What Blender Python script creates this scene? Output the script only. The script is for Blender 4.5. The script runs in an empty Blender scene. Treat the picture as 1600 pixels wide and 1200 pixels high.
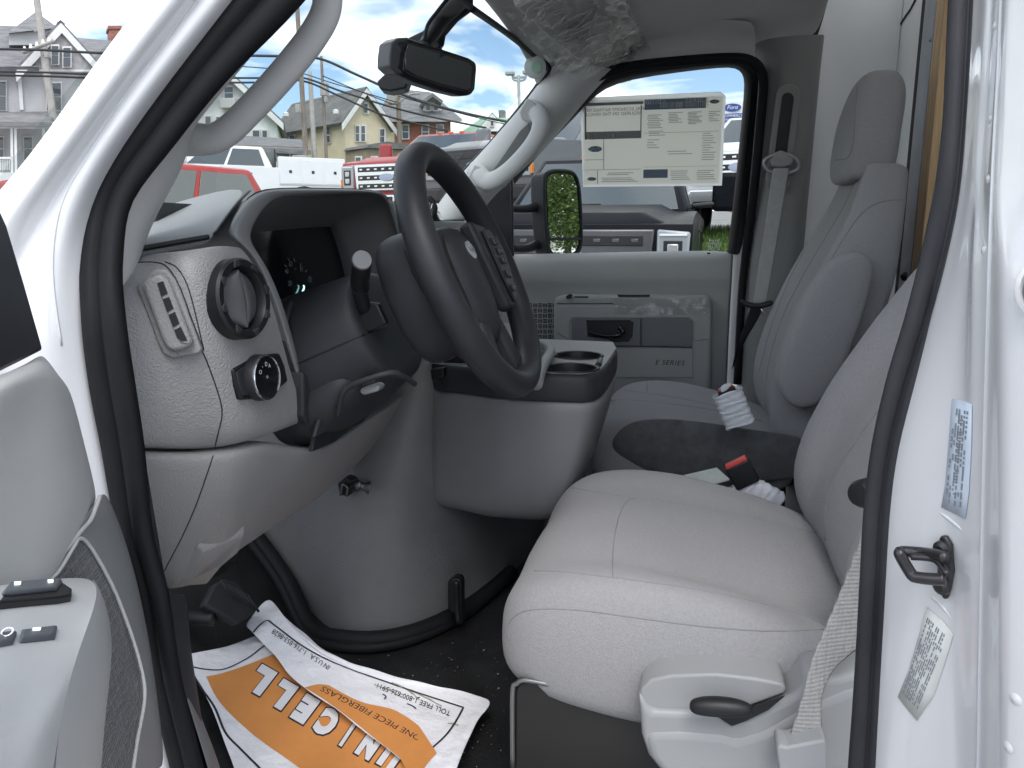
import bpy, bmesh, math, random
from mathutils import Vector as V, Matrix, Quaternion
from mathutils.bvhtree import BVHTree
random.seed(7)
scn = bpy.context.scene
COL = scn.collection
R = math.radians

# ------------------------------------------------------------------ camera, sky, sun, exposure
F, YAW, PIT, CAM = 1202.0, R(13), R(11), V((0, 0, 1.58))
cd = bpy.data.cameras.new('camera'); cam = bpy.data.objects.new('camera', cd); COL.objects.link(cam)
cd.sensor_width = 36; cd.lens = 36 * F / 1600; cd.clip_start = 0.02; cd.clip_end = 3000
cam.location = CAM; cam.rotation_euler = (R(90) - PIT, 0, YAW)
scn.camera = cam
scn.render.resolution_x, scn.render.resolution_y = 1024, 768
SUN_EL, SUN_AZ = R(56), R(-78)       # sun behind thin cloud, high on the driver side; azimuth from +X (rear of the van) towards +Y
sdir = V((math.cos(SUN_EL) * math.cos(SUN_AZ), math.cos(SUN_EL) * math.sin(SUN_AZ), math.sin(SUN_EL)))
sl = bpy.data.lights.new('sun', 'SUN'); sl.energy = .9; sl.angle = R(30); sl.color = (1, .975, .94)
so = bpy.data.objects.new('sun', sl); COL.objects.link(so)
so.rotation_euler = sdir.to_track_quat('Z', 'Y').to_euler()
w = bpy.data.worlds.new('World'); scn.world = w; w.use_nodes = True
nt = w.node_tree; nt.nodes.clear()
def N(t, **k):
    n = nt.nodes.new(t)
    for a, b in k.items(): setattr(n, a, b)
    return n
out = N('ShaderNodeOutputWorld'); bg = N('ShaderNodeBackground'); bg.inputs[1].default_value = 0.10
sky = N('ShaderNodeTexSky', sky_type='NISHITA', sun_disc=False)
sky.sun_elevation = SUN_EL; sky.sun_rotation = R(90) - SUN_AZ; sky.air_density = 1.0; sky.dust_density = 1.5; sky.ozone_density = 1.5
tc = N('ShaderNodeTexCoord'); sep = N('ShaderNodeSeparateXYZ'); nt.links.new(tc.outputs['Generated'], sep.inputs[0])
def M2(op, a, b=None):
    n = N('ShaderNodeMath', operation=op)
    for i, q in enumerate((a, b)):
        if q is None: continue
        if isinstance(q, (int, float)): n.inputs[i].default_value = q
        else: nt.links.new(q, n.inputs[i])
    return n.outputs[0]
zz = M2('MAXIMUM', sep.outputs[2], 0.0); den = M2('ADD', zz, 0.16)
cx = M2('DIVIDE', sep.outputs[0], den); cy = M2('DIVIDE', sep.outputs[1], den)
cmb = N('ShaderNodeCombineXYZ'); nt.links.new(cx, cmb.inputs[0]); nt.links.new(cy, cmb.inputs[1])
cmb.inputs[2].default_value = 3.1
n1 = N('ShaderNodeTexNoise'); n1.inputs['Scale'].default_value = 0.95; n1.inputs['Detail'].default_value = 5; n1.inputs['Roughness'].default_value = 0.58; n1.inputs['Distortion'].default_value = 0.25
nt.links.new(cmb.outputs[0], n1.inputs['Vector'])
rp = N('ShaderNodeValToRGB'); rp.color_ramp.elements[0].position = 0.43; rp.color_ramp.elements[1].position = 0.56
nt.links.new(n1.outputs['Fac'], rp.inputs[0])
n2 = N('ShaderNodeTexNoise'); n2.inputs['Scale'].default_value = 1.7; n2.inputs['Detail'].default_value = 2; n2.inputs['Roughness'].default_value = .6
nt.links.new(cmb.outputs[0], n2.inputs['Vector'])
rc = N('ShaderNodeValToRGB'); rc.color_ramp.elements[0].position = .32; rc.color_ramp.elements[1].position = .62
rc.color_ramp.elements[0].color = (7.6, 7.8, 8.0, 1); rc.color_ramp.elements[1].color = (12.5, 12.6, 12.6, 1)
nt.links.new(n2.outputs['Fac'], rc.inputs[0])
mx = N('ShaderNodeMix', data_type='RGBA'); nt.links.new(rp.outputs[0], mx.inputs[0])
hs = N('ShaderNodeMix', data_type='RGBA', blend_type='MULTIPLY'); hs.inputs[0].default_value = 1.0; hs.inputs[7].default_value = (.94, 1.0, 1.04, 1)
nt.links.new(sky.outputs[0], hs.inputs[6])
nt.links.new(hs.outputs[2], mx.inputs[6]); nt.links.new(rc.outputs[0], mx.inputs[7])
nt.links.new(mx.outputs[2], bg.inputs[0]); nt.links.new(bg.outputs[0], out.inputs[0])
scn.view_settings.view_transform = 'Standard'; scn.view_settings.look = 'None'
scn.view_settings.exposure = 1.14; scn.view_settings.gamma = 1
scn.cycles.max_bounces = 7; scn.cycles.use_adaptive_sampling = True; scn.cycles.adaptive_threshold = .02; scn.cycles.diffuse_bounces = 3; scn.cycles.glossy_bounces = 3; scn.cycles.transparent_max_bounces = 12; scn.cycles.caustics_reflective = False; scn.cycles.caustics_refractive = False

# ------------------------------------------------------------------ pixel -> point on a plane of the place
fw = V((-math.sin(YAW) * math.cos(PIT), math.cos(YAW) * math.cos(PIT), -math.sin(PIT)))
rt = V((math.cos(YAW), math.sin(YAW), 0)); up = rt.cross(fw)
def ray(x, y): return fw + rt * ((x - 800) / F) + up * ((600 - y) / F)
def P(x, y, Y=None, X=None, Z=None, D=None):
    d = ray(x, y)
    t = Y / d.y if Y is not None else X / d.x if X is not None else (Z - CAM.z) / d.z if Z is not None else D
    return CAM + d * t
def PN(x, y, pt, n):
    d = ray(x, y); return CAM + d * ((pt - CAM).dot(n) / d.dot(n))
def PF(x, y, fn):
    Y = fn(1.5)
    for _ in range(8): p = P(x, y, Y=Y); Y = fn(p.z)
    return P(x, y, Y=Y)

# ------------------------------------------------------------------ mesh helpers
ORG = {}
def thing(name, label, cat, loc=(0, 0, 0), group=None, rotz=0, local=False):
    o = bpy.data.objects.new(name, None); COL.objects.link(o); o.location = loc; o.rotation_euler = (0, 0, rotz)
    o.empty_display_size = .05
    o['label'] = label; o['category'] = cat
    if group: o['group'] = group
    ORG[o.name] = V((0, 0, 0)) if local else V(loc)
    return o
def tag(o, label=None, cat=None, group=None, kind=None):
    if label: o['label'] = label
    if cat: o['category'] = cat
    if group: o['group'] = group
    if kind: o['kind'] = kind
    return o
def mk(name, vs, fs, mat, par=None, smooth=True, sub=0, bev=0, seg=2, solid=0, soff=-1, auto=None, nrm=True):
    org = ORG[par.name] if par else V((0, 0, 0))
    me = bpy.data.meshes.new(name); me.from_pydata([V(v) - org for v in vs], [], fs)
    if nrm:
        bm = bmesh.new(); bm.from_mesh(me); bmesh.ops.recalc_face_normals(bm, faces=bm.faces); bm.to_mesh(me); bm.free()
    me.polygons.foreach_set('use_smooth', [smooth] * len(me.polygons))
    me.materials.append(mat)
    o = bpy.data.objects.new(name, me); COL.objects.link(o)
    if par: o.parent = par
    ORG[o.name] = org
    if solid: m = o.modifiers.new('s', 'SOLIDIFY'); m.thickness = solid; m.offset = soff
    if bev: m = o.modifiers.new('b', 'BEVEL'); m.width = bev; m.segments = seg; m.limit_method = 'ANGLE'; m.angle_limit = R(35)
    if sub: m = o.modifiers.new('u', 'SUBSURF'); m.levels = sub; m.render_levels = sub
    if auto: 
        me.polygons.foreach_set('use_smooth', [True] * len(me.polygons))
        try: me.set_sharp_from_angle(angle=R(auto))
        except Exception: pass
    return o
def cr(pts, n=6, closed=False):
    pts = [V(p) for p in pts]; L = len(pts); o = []
    for i in range(L if closed else L - 1):
        if closed: p = [pts[(i + k) % L] for k in (-1, 0, 1, 2)]
        else: p = [pts[max(0, min(L - 1, i + k))] for k in (-1, 0, 1, 2)]
        for k in range(n):
            t = k / n
            o.append(.5 * ((2 * p[1]) + (p[2] - p[0]) * t + (2 * p[0] - 5 * p[1] + 4 * p[2] - p[3]) * t * t + (3 * p[1] - p[0] - 3 * p[2] + p[3]) * t ** 3))
    if not closed: o.append(pts[-1])
    return o
def grid(name, rows, mat, par=None, sub=2, solid=0, soff=-1, cu=False, cv=False, cap=False, smooth=True, nrm=True):
    nu, nv = len(rows), len(rows[0]); vs = [p for r in rows for p in r]; fs = []
    for i in range(nu if cu else nu - 1):
        for j in range(nv if cv else nv - 1):
            a = i * nv + j; b = i * nv + (j + 1) % nv; c = ((i + 1) % nu) * nv + (j + 1) % nv; d = ((i + 1) % nu) * nv + j
            fs.append((a, b, c, d))
    if cap: fs.append(tuple(range(nv))); fs.append(tuple(range((nu - 1) * nv, nu * nv)))
    return mk(name, vs, fs, mat, par, smooth=smooth, sub=sub, solid=solid, soff=soff, nrm=nrm)
def sweep(name, pts, prof, mat, par=None, upv=None, closed=False, scale=None, sub=0, cap=True, closeprof=True, auto=None):
    pts = [V(p) for p in pts]; L = len(pts); rows = []
    N0 = None
    for i, p in enumerate(pts):
        t = (pts[(i + 1) % L] - pts[i - 1]) if closed else (pts[min(L - 1, i + 1)] - pts[max(0, i - 1)])
        t.normalize()
        if upv is not None:
            u_ = upv(p) if callable(upv) else V(upv)
            s = t.cross(u_).normalized(); u2 = s.cross(t).normalized()
        else:
            if N0 is None: N0 = (V((0, 0, 1)) if abs(t.z) < .9 else V((1, 0, 0)))
            N0 = (N0 - t * N0.dot(t)).normalized(); u2 = N0; s = t.cross(u2)
        k = scale[i] if scale else 1
        rows.append([p + s * (a * k) + u2 * (b * k) for a, b in prof])
    nv = len(prof); vs = [q for r in rows for q in r]; fs = []
    for i in range(L if closed else L - 1):
        for j in range(nv if closeprof else nv - 1):
            fs.append((i * nv + j, i * nv + (j + 1) % nv, ((i + 1) % L) * nv + (j + 1) % nv, ((i + 1) % L) * nv + j))
    if cap and not closed and closeprof: fs.append(tuple(range(nv))); fs.append(tuple(range((L - 1) * nv, L * nv)))
    return mk(name, vs, fs, mat, par, sub=sub, auto=auto)
def circ(r, n=10, rb=None): return [(r * math.cos(2 * math.pi * k / n), (rb or r) * math.sin(2 * math.pi * k / n)) for k in range(n)]
def tube(name, pts, r, mat, par=None, n=10, res=5, closed=False, rb=None, upv=None, raw=False):
    q = [V(p) for p in pts] if raw else cr(pts, res, closed); sc = None
    if isinstance(r, (list, tuple)):
        rr = cr([(x, 0, 0) for x in r], res, closed); sc = [v.x for v in rr]; r = 1.0
    return sweep(name, q, circ(r, n, rb), mat, par, upv=upv, closed=closed, scale=sc)
def prism(name, loop, vec, mat, par=None, bev=0.002, seg=2, smooth=False, auto=30):
    n = len(loop); vec = V(vec); vs = [V(p) for p in loop] + [V(p) + vec for p in loop]
    fs = [tuple(range(n)), tuple(range(n, 2 * n))[::-1]] + [(i, (i + 1) % n, n + (i + 1) % n, n + i) for i in range(n)]
    return mk(name, vs, fs, mat, par, smooth=smooth, bev=bev, seg=seg, auto=auto)
def rbox(name, c, s, mat, par=None, bev=.004, rot=None, seg=2):
    c = V(c); Mx = rot if rot is not None else Matrix.Identity(3)
    vs = [c + Mx @ V((a * s[0] / 2, b * s[1] / 2, d * s[2] / 2)) for a in (-1, 1) for b in (-1, 1) for d in (-1, 1)]
    fs = [(0, 1, 3, 2), (4, 6, 7, 5), (0, 4, 5, 1), (2, 3, 7, 6), (0, 2, 6, 4), (1, 5, 7, 3)]
    return mk(name, vs, fs, mat, par, smooth=False, bev=bev, seg=seg, auto=30)
def frame(n, upv=(0, 0, 1)):
    n = V(n).normalized(); x = V(upv).cross(n)
    if x.length < 1e-5: x = V((1, 0, 0)).cross(n)
    x.normalize(); y = n.cross(x); return x, y, n
def lathe(name, prof, o, ax, mat, par=None, n=28, sx=1, sy=1, upv=(0, 0, 1), sub=0, auto=35, cap=True):
    x, y, z = frame(ax, upv); o = V(o); rows = []
    for r, h in prof: rows.append([o + x * (r * sx * math.cos(2 * math.pi * k / n)) + y * (r * sy * math.sin(2 * math.pi * k / n)) + z * h for k in range(n)])
    vs = [p for r in rows for p in r]; fs = []
    for i in range(len(prof) - 1):
        for j in range(n): fs.append((i * n + j, i * n + (j + 1) % n, (i + 1) * n + (j + 1) % n, (i + 1) * n + j))
    if cap: fs.append(tuple(range(n))); fs.append(tuple(range((len(prof) - 1) * n, len(prof) * n)))
    return mk(name, vs, fs, mat, par, sub=sub, auto=auto)
BV = {}
def bvh(o):
    if o.name not in BV:
        dg = bpy.context.evaluated_depsgraph_get(); e = o.evaluated_get(dg); me = e.to_mesh()
        mw = o.matrix_world
        BV[o.name] = BVHTree.FromPolygons([mw @ v.co for v in me.vertices], [tuple(p.vertices) for p in me.polygons]); e.to_mesh_clear()
    return BV[o.name]
def hit(o, x, y, lift=0.0):
    d = ray(x, y).normalized(); h = bvh(o).ray_cast(CAM, d)
    if h[0] is None: return None
    n = h[1] if h[1].dot(d) < 0 else -h[1]
    return h[0] + n * lift
def hitn(o, x, y):
    d = ray(x, y).normalized(); h = bvh(o).ray_cast(CAM, d)
    if h[0] is None: return None, None
    return h[0], (h[1] if h[1].dot(d) < 0 else -h[1])
def seam(name, o, px, r, mat, par, res=5, closed=False, lift=0.0):
    q = [(p.x, p.y) for p in cr([(a, b, 0) for a, b in px], res, closed)]
    pts = [h for h in (hit(o, a, b, lift) for a, b in q) if h is not None]
    if len(pts) < 2: print('SEAM MISS', name, px[0]); return None
    return tube(name, pts, r, mat, par, n=6, raw=True, closed=closed)
TXT = {}
def text2d(s, size=1.0, align='CENTER', shear=0, bold=0, spacing=1.0):
    cu = bpy.data.curves.new('t', 'FONT'); cu.body = s; cu.size = size; cu.align_x = align; cu.align_y = 'CENTER'; cu.shear = shear; cu.offset = bold; cu.space_character = spacing
    cu.resolution_u = 3
    o = bpy.data.objects.new('t', cu); COL.objects.link(o)
    dg = bpy.context.evaluated_depsgraph_get(); me = o.evaluated_get(dg).to_mesh()
    vs = [v.co.copy() for v in me.vertices]; fs = [tuple(p.vertices) for p in me.polygons]
    o.evaluated_get(dg).to_mesh_clear(); bpy.data.objects.remove(o); bpy.data.curves.remove(cu)
    return vs, fs
def text(name, s, size, o, xdir, ydir, mat, par, align='CENTER', th=0, **k):
    vs, fs = text2d(s, size, align, **k); o, xdir, ydir = V(o), V(xdir).normalized(), V(ydir).normalized()
    return mk(name, [o + xdir * v.x + ydir * v.y for v in vs], fs, mat, par, smooth=False, solid=th, nrm=False)

# ------------------------------------------------------------------ materials
MT = {}
def transl(name, col, fac=.6):
    m = bpy.data.materials.new(name); m.use_nodes = True; t = m.node_tree; b = t.nodes['Principled BSDF']; b.inputs['Base Color'].default_value = (*col, 1); b.inputs['Roughness'].default_value = .7
    tr = t.nodes.new('ShaderNodeBsdfTranslucent'); tr.inputs[0].default_value = (*col, 1); mi = t.nodes.new('ShaderNodeMixShader'); mi.inputs[0].default_value = fac
    t.links.new(b.outputs[0], mi.inputs[1]); t.links.new(tr.outputs[0], mi.inputs[2]); t.links.new(mi.outputs[0], t.nodes['Material Output'].inputs[0]); MT[name] = m; return m
def mat(name, col, rough=.5, metal=0, bump=0, bs=300, var=0, vs=4, coat=0, spec=.5, trans=0, alpha=1, emit=0, sheen=0, bdet=1, bdist=.002, ior=1.45, weave=0, stretch=None):
    if name in MT: return MT[name]
    m = bpy.data.materials.new(name); m.use_nodes = True; t = m.node_tree; b = t.nodes['Principled BSDF']
    c = (*col, 1); b.inputs['Base Color'].default_value = c; b.inputs['Roughness'].default_value = rough; b.inputs['Metallic'].default_value = metal
    b.inputs['Coat Weight'].default_value = coat; b.inputs['Coat Roughness'].default_value = .06; b.inputs['Specular IOR Level'].default_value = spec
    b.inputs['Transmission Weight'].default_value = trans; b.inputs['Alpha'].default_value = alpha; b.inputs['IOR'].default_value = ior
    if sheen: b.inputs['Sheen Weight'].default_value = sheen; b.inputs['Sheen Roughness'].default_value = .6
    if emit: b.inputs['Emission Color'].default_value = c; b.inputs['Emission Strength'].default_value = emit
    tcn = t.nodes.new('ShaderNodeTexCoord'); src = tcn.outputs['Object']
    if stretch:
        mp = t.nodes.new('ShaderNodeMapping'); mp.inputs['Scale'].default_value = stretch; t.links.new(src, mp.inputs[0]); src = mp.outputs[0]
    if var:
        no = t.nodes.new('ShaderNodeTexNoise'); no.inputs['Scale'].default_value = vs; no.inputs['Detail'].default_value = 3; no.inputs['Roughness'].default_value = .65
        t.links.new(src, no.inputs['Vector'])
        r_ = t.nodes.new('ShaderNodeValToRGB'); r_.color_ramp.elements[0].position = .3; r_.color_ramp.elements[1].position = .7
        r_.color_ramp.elements[0].color = tuple(x * (1 - var) for x in col) + (1,); r_.color_ramp.elements[1].color = tuple(min(1, x * (1 + var)) for x in col) + (1,)
        t.links.new(no.outputs['Fac'], r_.inputs[0]); t.links.new(r_.outputs[0], b.inputs['Base Color'])
        mr = t.nodes.new('ShaderNodeMapRange'); mr.inputs[3].default_value = max(0, rough - .08); mr.inputs[4].default_value = min(1, rough + .1)
        t.links.new(no.outputs['Fac'], mr.inputs[0]); t.links.new(mr.outputs[0], b.inputs['Roughness'])
    if bump:
        if weave:
            wv = []
            for ax in ('X', 'Y', 'Z'):
                q = t.nodes.new('ShaderNodeTexWave'); q.bands_direction = ax; q.inputs['Scale'].default_value = weave; q.inputs['Distortion'].default_value = 0; q.inputs['Detail'].default_value = 0
                t.links.new(src, q.inputs['Vector']); wv.append(q.outputs['Fac'])
            a = t.nodes.new('ShaderNodeMath'); a.operation = 'ADD'; t.links.new(wv[0], a.inputs[0]); t.links.new(wv[1], a.inputs[1])
            a2 = t.nodes.new('ShaderNodeMath'); a2.operation = 'ADD'; t.links.new(a.outputs[0], a2.inputs[0]); t.links.new(wv[2], a2.inputs[1]); hsrc = a2.outputs[0]
        else:
            nb = t.nodes.new('ShaderNodeTexNoise'); nb.inputs['Scale'].default_value = bs; nb.inputs['Detail'].default_value = bdet
            t.links.new(src, nb.inputs['Vector']); hsrc = nb.outputs['Fac']
        bp = t.nodes.new('ShaderNodeBump'); bp.inputs['Strength'].default_value = bump; bp.inputs['Distance'].default_value = bdist
        t.links.new(hsrc, bp.inputs['Height']); t.links.new(bp.outputs[0], b.inputs['Normal'])
    MT[name] = m; return m
def glassmat(name, tint, refl=.08, rough=0.0, bump=0):
    m = bpy.data.materials.new(name); m.use_nodes = True; t = m.node_tree; t.nodes.clear()
    o = t.nodes.new('ShaderNodeOutputMaterial'); tr = t.nodes.new('ShaderNodeBsdfTransparent'); tr.inputs[0].default_value = (*tint, 1)
    g = t.nodes.new('ShaderNodeBsdfGlossy'); g.inputs['Roughness'].default_value = rough
    lw = t.nodes.new('ShaderNodeLayerWeight'); pw = t.nodes.new('ShaderNodeMath'); pw.operation = 'POWER'; pw.inputs[1].default_value = 5
    mu = t.nodes.new('ShaderNodeMath'); mu.operation = 'MULTIPLY_ADD'; mu.inputs[1].default_value = min(.9, refl / .05); mu.inputs[2].default_value = refl; mu.use_clamp = True
    mi = t.nodes.new('ShaderNodeMixShader'); t.links.new(lw.outputs['Facing'], pw.inputs[0]); t.links.new(pw.outputs[0], mu.inputs[0])
    if bump:
        nb = t.nodes.new('ShaderNodeTexNoise'); nb.inputs['Scale'].default_value = bump; nb.inputs['Detail'].default_value = 4; bp = t.nodes.new('ShaderNodeBump'); bp.inputs['Strength'].default_value = 1; bp.inputs['Distance'].default_value = .03
        tcn = t.nodes.new('ShaderNodeTexCoord'); t.links.new(tcn.outputs['Object'], nb.inputs['Vector']); t.links.new(nb.outputs['Fac'], bp.inputs['Height']); t.links.new(bp.outputs[0], g.inputs['Normal'])
    t.links.new(mu.outputs[0], mi.inputs[0]); t.links.new(tr.outputs[0], mi.inputs[1]); t.links.new(g.outputs[0], mi.inputs[2]); t.links.new(mi.outputs[0], o.inputs[0])
    MT[name] = m; return m
WHITE = mat('white_paint', (.72, .72, .735), .22, coat=1.0, var=.02, vs=3)
PLG = mat('light_grey_plastic', (.335, .332, .332), .5, bump=.7, bs=430, var=.05, vs=10, bdist=.002)
PLGS = mat('smooth_grey_plastic', (.275, .272, .272), .42, bump=.5, bs=430, var=.05, vs=8, bdist=.0016)
PLGD = mat('door_grey_plastic', (.55, .555, .55), .5, bump=.3, bs=700, var=.05, vs=6, bdist=.001)
COVER = mat('engine_cover_plastic', (.195, .194, .197), .48, bump=.5, bs=430, var=.08, vs=7, bdist=.0016)
DPL = mat('dark_plastic', (.030, .0325, .037), .52, spec=.35, bump=.25, bs=800, var=.12, vs=8, bdist=.001)
HOOD = mat('instrument_hood_plastic', (.235, .24, .245), .6, bump=.3, bs=700, var=.06, vs=8, bdist=.001)
PAD = mat('dash_pad_plastic', (.30, .31, .315), .6, bump=.3, bs=700, var=.05, vs=8, bdist=.001)
BLK = mat('black_plastic', (.012, .013, .015), .45, var=.2, vs=10)
GLOSSB = mat('gloss_black', (.008, .009, .011), .12, coat=.5)
RUB = mat('black_rubber', (.012, .0125, .014), .62, spec=.22, bump=.2, bs=500, var=.25, vs=12, bdist=.001)
RUBG = mat('pedal_and_lit_seal_rubber', (.032, .033, .038), .6, spec=.25, bump=.2, bs=500, var=.2, vs=10, bdist=.001)
WHEEL = mat('wheel_rubber', (.024, .0255, .029), .45, spec=.4, bump=.22, bs=900, var=.16, vs=14, bdist=.001)
FAB = mat('seat_fabric', (.315, .308, .314), .9, bump=.75, bs=620, var=.07, vs=260, sheen=.12, bdist=.0014)
FABS = mat('seat_centre_fabric', (.37, .368, .38), .92, bump=.5, weave=240, var=.05, vs=7, sheen=.15, bdist=.0012)
STITCH = mat('stitching', (.25, .25, .255), .9)
FELT = mat('felt_skirt', (.10, .103, .107), .97, bump=.9, bs=420, var=.3, vs=30, sheen=.3)
MATB = mat('floor_mat_rubber', (.012, .0125, .0135), .6, bump=.6, bs=160, var=.5, vs=9, bdist=.002)
LINER = mat('headliner_cloth', (.58, .58, .565), .95, bump=.3, bs=600, var=.06, vs=5, bdist=.001)
PILT = mat('pillar_trim_plastic', (.56, .56, .56), .55, bump=.15, bs=600, var=.03, vs=5, bdist=.001)
PTRIM = mat('pillar_trim_dark', (.26, .262, .258), .6, bump=.2, bs=600, var=.06, vs=5, bdist=.001)
BELT = mat('belt_webbing', (.36, .355, .345), .8, bump=.3, weave=70, var=.08, vs=60, bdist=.002)
BELTD = mat('belt_webbing_far', (.33, .33, .33), .8, bump=.5, bs=420, var=.08, vs=60, bdist=.0015)
CHROME = mat('chrome', (.75, .76, .78), .12, metal=1)
STEEL = mat('dark_steel', (.16, .16, .17), .35, metal=.9, bump=.1, bs=200)
ZINC = mat('zinc_steel', (.42, .44, .46), .45, metal=.7, var=.15, vs=12)
WOOD = mat('pine_strip', (.80, .55, .31), .6, var=.22, vs=9, bump=.2, bs=60, stretch=(9, 9, .6))
WALLG = mat('painted_panel', (.80, .81, .81), .4, var=.05, vs=3, bump=.04, bs=40)
PAPER = mat('paper', (.80, .80, .84), .75, var=.05, vs=12, bump=.6, bs=22, bdet=6, bdist=.014)
ORANGE = mat('orange_ink', (.66, .27, .075), .7, var=.07, vs=10, bump=.2, bs=26, bdet=6, bdist=.008)
INK = mat('black_ink', (.022, .023, .032), .7)
MATTEW = mat('wrap_white', (.72, .73, .76), .6, bump=.5, bs=120, var=.06, vs=40)
RED = mat('buckle_red', (.62, .06, .05), .35)
GLASS = glassmat('window_glass', (.80, .82, .805), .018)
WGLASS = glassmat('windscreen_glass', (.80, .835, .82), .018)
FILM = glassmat('clear_film', (.93, .93, .93), .045, .10, 10)
CREASE_GLINT = mat('film_crease_glint', (.86, .87, .87), .18, alpha=.30)
MIRR = mat('mirror_glass', (.82, .86, .86), .01, metal=1)
SEAMK = mat('gap_shadow', (.03, .03, .034), .8)
# ================================================================== THE CAB
sealY = lambda z: .62 + max(0, z - 1.5) * .33
cab = thing('van_cab', 'white van cab shell with open driver doorway, pillars, headliner and windscreen', 'van', (0, 1.5, .45))
# --- door seals (front and rear legs of the doorway)
A_S = [(500, -100, 76), (413, 0, 74), (325, 100, 62), (247, 200, 58), (178, 300, 54), (158, 400, 60), (161, 500, 62), (174, 600, 64), (191, 700, 60), (209, 830, 51), (235, 930, 50), (257, 1060, 46), (291, 1200, 46), (318, 1330, 46)]
B_S = [(1518, -100, 46), (1513, 0, 46), (1508, 100, 45), (1502, 200, 44), (1492, 300, 48), (1471, 400, 48), (1445, 500, 47), (1414, 600, 45), (1389, 700, 41), (1376, 800, 40), (1371, 900, 41), (1365, 1000, 40), (1359, 1100, 40), (1353, 1200, 42), (1345, 1330, 42)]
PROF = [(-1, -.25), (-1, .25), (-.86, .62), (-.5, .74), (-.2, .55), (-.07, .12), (.0, .05), (.07, .12), (.16, .5), (.45, .62), (.8, .5), (.97, .2), (1, -.25)]
def seal(tbl, nm, mat_, flip):
    pts = cr([PF(a, b, sealY) for a, b, _ in tbl], 4)
    ws = [v.x for v in cr([(c / F * (PF(a, b, sealY) - CAM).dot(fw) * .5 / .82, 0, 0) for a, b, c in tbl], 4)]
    return sweep(nm, pts, [(a * flip, b * .62) for a, b in PROF], mat_, cab, upv=(0, -1, 0), scale=ws)
sA = seal(A_S, 'door_seal', RUB, 1)
sB = seal(B_S, 'door_seal', RUBG, -1)  # rear leg painted paler, its daylight put into the rubber colour
# --- white front pillar / hinge jamb
rowsA = [(455, -100, 305, -100), (374, 0, 229, 0), (292, 100, 152, 100), (216, 200, 84, 200), (152, 300, 10, 296), (130, 400, -70, 372), (131, 500, -120, 470), (143, 600, -140, 600), (162, 700, -140, 700), (186, 830, -140, 830), (212, 930, -130, 930), (236, 1060, -120, 1060), (270, 1200, -100, 1200), (296, 1330, -90, 1330)]
ts = [-.02, .03, .1, .22, .34, .44, .56, .7, .82, .92, 1.0]
yo = [.012, -.004, -.013, -.030, -.034, -.030, -.044, -.058, -.060, -.052, -.034]
g = []
for i, (a, b, c, d) in enumerate(rowsA):
    r_ = []
    for t, o_ in zip(ts, yo):
        p0 = PF(a + (c - a) * t, b + (d - b) * t, sealY); Y = p0.y + o_
        r_.append(P(a + (c - a) * t, b + (d - b) * t, Y=Y))
    e = r_[-1]; r_.append(e + V((-.012, .014, 0))); r_.append(e + V((-.006, .05, 0)))
    g.append(r_)
pa = grid('front_pillar', g, WHITE, cab, sub=2, solid=.003, soff=1)
# windscreen rubber along the pillar
tube('pillar_edge_trim', [r_[-1] + V((0, -.01, 0)) for r_ in g[:5]], .006, mat('trim_grey', (.3, .3, .31), .5), cab)
# --- white rear jamb
rowsB = [(1538, -100), (1533, 0), (1528, 100), (1521, 200), (1514, 300), (1493, 400), (1466, 500), (1434, 600), (1407, 700), (1394, 800), (1389, 900), (1383, 1000), (1377, 1100), (1371, 1200), (1364, 1330)]
g = []
for x, y in rowsB:
    lean = max(0, (400 - y)) / 400 * .03
    cols = [(x - 8, .625), (x + 4, .612), (x + (1545 - x) * .35, .588), (x + (1545 - x) * .72, .568), (1522 + (y > 600) * 0, .552), (1536, .545), (1552, .532), (1562, .522), (1572, .508), (1590, .502), (1640, .488), (1720, .48)]
    if y < 350: cols = [(x - 8, .625), (x + 2, .612), (x + 8, .60), (x + 14, .588), (x + 22, .584), (x + 30, .576), (x + 36, .556), (x + 42, .54), (x + 50, .532), (x + 64, .525), (x + 110, .50), (x + 190, .48)]
    g.append([P(a, y, Y=Y + lean) for a, Y in cols])
pb = grid('rear_pillar_jamb', g, WHITE, cab, sub=2, solid=.003, soff=1)
# --- shell pieces that close the cab: roof, headliner, rear wall, floor, toe board, far side
rbox('roof_panel', (-.1, 1.5, 2.22), (.84, 1.9, .02), WHITE, cab, .01)
rbox('translucent_roof', (.485, 1.5, 2.30), (.33, 1.9, .004), transl('fibreglass_skylight', (.85, .86, .84), .8), cab, 0)  # unseen; added to bring the translucent box roof's daylight onto the rear wall
# doorway header above the picture and sill below it
tube('door_header', [P(455, -100, Y=.72), (-.25, .80, 2.02), (.0, .82, 2.08), (.2, .78, 2.04), (.25, .70, 1.8)], .03, WHITE, cab, n=8)
rbox('door_sill', (-.1, .60, .76), (.75, .16, .1), WHITE, cab, .02)
hl = []
for j, y in enumerate([.80, 1.1, 1.5, 1.9, 2.15, 2.26]):
    zt = [2.05, 2.13, 2.15, 2.14, 2.11, 2.06][j]
    hl.append([V((-.44, y, zt - .105 + (.01 if 0 < j < 5 else 0))), V((-.40, y, zt - .07)), V((-.3, y, zt - .03)), V((0, y, zt)), V((.24, y, zt)), V((.30, y, zt + .02))])
headl = grid('headliner', hl, LINER, cab, sub=2, solid=.02, soff=1)
rw = thing('rear_wall_panel', 'pale painted bulkhead panel with pine strip behind the seats', 'wall panel', (.52, 1.5, .82))
def wallp(nm, pix, X, th, m_, bev=.002): return prism(nm, [P(a, b, X=X) for a, b in pix], (th, 0, 0), m_, rw, bev)
rbox('panel', (.535, 1.43, 1.5), (.02, 1.98, 1.5), WALLG, rw, .003)
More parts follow.
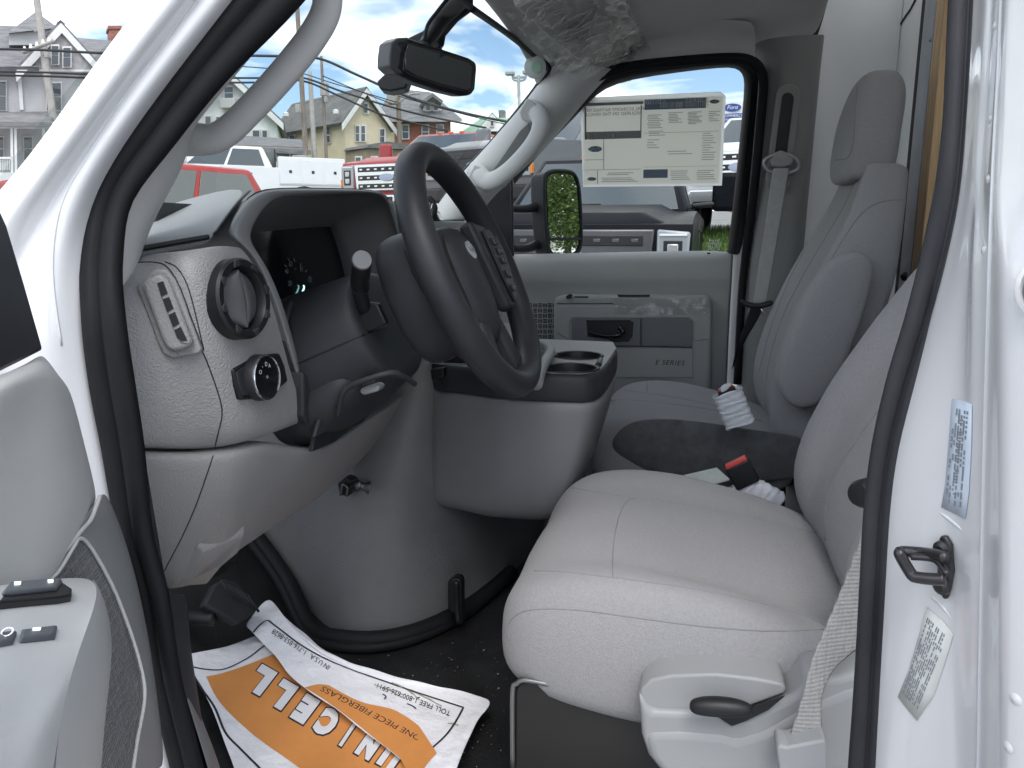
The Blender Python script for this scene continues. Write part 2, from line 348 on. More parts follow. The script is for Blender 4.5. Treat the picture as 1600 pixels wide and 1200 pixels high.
# corner return (white) between far pillar trim and the bulkhead
prism('corner_panel', [V((.30, 2.44, 1.18)), V((.524, 2.44, 1.18)), V((.524, 2.40, 2.3)), V((.30, 2.40, 2.3))], (0, .02, 0), mat('corner_paint', (.80, .81, .82), .45, var=.03), rw, .002)
tube('panel_gap', [P(a, b, X=.5235) for a, b in [(1440, -20), (1424, 12), (1409, 35), (1398, 62), (1391, 90), (1384, 118), (1378, 180), (1374, 260)]], .003, SEAMK, rw, n=6)
def strip(nm, x0, x1, X0, X1, m_, y0=-60, y1=460):
    def at(xc, y): return P(xc + (xc - 800) * 0 - (y - 0) * .095, y, X=X0)
    a, b, c, d = at(x0, y0), at(x1, y0), at(x1, y1), at(x0, y1)
    return prism(nm, [a, b, c, d], (X1 - X0, 0, 0), m_, rw, .0015)
strip('metal_channel', 1446, 1463, .505, .523, ZINC)
strip('channel_lip', 1441, 1446, .512, .523, SEAMK)
strip('pine_strip', 1464, 1477, .497, .523, WOOD)
strip('strip_shadow_gap', 1477, 1480, .519, .5235, SEAMK)
lathe('screw', [(.001, .004), (.0045, .003), (.005, 0)], P(1454, 62, X=.505), (-1, 0, 0), ZINC, rw, 12)
for a, b in ((1386, 77), (1410, 3)): lathe('rivet', [(.001, .004), (.004, .003), (.005, 0)], P(a, b, X=.523), (-1, 0, 0), ZINC, rw, 10)
lathe('clip', [(.004, .012), (.010, .008), (.011, 0)], P(1416, 432, X=.5), (-1, 0, 0), BLK, rw, 12)
rbox('carpet_panel', (.42, 2.43, .99), (.22, .02, .38), MATB, rw, .002)
rbox('carpet_panel', (.518, 1.5, 1.0), (.012, 1.7, .42), MATB, rw, .002)
# --- floor with toe board
FZ = .82
def fz(x, y): return FZ + max(0, -x - .72) * .85
g = [[V((x, y, fz(x, y))) for y in (.64, .8, 1.0, 1.2, 1.5, 2.0, 2.65)] for x in (.8, .2, -.2, -.5, -.66, -.74, -.85, -1.05)]
flo = grid('floor_mat', g, MATB, cab, sub=2, solid=.03, soff=1)
# firewall behind
prism('firewall', [V((-1.06, .66, .8)), V((-1.06, 2.36, .8)), V((-1.06, 2.36, 1.6)), V((-1.06, .66, 1.6))], (-.02, 0, 0), MATB, cab, 0)
# kick panel at the front pillar foot (dark)
kp = thing('kick_panel', 'black kick panel at the foot of the front pillar', 'trim panel', (-.6, .68, FZ))
grid('panel', [[PF(a, b, lambda z: .655) for a, b in ((255, 925), (262, 990), (270, 1060), (300, 1200), (325, 1330))], [P(a, b, Y=.70) for a, b in ((290, 925), (296, 985), (300, 1020), (330, 1200), (352, 1330))], [P(a, b, Y=.72) for a, b in ((292, 930), (298, 980), (297, 1010), (312, 1100), (340, 1330))], [P(a, b, Y=.80) for a, b in ((285, 930), (288, 980), (285, 1003), (288, 1080), (300, 1200))]], DPL, kp, sub=2, solid=.004)
# sill plate strip and its trim seen lower left
sp = thing('sill_plate', 'grey plastic sill plate along the driver doorway', 'sill plate', (-.4, .66, FZ))
grid('plate', [[P(a, b, Y=.67) for a, b in ((282, 1070), (300, 1130), (322, 1200), (350, 1300))], [P(a, b, Y=.70) for a, b in ((298, 1098), (316, 1145), (338, 1200), (362, 1300))], [P(a, b, Y=.735) for a, b in ((302, 1100), (320, 1148), (342, 1202), (366, 1300))]], HOOD, sp, sub=2, solid=.004)

# ================================================================== WINDSCREEN, MIRROR, FAR PILLAR
# far pillar trim
pilY = lambda z: 2.36 - max(0, z - 1.5) * .30
L_ = [(905, 95), (862, 112), (838, 150), (800, 193), (762, 236), (725, 275), (690, 322), (676, 345)]
R_ = [(960, 108), (928, 135), (898, 170), (868, 206), (838, 240), (800, 275), (758, 312), (740, 345)]
g = []
for (a, b), (c, d) in zip(L_, R_):
    pl = PF(a, b, lambda z: pilY(z) - .03); pr = PF(c, d, lambda z: pilY(z) - .01)
    pm = PF((a * .55 + c * .45), (b * .55 + d * .45), lambda z: pilY(z) - .05)
    g.append([pl + V((-.03, .03, 0)), pl, PF(a * .8 + c * .2, b * .8 + d * .2, lambda z: pilY(z) - .045), pm, PF(a * .25 + c * .75, b * .25 + d * .75, lambda z: pilY(z) - .04), pr, pr + V((0, .05, 0))])
fpt = grid('far_pillar_trim', g, PILT, cab, sub=2, solid=.004)
# windscreen: black edge band + glass
ws = [(735, 12, 1.5), (770, 36, 1.72), (800, 58, 1.9), (830, 82, 2.06), (855, 102, 2.17), (850, 116, 2.2), (835, 142, 2.23), (796, 190, 2.27), (760, 232, 2.31), (722, 272, 2.34), (690, 316, 2.37)]
tube('windscreen_edge', [P(a, b, Y=c) for a, b, c in ws], [.007, .007, .007, .008, .012, .010, .009, .008, .008, .008, .008], BLK, cab, n=8)
wtop = [V((-.43, .78, 1.93)), V((-.47, 1.0, 2.0)), P(735, 12, Y=1.5), P(800, 58, Y=1.9), P(855, 102, Y=2.17)]
wbot = [V((-.80, .66, 1.52)), V((-.98, 1.0, 1.53)), V((-1.03, 1.5, 1.54)), V((-.98, 1.95, 1.53)), P(676, 345, Y=2.38)]
wgl = grid('windscreen', [[a.lerp(b, t) + V((-.02, 0, .012)) * math.sin(math.pi * t) for a, b in zip(wtop, wbot)] for t in (0, .25, .5, .75, 1)], WGLASS, cab, sub=2)
tube('windscreen_header_edge', [V((-.43, .78, 1.93)), V((-.47, 1.0, 2.0)), P(735, 10, Y=1.5)], .007, BLK, cab, n=8)
# passenger grab handle on the far pillar
gh = thing('grab_handle', 'pale grey grab handle on the far windscreen pillar', 'grab handle', P(790, 230, Y=2.2))
cA = [(822, 165), (836, 172), (845, 188), (843, 205), (832, 226), (812, 250), (793, 268), (775, 280), (760, 282), (748, 270), (738, 262)]
tube('grip', [PF(a, b, lambda z: pilY(z) - o_) for (a, b), o_ in zip(cA, (.05, .075, .095, .105, .11, .11, .11, .10, .09, .075, .05))], [.020, .024, .025, .0245, .024, .024, .024, .025, .026, .026, .024], PILT, gh, n=14, rb=.6, upv=(0, -1, 0))
for a, b, dx, dy in ((826, 168, 12, -16), (745, 270, 16, -12)):
    lp = [(a - 16, b + 6), (a - 4, b - 15), (a + 13, b - 6), (a + 16, b + 14), (a + 2, b + 24), (a - 12, b + 18)]
    prism('foot_cover', [PF(x, y, lambda z: pilY(z) - .085) for x, y in lp], (0, .04, 0), PILT, gh, .006, 3)
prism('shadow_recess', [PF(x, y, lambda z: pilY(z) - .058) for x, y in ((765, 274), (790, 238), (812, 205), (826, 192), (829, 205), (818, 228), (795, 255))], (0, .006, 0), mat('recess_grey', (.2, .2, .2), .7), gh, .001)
# driver grab handle on near front pillar
dh = thing('grab_handle', 'large pale grey grab handle in front of the near windscreen pillar', 'grab handle', P(400, 180, Y=.8))
cB = [(505, -60), (512, -20), (509, 18), (492, 52), (462, 92), (425, 135), (390, 172), (358, 203), (335, 216), (312, 218), (285, 216)]
tube('grip', [P(a, b, Y=.80 + .0 * i) for i, (a, b) in enumerate(cB)], [.0165, .0155, .0155, .0155, .0155, .0155, .0155, .016, .0165, .018, .02], PILT, dh, n=16, rb=.9, upv=(0, -1, 0))
# near pillar trim between seal and windscreen
NI = [(522, -100, 510, -100), (470, -10, 452, -10), (378, 100, 362, 100), (326, 160, 300, 190), (302, 192, 245, 250), (297, 240, 208, 310), (268, 290, 192, 380), (236, 345, 186, 420), (218, 395, 190, 470)]
g = []
for (a, b, c, d) in NI:
    p1 = PF(a, b, lambda z: sealY(z) + .10); p3 = PF(c - 18, d, lambda z: sealY(z) + .015)
    pm = PF(a * .5 + c * .5, b * .5 + d * .5, lambda z: sealY(z) + .05)
    g.append([p1 + V((-.03, .02, 0)), p1, pm, p3])
npt = grid('near_pillar_trim', g, PILT, cab, sub=2, solid=.004)

# interior mirror
mi = thing('rearview_mirror', 'black interior rearview mirror hanging from the windscreen', 'mirror', P(690, 100, Y=1.42))
MY = lambda px: 1.32 + (px - 610) / 140 * .20
def MP(px, py, o_=0): p = P(px, py, Y=MY(px)); d = (CAM - p).normalized(); return p + d * o_
loopm = [(614, 66), (622, 60), (640, 59), (690, 75), (735, 90), (746, 97), (747, 108), (744, 140), (738, 149), (722, 149), (690, 141), (650, 128), (620, 114), (611, 106), (610, 90)]
mn = (MP(740, 60) - MP(615, 60)).cross(MP(615, 110) - MP(615, 60)).normalized()
if mn.dot(CAM - MP(680, 100)) > 0: mn = -mn
hs_ = prism('housing', [MP(a, b) + mn * .0 for a, b in loopm], mn * .035, BLK, mi, .008, 4)
prism('bezel_rim', [MP(a, b, .0035) for a, b in [(622, 67), (636, 65), (690, 80), (735, 95), (741, 101), (742, 110), (739, 138), (733, 144), (720, 143), (690, 136), (655, 124), (636, 116), (630, 110), (632, 84)]], mn * .006, GLOSSB, mi, .001)
prism('mirror_glass', [MP(a, b, .0065) for a, b in [(638, 68), (692, 85), (733, 98), (738, 104), (736, 137), (730, 141), (690, 131), (652, 119), (634, 108), (633, 86)]], mn * .003, mat('dimmed_mirror', (.16, .17, .17), .03, metal=1), mi, .0006)
prism('side_band', [MP(a, b, .001) for a, b in [(612, 66), (622, 59), (640, 58), (633, 68), (627, 86), (625, 106), (632, 116), (618, 113), (609, 104), (609, 88)]], mn * .034, mat('mirror_band', (.09, .092, .1), .4), mi, .003)
tube('stem', [MP(680, 70) + mn * .03, P(677, 52, Y=1.47), P(690, 30, Y=1.5), P(720, 0, Y=1.52), P(740, -25, Y=1.53)], [.012, .014, .016, .016, .016], BLK, mi, n=10)
tube('cable', [P(663, 64, Y=1.40), P(668, 40, Y=1.40), P(682, 20, Y=1.42), P(705, -8, Y=1.44), P(730, -30, Y=1.46)], .0035, BLK, mi, n=8)
cb = [(590, 100), (606, 80), (613, 70), (660, 48), (676, 33), (680, 52), (690, 72), (640, 120), (634, 138), (610, 143), (594, 140), (588, 128), (604, 112)]
prism('camera_housing', [P(a, b, Y=1.50) for a, b in cb], (-.012, .05, .0), BLK, mi, .004, 3)
prism('mount_bracket', [P(a, b, Y=1.53) for a, b in ((664, 45), (690, 30), (728, 0), (740, -15), (740, 14), (718, 30), (697, 55), (694, 73), (670, 64))], (-.01, .02, 0), BLK, mi, .004)
# sticker at windscreen corner
stk = lathe('inspection_sticker', [(.0005, .001), (.027, .001), (.0285, 0)], P(836, 105, Y=2.08), (CAM - P(836, 105, Y=2.08)), mat('sticker_pale', (.62, .66, .64), .5), None, 24)
tag(stk, 'round pale green inspection sticker in windscreen corner', 'sticker')
sk2 = lathe('print', [(.0005, .0015), (.014, .0015), (.0145, .0008)], P(838, 105, Y=2.078), (CAM - P(836, 105, Y=2.08)), mat('sticker_green', (.40, .62, .46), .6), stk, 9)
# ================================================================== SUN VISOR in plastic
vs_ = thing('sun_visor', 'grey sun visor folded up inside crinkled clear plastic', 'sun visor', P(900, 60, Z=2.05))
def VZ(px, py, dz=0):                                  # visor plane: hangs just under the headliner
    return PN(px, py, V((-.33, 1.9, 1.985 + dz)), V((-.42, 0, .91)).normalized())
vl = [(806, 12), (830, 4), (870, -30), (965, -30), (975, 2), (1003, 60), (1006, 72), (990, 88), (940, 98), (916, 100), (905, 96), (860, 62)]
prism('visor_board', [VZ(a, b) for a, b in vl], V((-.42, 0, .91)).normalized() * .018, mat('visor_cloth', (.55, .55, .53), .9, bump=.3, bs=500), vs_, .006, 3)
def film(nm, corner, nu, nv, amp, seed, fn, par_):
    rnd = random.Random(seed); g = []
    ph = [(rnd.uniform(5, 13), rnd.uniform(-7, 7), rnd.uniform(0, 6.3)) for _ in range(9)]
    c00, c10, c11, c01 = corner
    for i in range(nu + 1):
        u_ = i / nu; r_ = []
        for j in range(nv + 1):
            v_ = j / nv
            x = (c00[0] * (1 - u_) + c10[0] * u_) * (1 - v_) + (c01[0] * (1 - u_) + c11[0] * u_) * v_
            y = (c00[1] * (1 - u_) + c10[1] * u_) * (1 - v_) + (c01[1] * (1 - u_) + c11[1] * u_) * v_
            s = sum(abs(math.sin(a * u_ * 2.2 + b * v_ * 2.2 + c)) ** 3 for a, b, c in ph) / 9
            r_.append(fn(x + rnd.uniform(-1.2, 1.2), y + rnd.uniform(-1.2, 1.2), -.006 - amp * s - rnd.uniform(0, amp * .25)))
        g.append(r_)
    return grid(nm, g, FILM, par_, sub=0)
film('plastic_wrap', ((782, 14), (962, -32), (1017, 78), (872, 112)), 40, 36, .024, 3, VZ, vs_)
film('plastic_tail', ((866, 102), (1012, 66), (985, 128), (930, 133)), 16, 10, .012, 5, VZ, vs_)

# sharp folds of the plastic wrap, coloured white to paint in their glints
rnd = random.Random(31)
def crease(nm, a, b, w0, par_, fn, lift):
    n = 7; q = []
    dx, dy = b[0] - a[0], b[1] - a[1]; L = math.hypot(dx, dy); px_, py_ = -dy / L, dx / L; bow = rnd.uniform(-.12, .12) * L
    for i in range(n + 1):
        t = i / n; k = math.sin(math.pi * t); x, y = a[0] + dx * t + px_ * bow * k + rnd.uniform(-1, 1), a[1] + dy * t + py_ * bow * k + rnd.uniform(-1, 1); w_ = w0 * (k * .8 + .12) * rnd.uniform(.5, 1.2)
        q.append([fn(x - px_ * w_, y - py_ * w_, lift), fn(x, y, lift - rnd.uniform(.002, .009)), fn(x + px_ * w_, y + py_ * w_, lift)])
    return grid(nm, q, CREASE_GLINT, par_, sub=0)
for k in range(46):
    t = rnd.random(); a = (806 + 92 * t + rnd.uniform(-6, 20), 20 + 76 * t + rnd.uniform(-14, 4)); l_ = rnd.uniform(25, 95); an = R(rnd.gauss(-38, 14))
    b = (a[0] + l_ * math.cos(an), a[1] + l_ * math.sin(an))
    if b[0] > 1012: b = (1010, b[1] + (b[0] - 1010) * .6)
    crease('glint_fold', a, b, rnd.uniform(.8, 3.4), vs_, VZ, -.024)
for k in range(9): crease('glint_fold', (880 + k * 13 + rnd.uniform(-4, 4), 112 + rnd.uniform(-4, 6)), (905 + k * 12 + rnd.uniform(-10, 20), 92 - k * 2 + rnd.uniform(-10, 10)), rnd.uniform(.8, 2.2), vs_, VZ, -.018)
# ================================================================== DASHBOARD
da = thing('dashboard', 'grey moulded dashboard with round air vent and instrument hood', 'dashboard', (-.6, 1.3, 1.1))
# light grey end and face; columns: seal side, flank, seam, ridge, face..., bezel edge
tab = [
 [(196, 402, -.60), (222, 392, -.585), (255, 386, -.56), (285, 382, -.535), (318, 377, -.52), (345, 373, -.515), (366, 377, -.515)],
 [(190, 418, -.585), (222, 408, -.57), (258, 402, -.545), (286, 408, -.512), (320, 400, -.505), (352, 396, -.505), (386, 396, -.51)],
 [(190, 470, -.575), (228, 465, -.555), (272, 458, -.53), (304, 450, -.505), (340, 446, -.50), (378, 440, -.50), (416, 446, -.505)],
 [(198, 540, -.57), (240, 536, -.55), (290, 530, -.525), (326, 516, -.502), (366, 508, -.498), (402, 504, -.498), (434, 506, -.505)],
 [(207, 610, -.57), (252, 608, -.55), (306, 606, -.525), (346, 590, -.502), (386, 580, -.496), (424, 572, -.496), (450, 570, -.505)],
 [(216, 660, -.572), (262, 660, -.552), (318, 660, -.528), (360, 648, -.503), (400, 640, -.496), (438, 630, -.496), (468, 624, -.503)],
 [(222, 690, -.575), (272, 692, -.555), (328, 692, -.532), (366, 682, -.505), (408, 672, -.498), (446, 660, -.498), (472, 650, -.503)],
 [(225, 704, -.58), (276, 706, -.56), (333, 706, -.54), (372, 700, -.515), (412, 688, -.508), (450, 674, -.508), (474, 664, -.51)],
]
g = [[P(a, b, X=c) for a, b, c in r_] for r_ in tab]
g = [[p + V((-.03, .015, -.03)) for p in g[0]]] + g + [[p + V((-.04, .01, .004)) for p in g[-1]]]
face = grid('end_panel', g, PLG, da, sub=2)
# side demister vent: raised duct with slots
fX = lambda px, py, o_=0: (hit(face, px, py) or P(px, py, X=-.54)) + V((.83, -.55, .1)).normalized() * o_
vp, vn = hitn(face, 264, 490)
def VP(a, b, o_): return PN(a, b, vp, vn) + vn * o_
vb = prism('side_vent', [VP(a, b, -.012) for a, b in ((214, 446), (222, 434), (246, 420), (262, 421), (276, 438), (316, 546), (312, 552), (270, 560), (256, 552), (246, 532))], vn * .016, PLGS, da, .003, 3)
prism('vent_duct', [VP(a, b, .003) for a, b in ((226, 444), (236, 434), (254, 427), (266, 436), (304, 530), (302, 540), (276, 548), (264, 542), (256, 526))], vn * .011, PLGS, vb, .004, 4)
prism('vent_frame', [VP(a, b, .0135) for a, b in ((249, 440), (262, 436), (302, 530), (300, 536), (288, 534), (280, 526))], vn * .002, PLGS, vb, .001)
for pl in ([(251, 442), (260, 439), (267, 458), (257, 463)], [(259, 467), (269, 463), (276, 481), (266, 487)], [(268, 491), (278, 486), (285, 504), (275, 510)], [(277, 514), (287, 509), (297, 530), (288, 531), (282, 526)]):
    prism('slot', [VP(a, b, .0158) for a, b in pl], vn * .0006, BLK, vb, 0)
# round vent
def eframe(o, cx, cy, r=None):
    p, n = hitn(o, cx, cy); return p, n
p0, n0 = eframe(face, 366, 468); n0 = (n0 + V((.35, -.12, .10))).normalized()
p0 = p0 + n0 * .011
va = lathe('air_vent', [(.0455, -.02), (.0455, .002), (.043, .005), (.036, .0045), (.034, .001), (.0335, -.008), (.0, -.008)], p0, n0, BLK, da, 36, cap=False)
x_, y_, z_ = frame(n0)
for k in range(8):
    a = k * math.pi / 4 + .2
    c = p0 + n0 * .0045 + (x_ * math.cos(a) + y_ * math.sin(a)) * .0395
    rad = (x_ * math.cos(a) + y_ * math.sin(a)); tg = n0.cross(rad)
    prism('rib', [c + rad * .004 + tg * .0025, c + rad * .004 - tg * .0025, c - rad * .0035 - tg * .006, c - rad * .0035 + tg * .006], n0 * .0025, DPL, va, .0008)
VENG = mat('vent_blade', (.085, .085, .092), .38, var=.08, vs=30)
for sgn in (-1, 1):
    rows = []
    for i in range(13):
        a = -1.0 + 2.0 * i / 12; h = math.sqrt(max(.0004, 1 - (a * .99) ** 2)) * .0318; yy = a * .0322
        x0 = .0075 * math.cos(a * 1.5) - .004 + (.0022 if sgn > 0 else 0); x1 = sgn * h; r_ = []
        if (x1 - x0) * sgn < .001: x0 = x1 - sgn * .001
        for t in (0, .1, .35, .65, .9, 1):
            r_.append(p0 + x_ * (x0 + (x1 - x0) * t) + y_ * yy + n0 * ((.0055 if sgn < 0 else .002) * (1 - t * t) - .006 * t - (.004 if t == 0 else 0) + .0005))
        rows.append(r_)
    grid('blade', rows, VENG, va, sub=1)
# headlamp switch
p1, n1_ = eframe(face, 405, 590); n1_ = (n1_ + V((.2, -.05, .08))).normalized(); x1, y1, _ = frame(n1_)
sw = prism('light_switch', [PN(a, b, p1 + n1_ * .003, n1_) for a, b in ((364, 577), (384, 563), (410, 554), (438, 552), (446, 572), (451, 596), (432, 611), (405, 623), (378, 625), (370, 602))], -n1_ * .012, BLK, da, .003, 3)
prism('switch_button', [PN(a, b, p1 + n1_ * .0045, n1_) for a, b in ((370, 582), (385, 570), (387, 588), (396, 617), (380, 618), (374, 602))], -n1_ * .004, DPL, sw, .001)
kc = PN(402, 590, p1 + n1_ * .003, n1_)
kn = lathe('knob', [(.0275, 0), (.0275, .006), (.026, .0125), (.0255, .013), (.0, .013)], kc, n1_, DPL, sw, 36, cap=False)
lathe('chrome_ring', [(.0266, .012), (.0266, .014), (.0256, .0148), (.0245, .014), (.0245, .012)], kc, n1_, CHROME, kn, 40, cap=False)
lathe('knob_face', [(.0, .0133), (.0244, .0133)], kc, n1_, GLOSSB, kn, 36, cap=False)
LEG = mat('legend_white', (.7, .72, .74), .6)
for a, r_, s in ((2.55, .0145, 'O'), (2.0, .0155, '-'), (1.5, .0155, 'D'), (1.05, .0145, 'A')):
    text('legend', s, .007, kc + n1_ * .0137 + x1 * math.cos(a) * r_ + y1 * math.sin(a) * r_, x1, y1, LEG, kn)
text('legend', 'o', .007, kc + n1_ * .0137 + y1 * .001, x1, y1, LEG, kn)
# seams on the end panel
seam('panel_gap', face, [(222, 403), (245, 411), (258, 409), (278, 420), (296, 455), (318, 545)][2:], .0007, SEAMK, da)
seam('panel_gap', face, [(316, 549), (324, 567), (340, 612), (347, 645), (340, 680), (335, 702)], .0008, SEAMK, da)
seam('panel_gap', face, [(192, 413), (215, 410), (244, 410), (262, 418), (280, 446), (300, 500), (318, 547)], .0008, SEAMK, da)
# dash top pad
pf = [(196, 395, .72), (222, 387, .74), (270, 379, .77), (326, 369.5, .80), (338, 365, .80)]
ps_ = [(214, 362, .84), (233, 354, .86), (292, 327, .91), (366, 296, .99), (396, 290.5, 1.0)]
q0 = [P(a, b, Y=c) for a, b, c in pf]; q2 = [P(a, b, Y=c) for a, b, c in ps_]
q1 = [P((a[0] + c[0]) / 2, (a[1] + c[1]) / 2, Y=a[2] * .6 + c[2] * .4) for a, c in zip(pf, ps_)]
dp = grid('top_pad', [[p + V((-.01, 0, -.01)) for p in q0], q0, q1, q2, [p + V((-.12, .06, -.012)) for p in q2], [p + V((-.35, .1, -.06)) for p in q2]], PAD, da, sub=2, solid=.004)
tube('pad_gap', [P(a, b, Y=c) for a, b, c in ((218, 389, .735), (250, 383, .755), (290, 376, .775), (326, 370, .795))], .0032, BLK, da, n=8)
tube('pad_gap', [P(a, b, Y=c) for a, b, c in ((335, 366, .80), (352, 342, .84), (372, 316, .89), (390, 298, .95))], .0018, BLK, da, n=8)
# instrument hood : outer loop -> front rim -> inner loop -> recess
outer = [(372, 380, .86), (350, 372, .81), (352, 350, .83), (372, 322, .88), (398, 291, .95), (450, 289, 1.02), (520, 291, 1.12), (594, 296, 1.24), (612, 303, 1.28), (632, 350, 1.30), (650, 420, 1.30)]
HX = -.52
def hp(a, b, x): return P(a, b, X=x)
o1 = [(478, 640), (458, 575), (440, 515), (420, 455), (398, 408), (374, 380), (350, 370), (366, 334), (398, 297), (430, 293), (500, 293), (560, 295), (598, 297), (616, 318), (634, 372), (646, 430), (650, 470)]
o2 = [(484, 640), (470, 575), (455, 515), (436, 455), (414, 410), (396, 385), (390, 366), (404, 338), (424, 312), (446, 306), (505, 304), (560, 303), (596, 303), (606, 322), (622, 372), (634, 430), (640, 470)]
xa = [-.505, -.503, -.503, -.503, -.505, -.508, -.512, -.512, -.515, -.515, -.515, -.515, -.52, -.53, -.53, -.53, -.53]
rim = [[hp(a, b, x - .07) for (a, b), x in zip(o1, xa)], [hp(a, b, x - .004) for (a, b), x in zip(o1, xa)], [hp(a * .6 + c * .4, b * .6 + d * .4, x + .004) for (a, b), (c, d), x in zip(o1, o2, xa)], [hp(a, b, x - .002) for (a, b), x in zip(o2, xa)], [hp(a, b, x - .012) for (a, b), x in zip(o2, xa)]]
back = [(494, 640), (480, 578), (468, 518), (452, 462), (436, 430), (424, 410), (418, 394), (424, 370), (440, 352), (456, 346), (510, 344), (555, 343), (580, 346), (590, 362), (602, 392), (612, 430), (620, 470)]
bk = []
for (a, b), p in zip(back, rim[-1]): bk.append(V((-.66, p.y, p.z)) * .9 + V((-.66, 1.10, 1.50)) * .1)
rim.append(bk)
hood = grid('instrument_hood', rim, HOOD, da, sub=2)
hood.modifiers.new('s', 'SOLIDIFY').thickness = .002
# hood top rolls forward to the windscreen
tops = [[hp(a, b, -.52) for a, b in ((396, 295), (430, 290), (500, 290.5), (560, 292.5), (600, 295.5), (618, 318))]]
tops.append([p + V((-.05, .05, -.012)) for p in tops[0]]); tops.append([p + V((-.22, .22, -.10)) for p in tops[0]])
grid('hood_top', tops, HOOD, da, sub=1, solid=.003)
# cluster
cl = thing('instrument_cluster', 'dark instrument cluster with speedometer and lit needle', 'instrument cluster', (-.655, 1.08, 1.45))
prism('cluster_face', [V((-.655, .86, 1.36)), V((-.655, 1.6, 1.36)), V((-.655, 1.6, 1.62)), V((-.655, .86, 1.62))], (-.01, 0, 0), GLOSSB, cl, 0)
CW = mat('dial_print', (.34, .36, .36), .6)
for s, a, b in (('40', 448, 424), ('60', 454, 413), ('80', 471, 421), ('20', 453, 443), ('100', 484, 438), ('mph', 461, 420)):
    text('dial_number', s, .012 if s != 'mph' else .006, P(a, b, X=-.653), (0, 1, 0), (0, 0, 1), CW, cl)
for a, b, c, d in ((450, 404, 453, 409), (459, 404, 461, 409), (470, 412, 469, 416), (479, 422, 477, 425), (485, 432, 483, 434), (491, 450, 495, 450), (445, 414, 448, 417)):
    tube('dial_tick', [P(a, b, X=-.653), P(c, d, X=-.653)], .0008, CW, cl, n=5, res=1)
nd = mat('needle_glow', (.45, .95, 1.0), .4, emit=1.2)
tube('needle', [P(469, 464, X=-.650), P(475, 450, X=-.650), P(474, 446, X=-.650)], [.0016, .0014, .0010], nd, cl, n=6, res=3)
text('display_digits', '1.3', .009, P(352 + 58, 398, X=-.653), (0, 1, 0), (0, 0, 1), mat('dim_print', (.06, .065, .065), .6), cl)
# lower trim lip of the cluster opening
tube('cluster_lip', [hp(a, b, x) for a, b, x in ((446, 500, -.51), (452, 480, -.53), (462, 470, -.55), (490, 462, -.56), (525, 452, -.56), (548, 446, -.56))], .0045, DPL, da, n=8)
prism('column_gap', [hp(a, b, -.575) for a, b in ((452, 490), (470, 470), (540, 450), (560, 470), (520, 520), (468, 570))], (-.01, 0, 0), BLK, da, 0)

# lower knee panel
tt = [((225, 706, -.57), (262, 928, -.62)), ((280, 708, -.55), (284, 926, -.61)), ((335, 708, -.528), (312, 922, -.60)), ((378, 700, -.508), (336, 908, -.585)), ((430, 685, -.502), (352, 886, -.575)), ((486, 706, -.502), (398, 850, -.58)), ((530, 690, -.502), (462, 808, -.585)), ((575, 656, -.50), (535, 758, -.585)), ((620, 630, -.50), (586, 700, -.57)), ((656, 596, -.50), (648, 610, -.53))]
g = []
for t in (-.0, .1, .35, .6, .82, 1.0):
    g.append([P(a[0] + (b[0] - a[0]) * t, a[1] + (b[1] - a[1]) * t, X=a[2] + (b[2] - a[2]) * t ** 1.6) for a, b in tt])
g = [[p + V((-.03, 0, .0)) for p in g[0]]] + g + [[p + V((-.05, .0, .004)) for p in g[-1]]]
kneep = grid('knee_panel', g, PLGS, da, sub=2)
seam('panel_gap', kneep, [(333, 712), (322, 745), (306, 790), (285, 838), (264, 878), (256, 894)], .0008, SEAMK, da)
# moulded block at lower left of the knee panel
nk = V((.8, -.5, -.1)).normalized()
def kx(a, b, o_): return (hit(kneep, a, b) or P(a, b, X=-.6)) + nk * o_
mk('moulded_boss', [kx(a, b, .001) for a, b in ((308, 850), (383, 820), (372, 862), (345, 884), (322, 912), (275, 915))] + [kx(a, b, .008) for a, b in ((316, 858), (378, 832), (368, 858), (342, 878), (322, 902), (292, 902))],
   [(6, 7, 8, 9, 10, 11)] + [(i, (i + 1) % 6, 6 + (i + 1) % 6, 6 + i) for i in range(6)], PLGS, da, bev=.003, seg=3, auto=40)
prism('release_slot', [kx(a, b, .002) for a, b in ((331, 902), (346, 884), (368, 872), (371, 876), (350, 892))], nk * .002, BLK, da, 0)
prism('column_recess', [P(a, b, X=-.545) for a, b in ((462, 540), (560, 500), (660, 540), (662, 600), (600, 650), (560, 672), (488, 712), (476, 640))], (-.01, 0, 0), BLK, da, 0)
# shadow gap / storage slot under the column
prism('slot_opening', [P(a, b, X=-.484) for a, b in ((488, 706), (498, 655), (524, 640), (578, 648), (566, 660), (548, 668), (524, 690))], (-.006, 0, 0), BLK, da, .001)
prism('slot_insert', [P(a, b, X=-.478) for a, b in ((492, 684), (500, 656), (522, 640), (545, 645), (548, 664), (515, 672))], (-.006, 0, 0), DPL, da, .002)
prism('bezel_foot', [P(a, b, X=-.493) for a, b in ((474, 580), (490, 596), (522, 619), (520, 640), (498, 656), (481, 663), (474, 650))], (-.03, 0, 0), DPL, da, .004, 3)
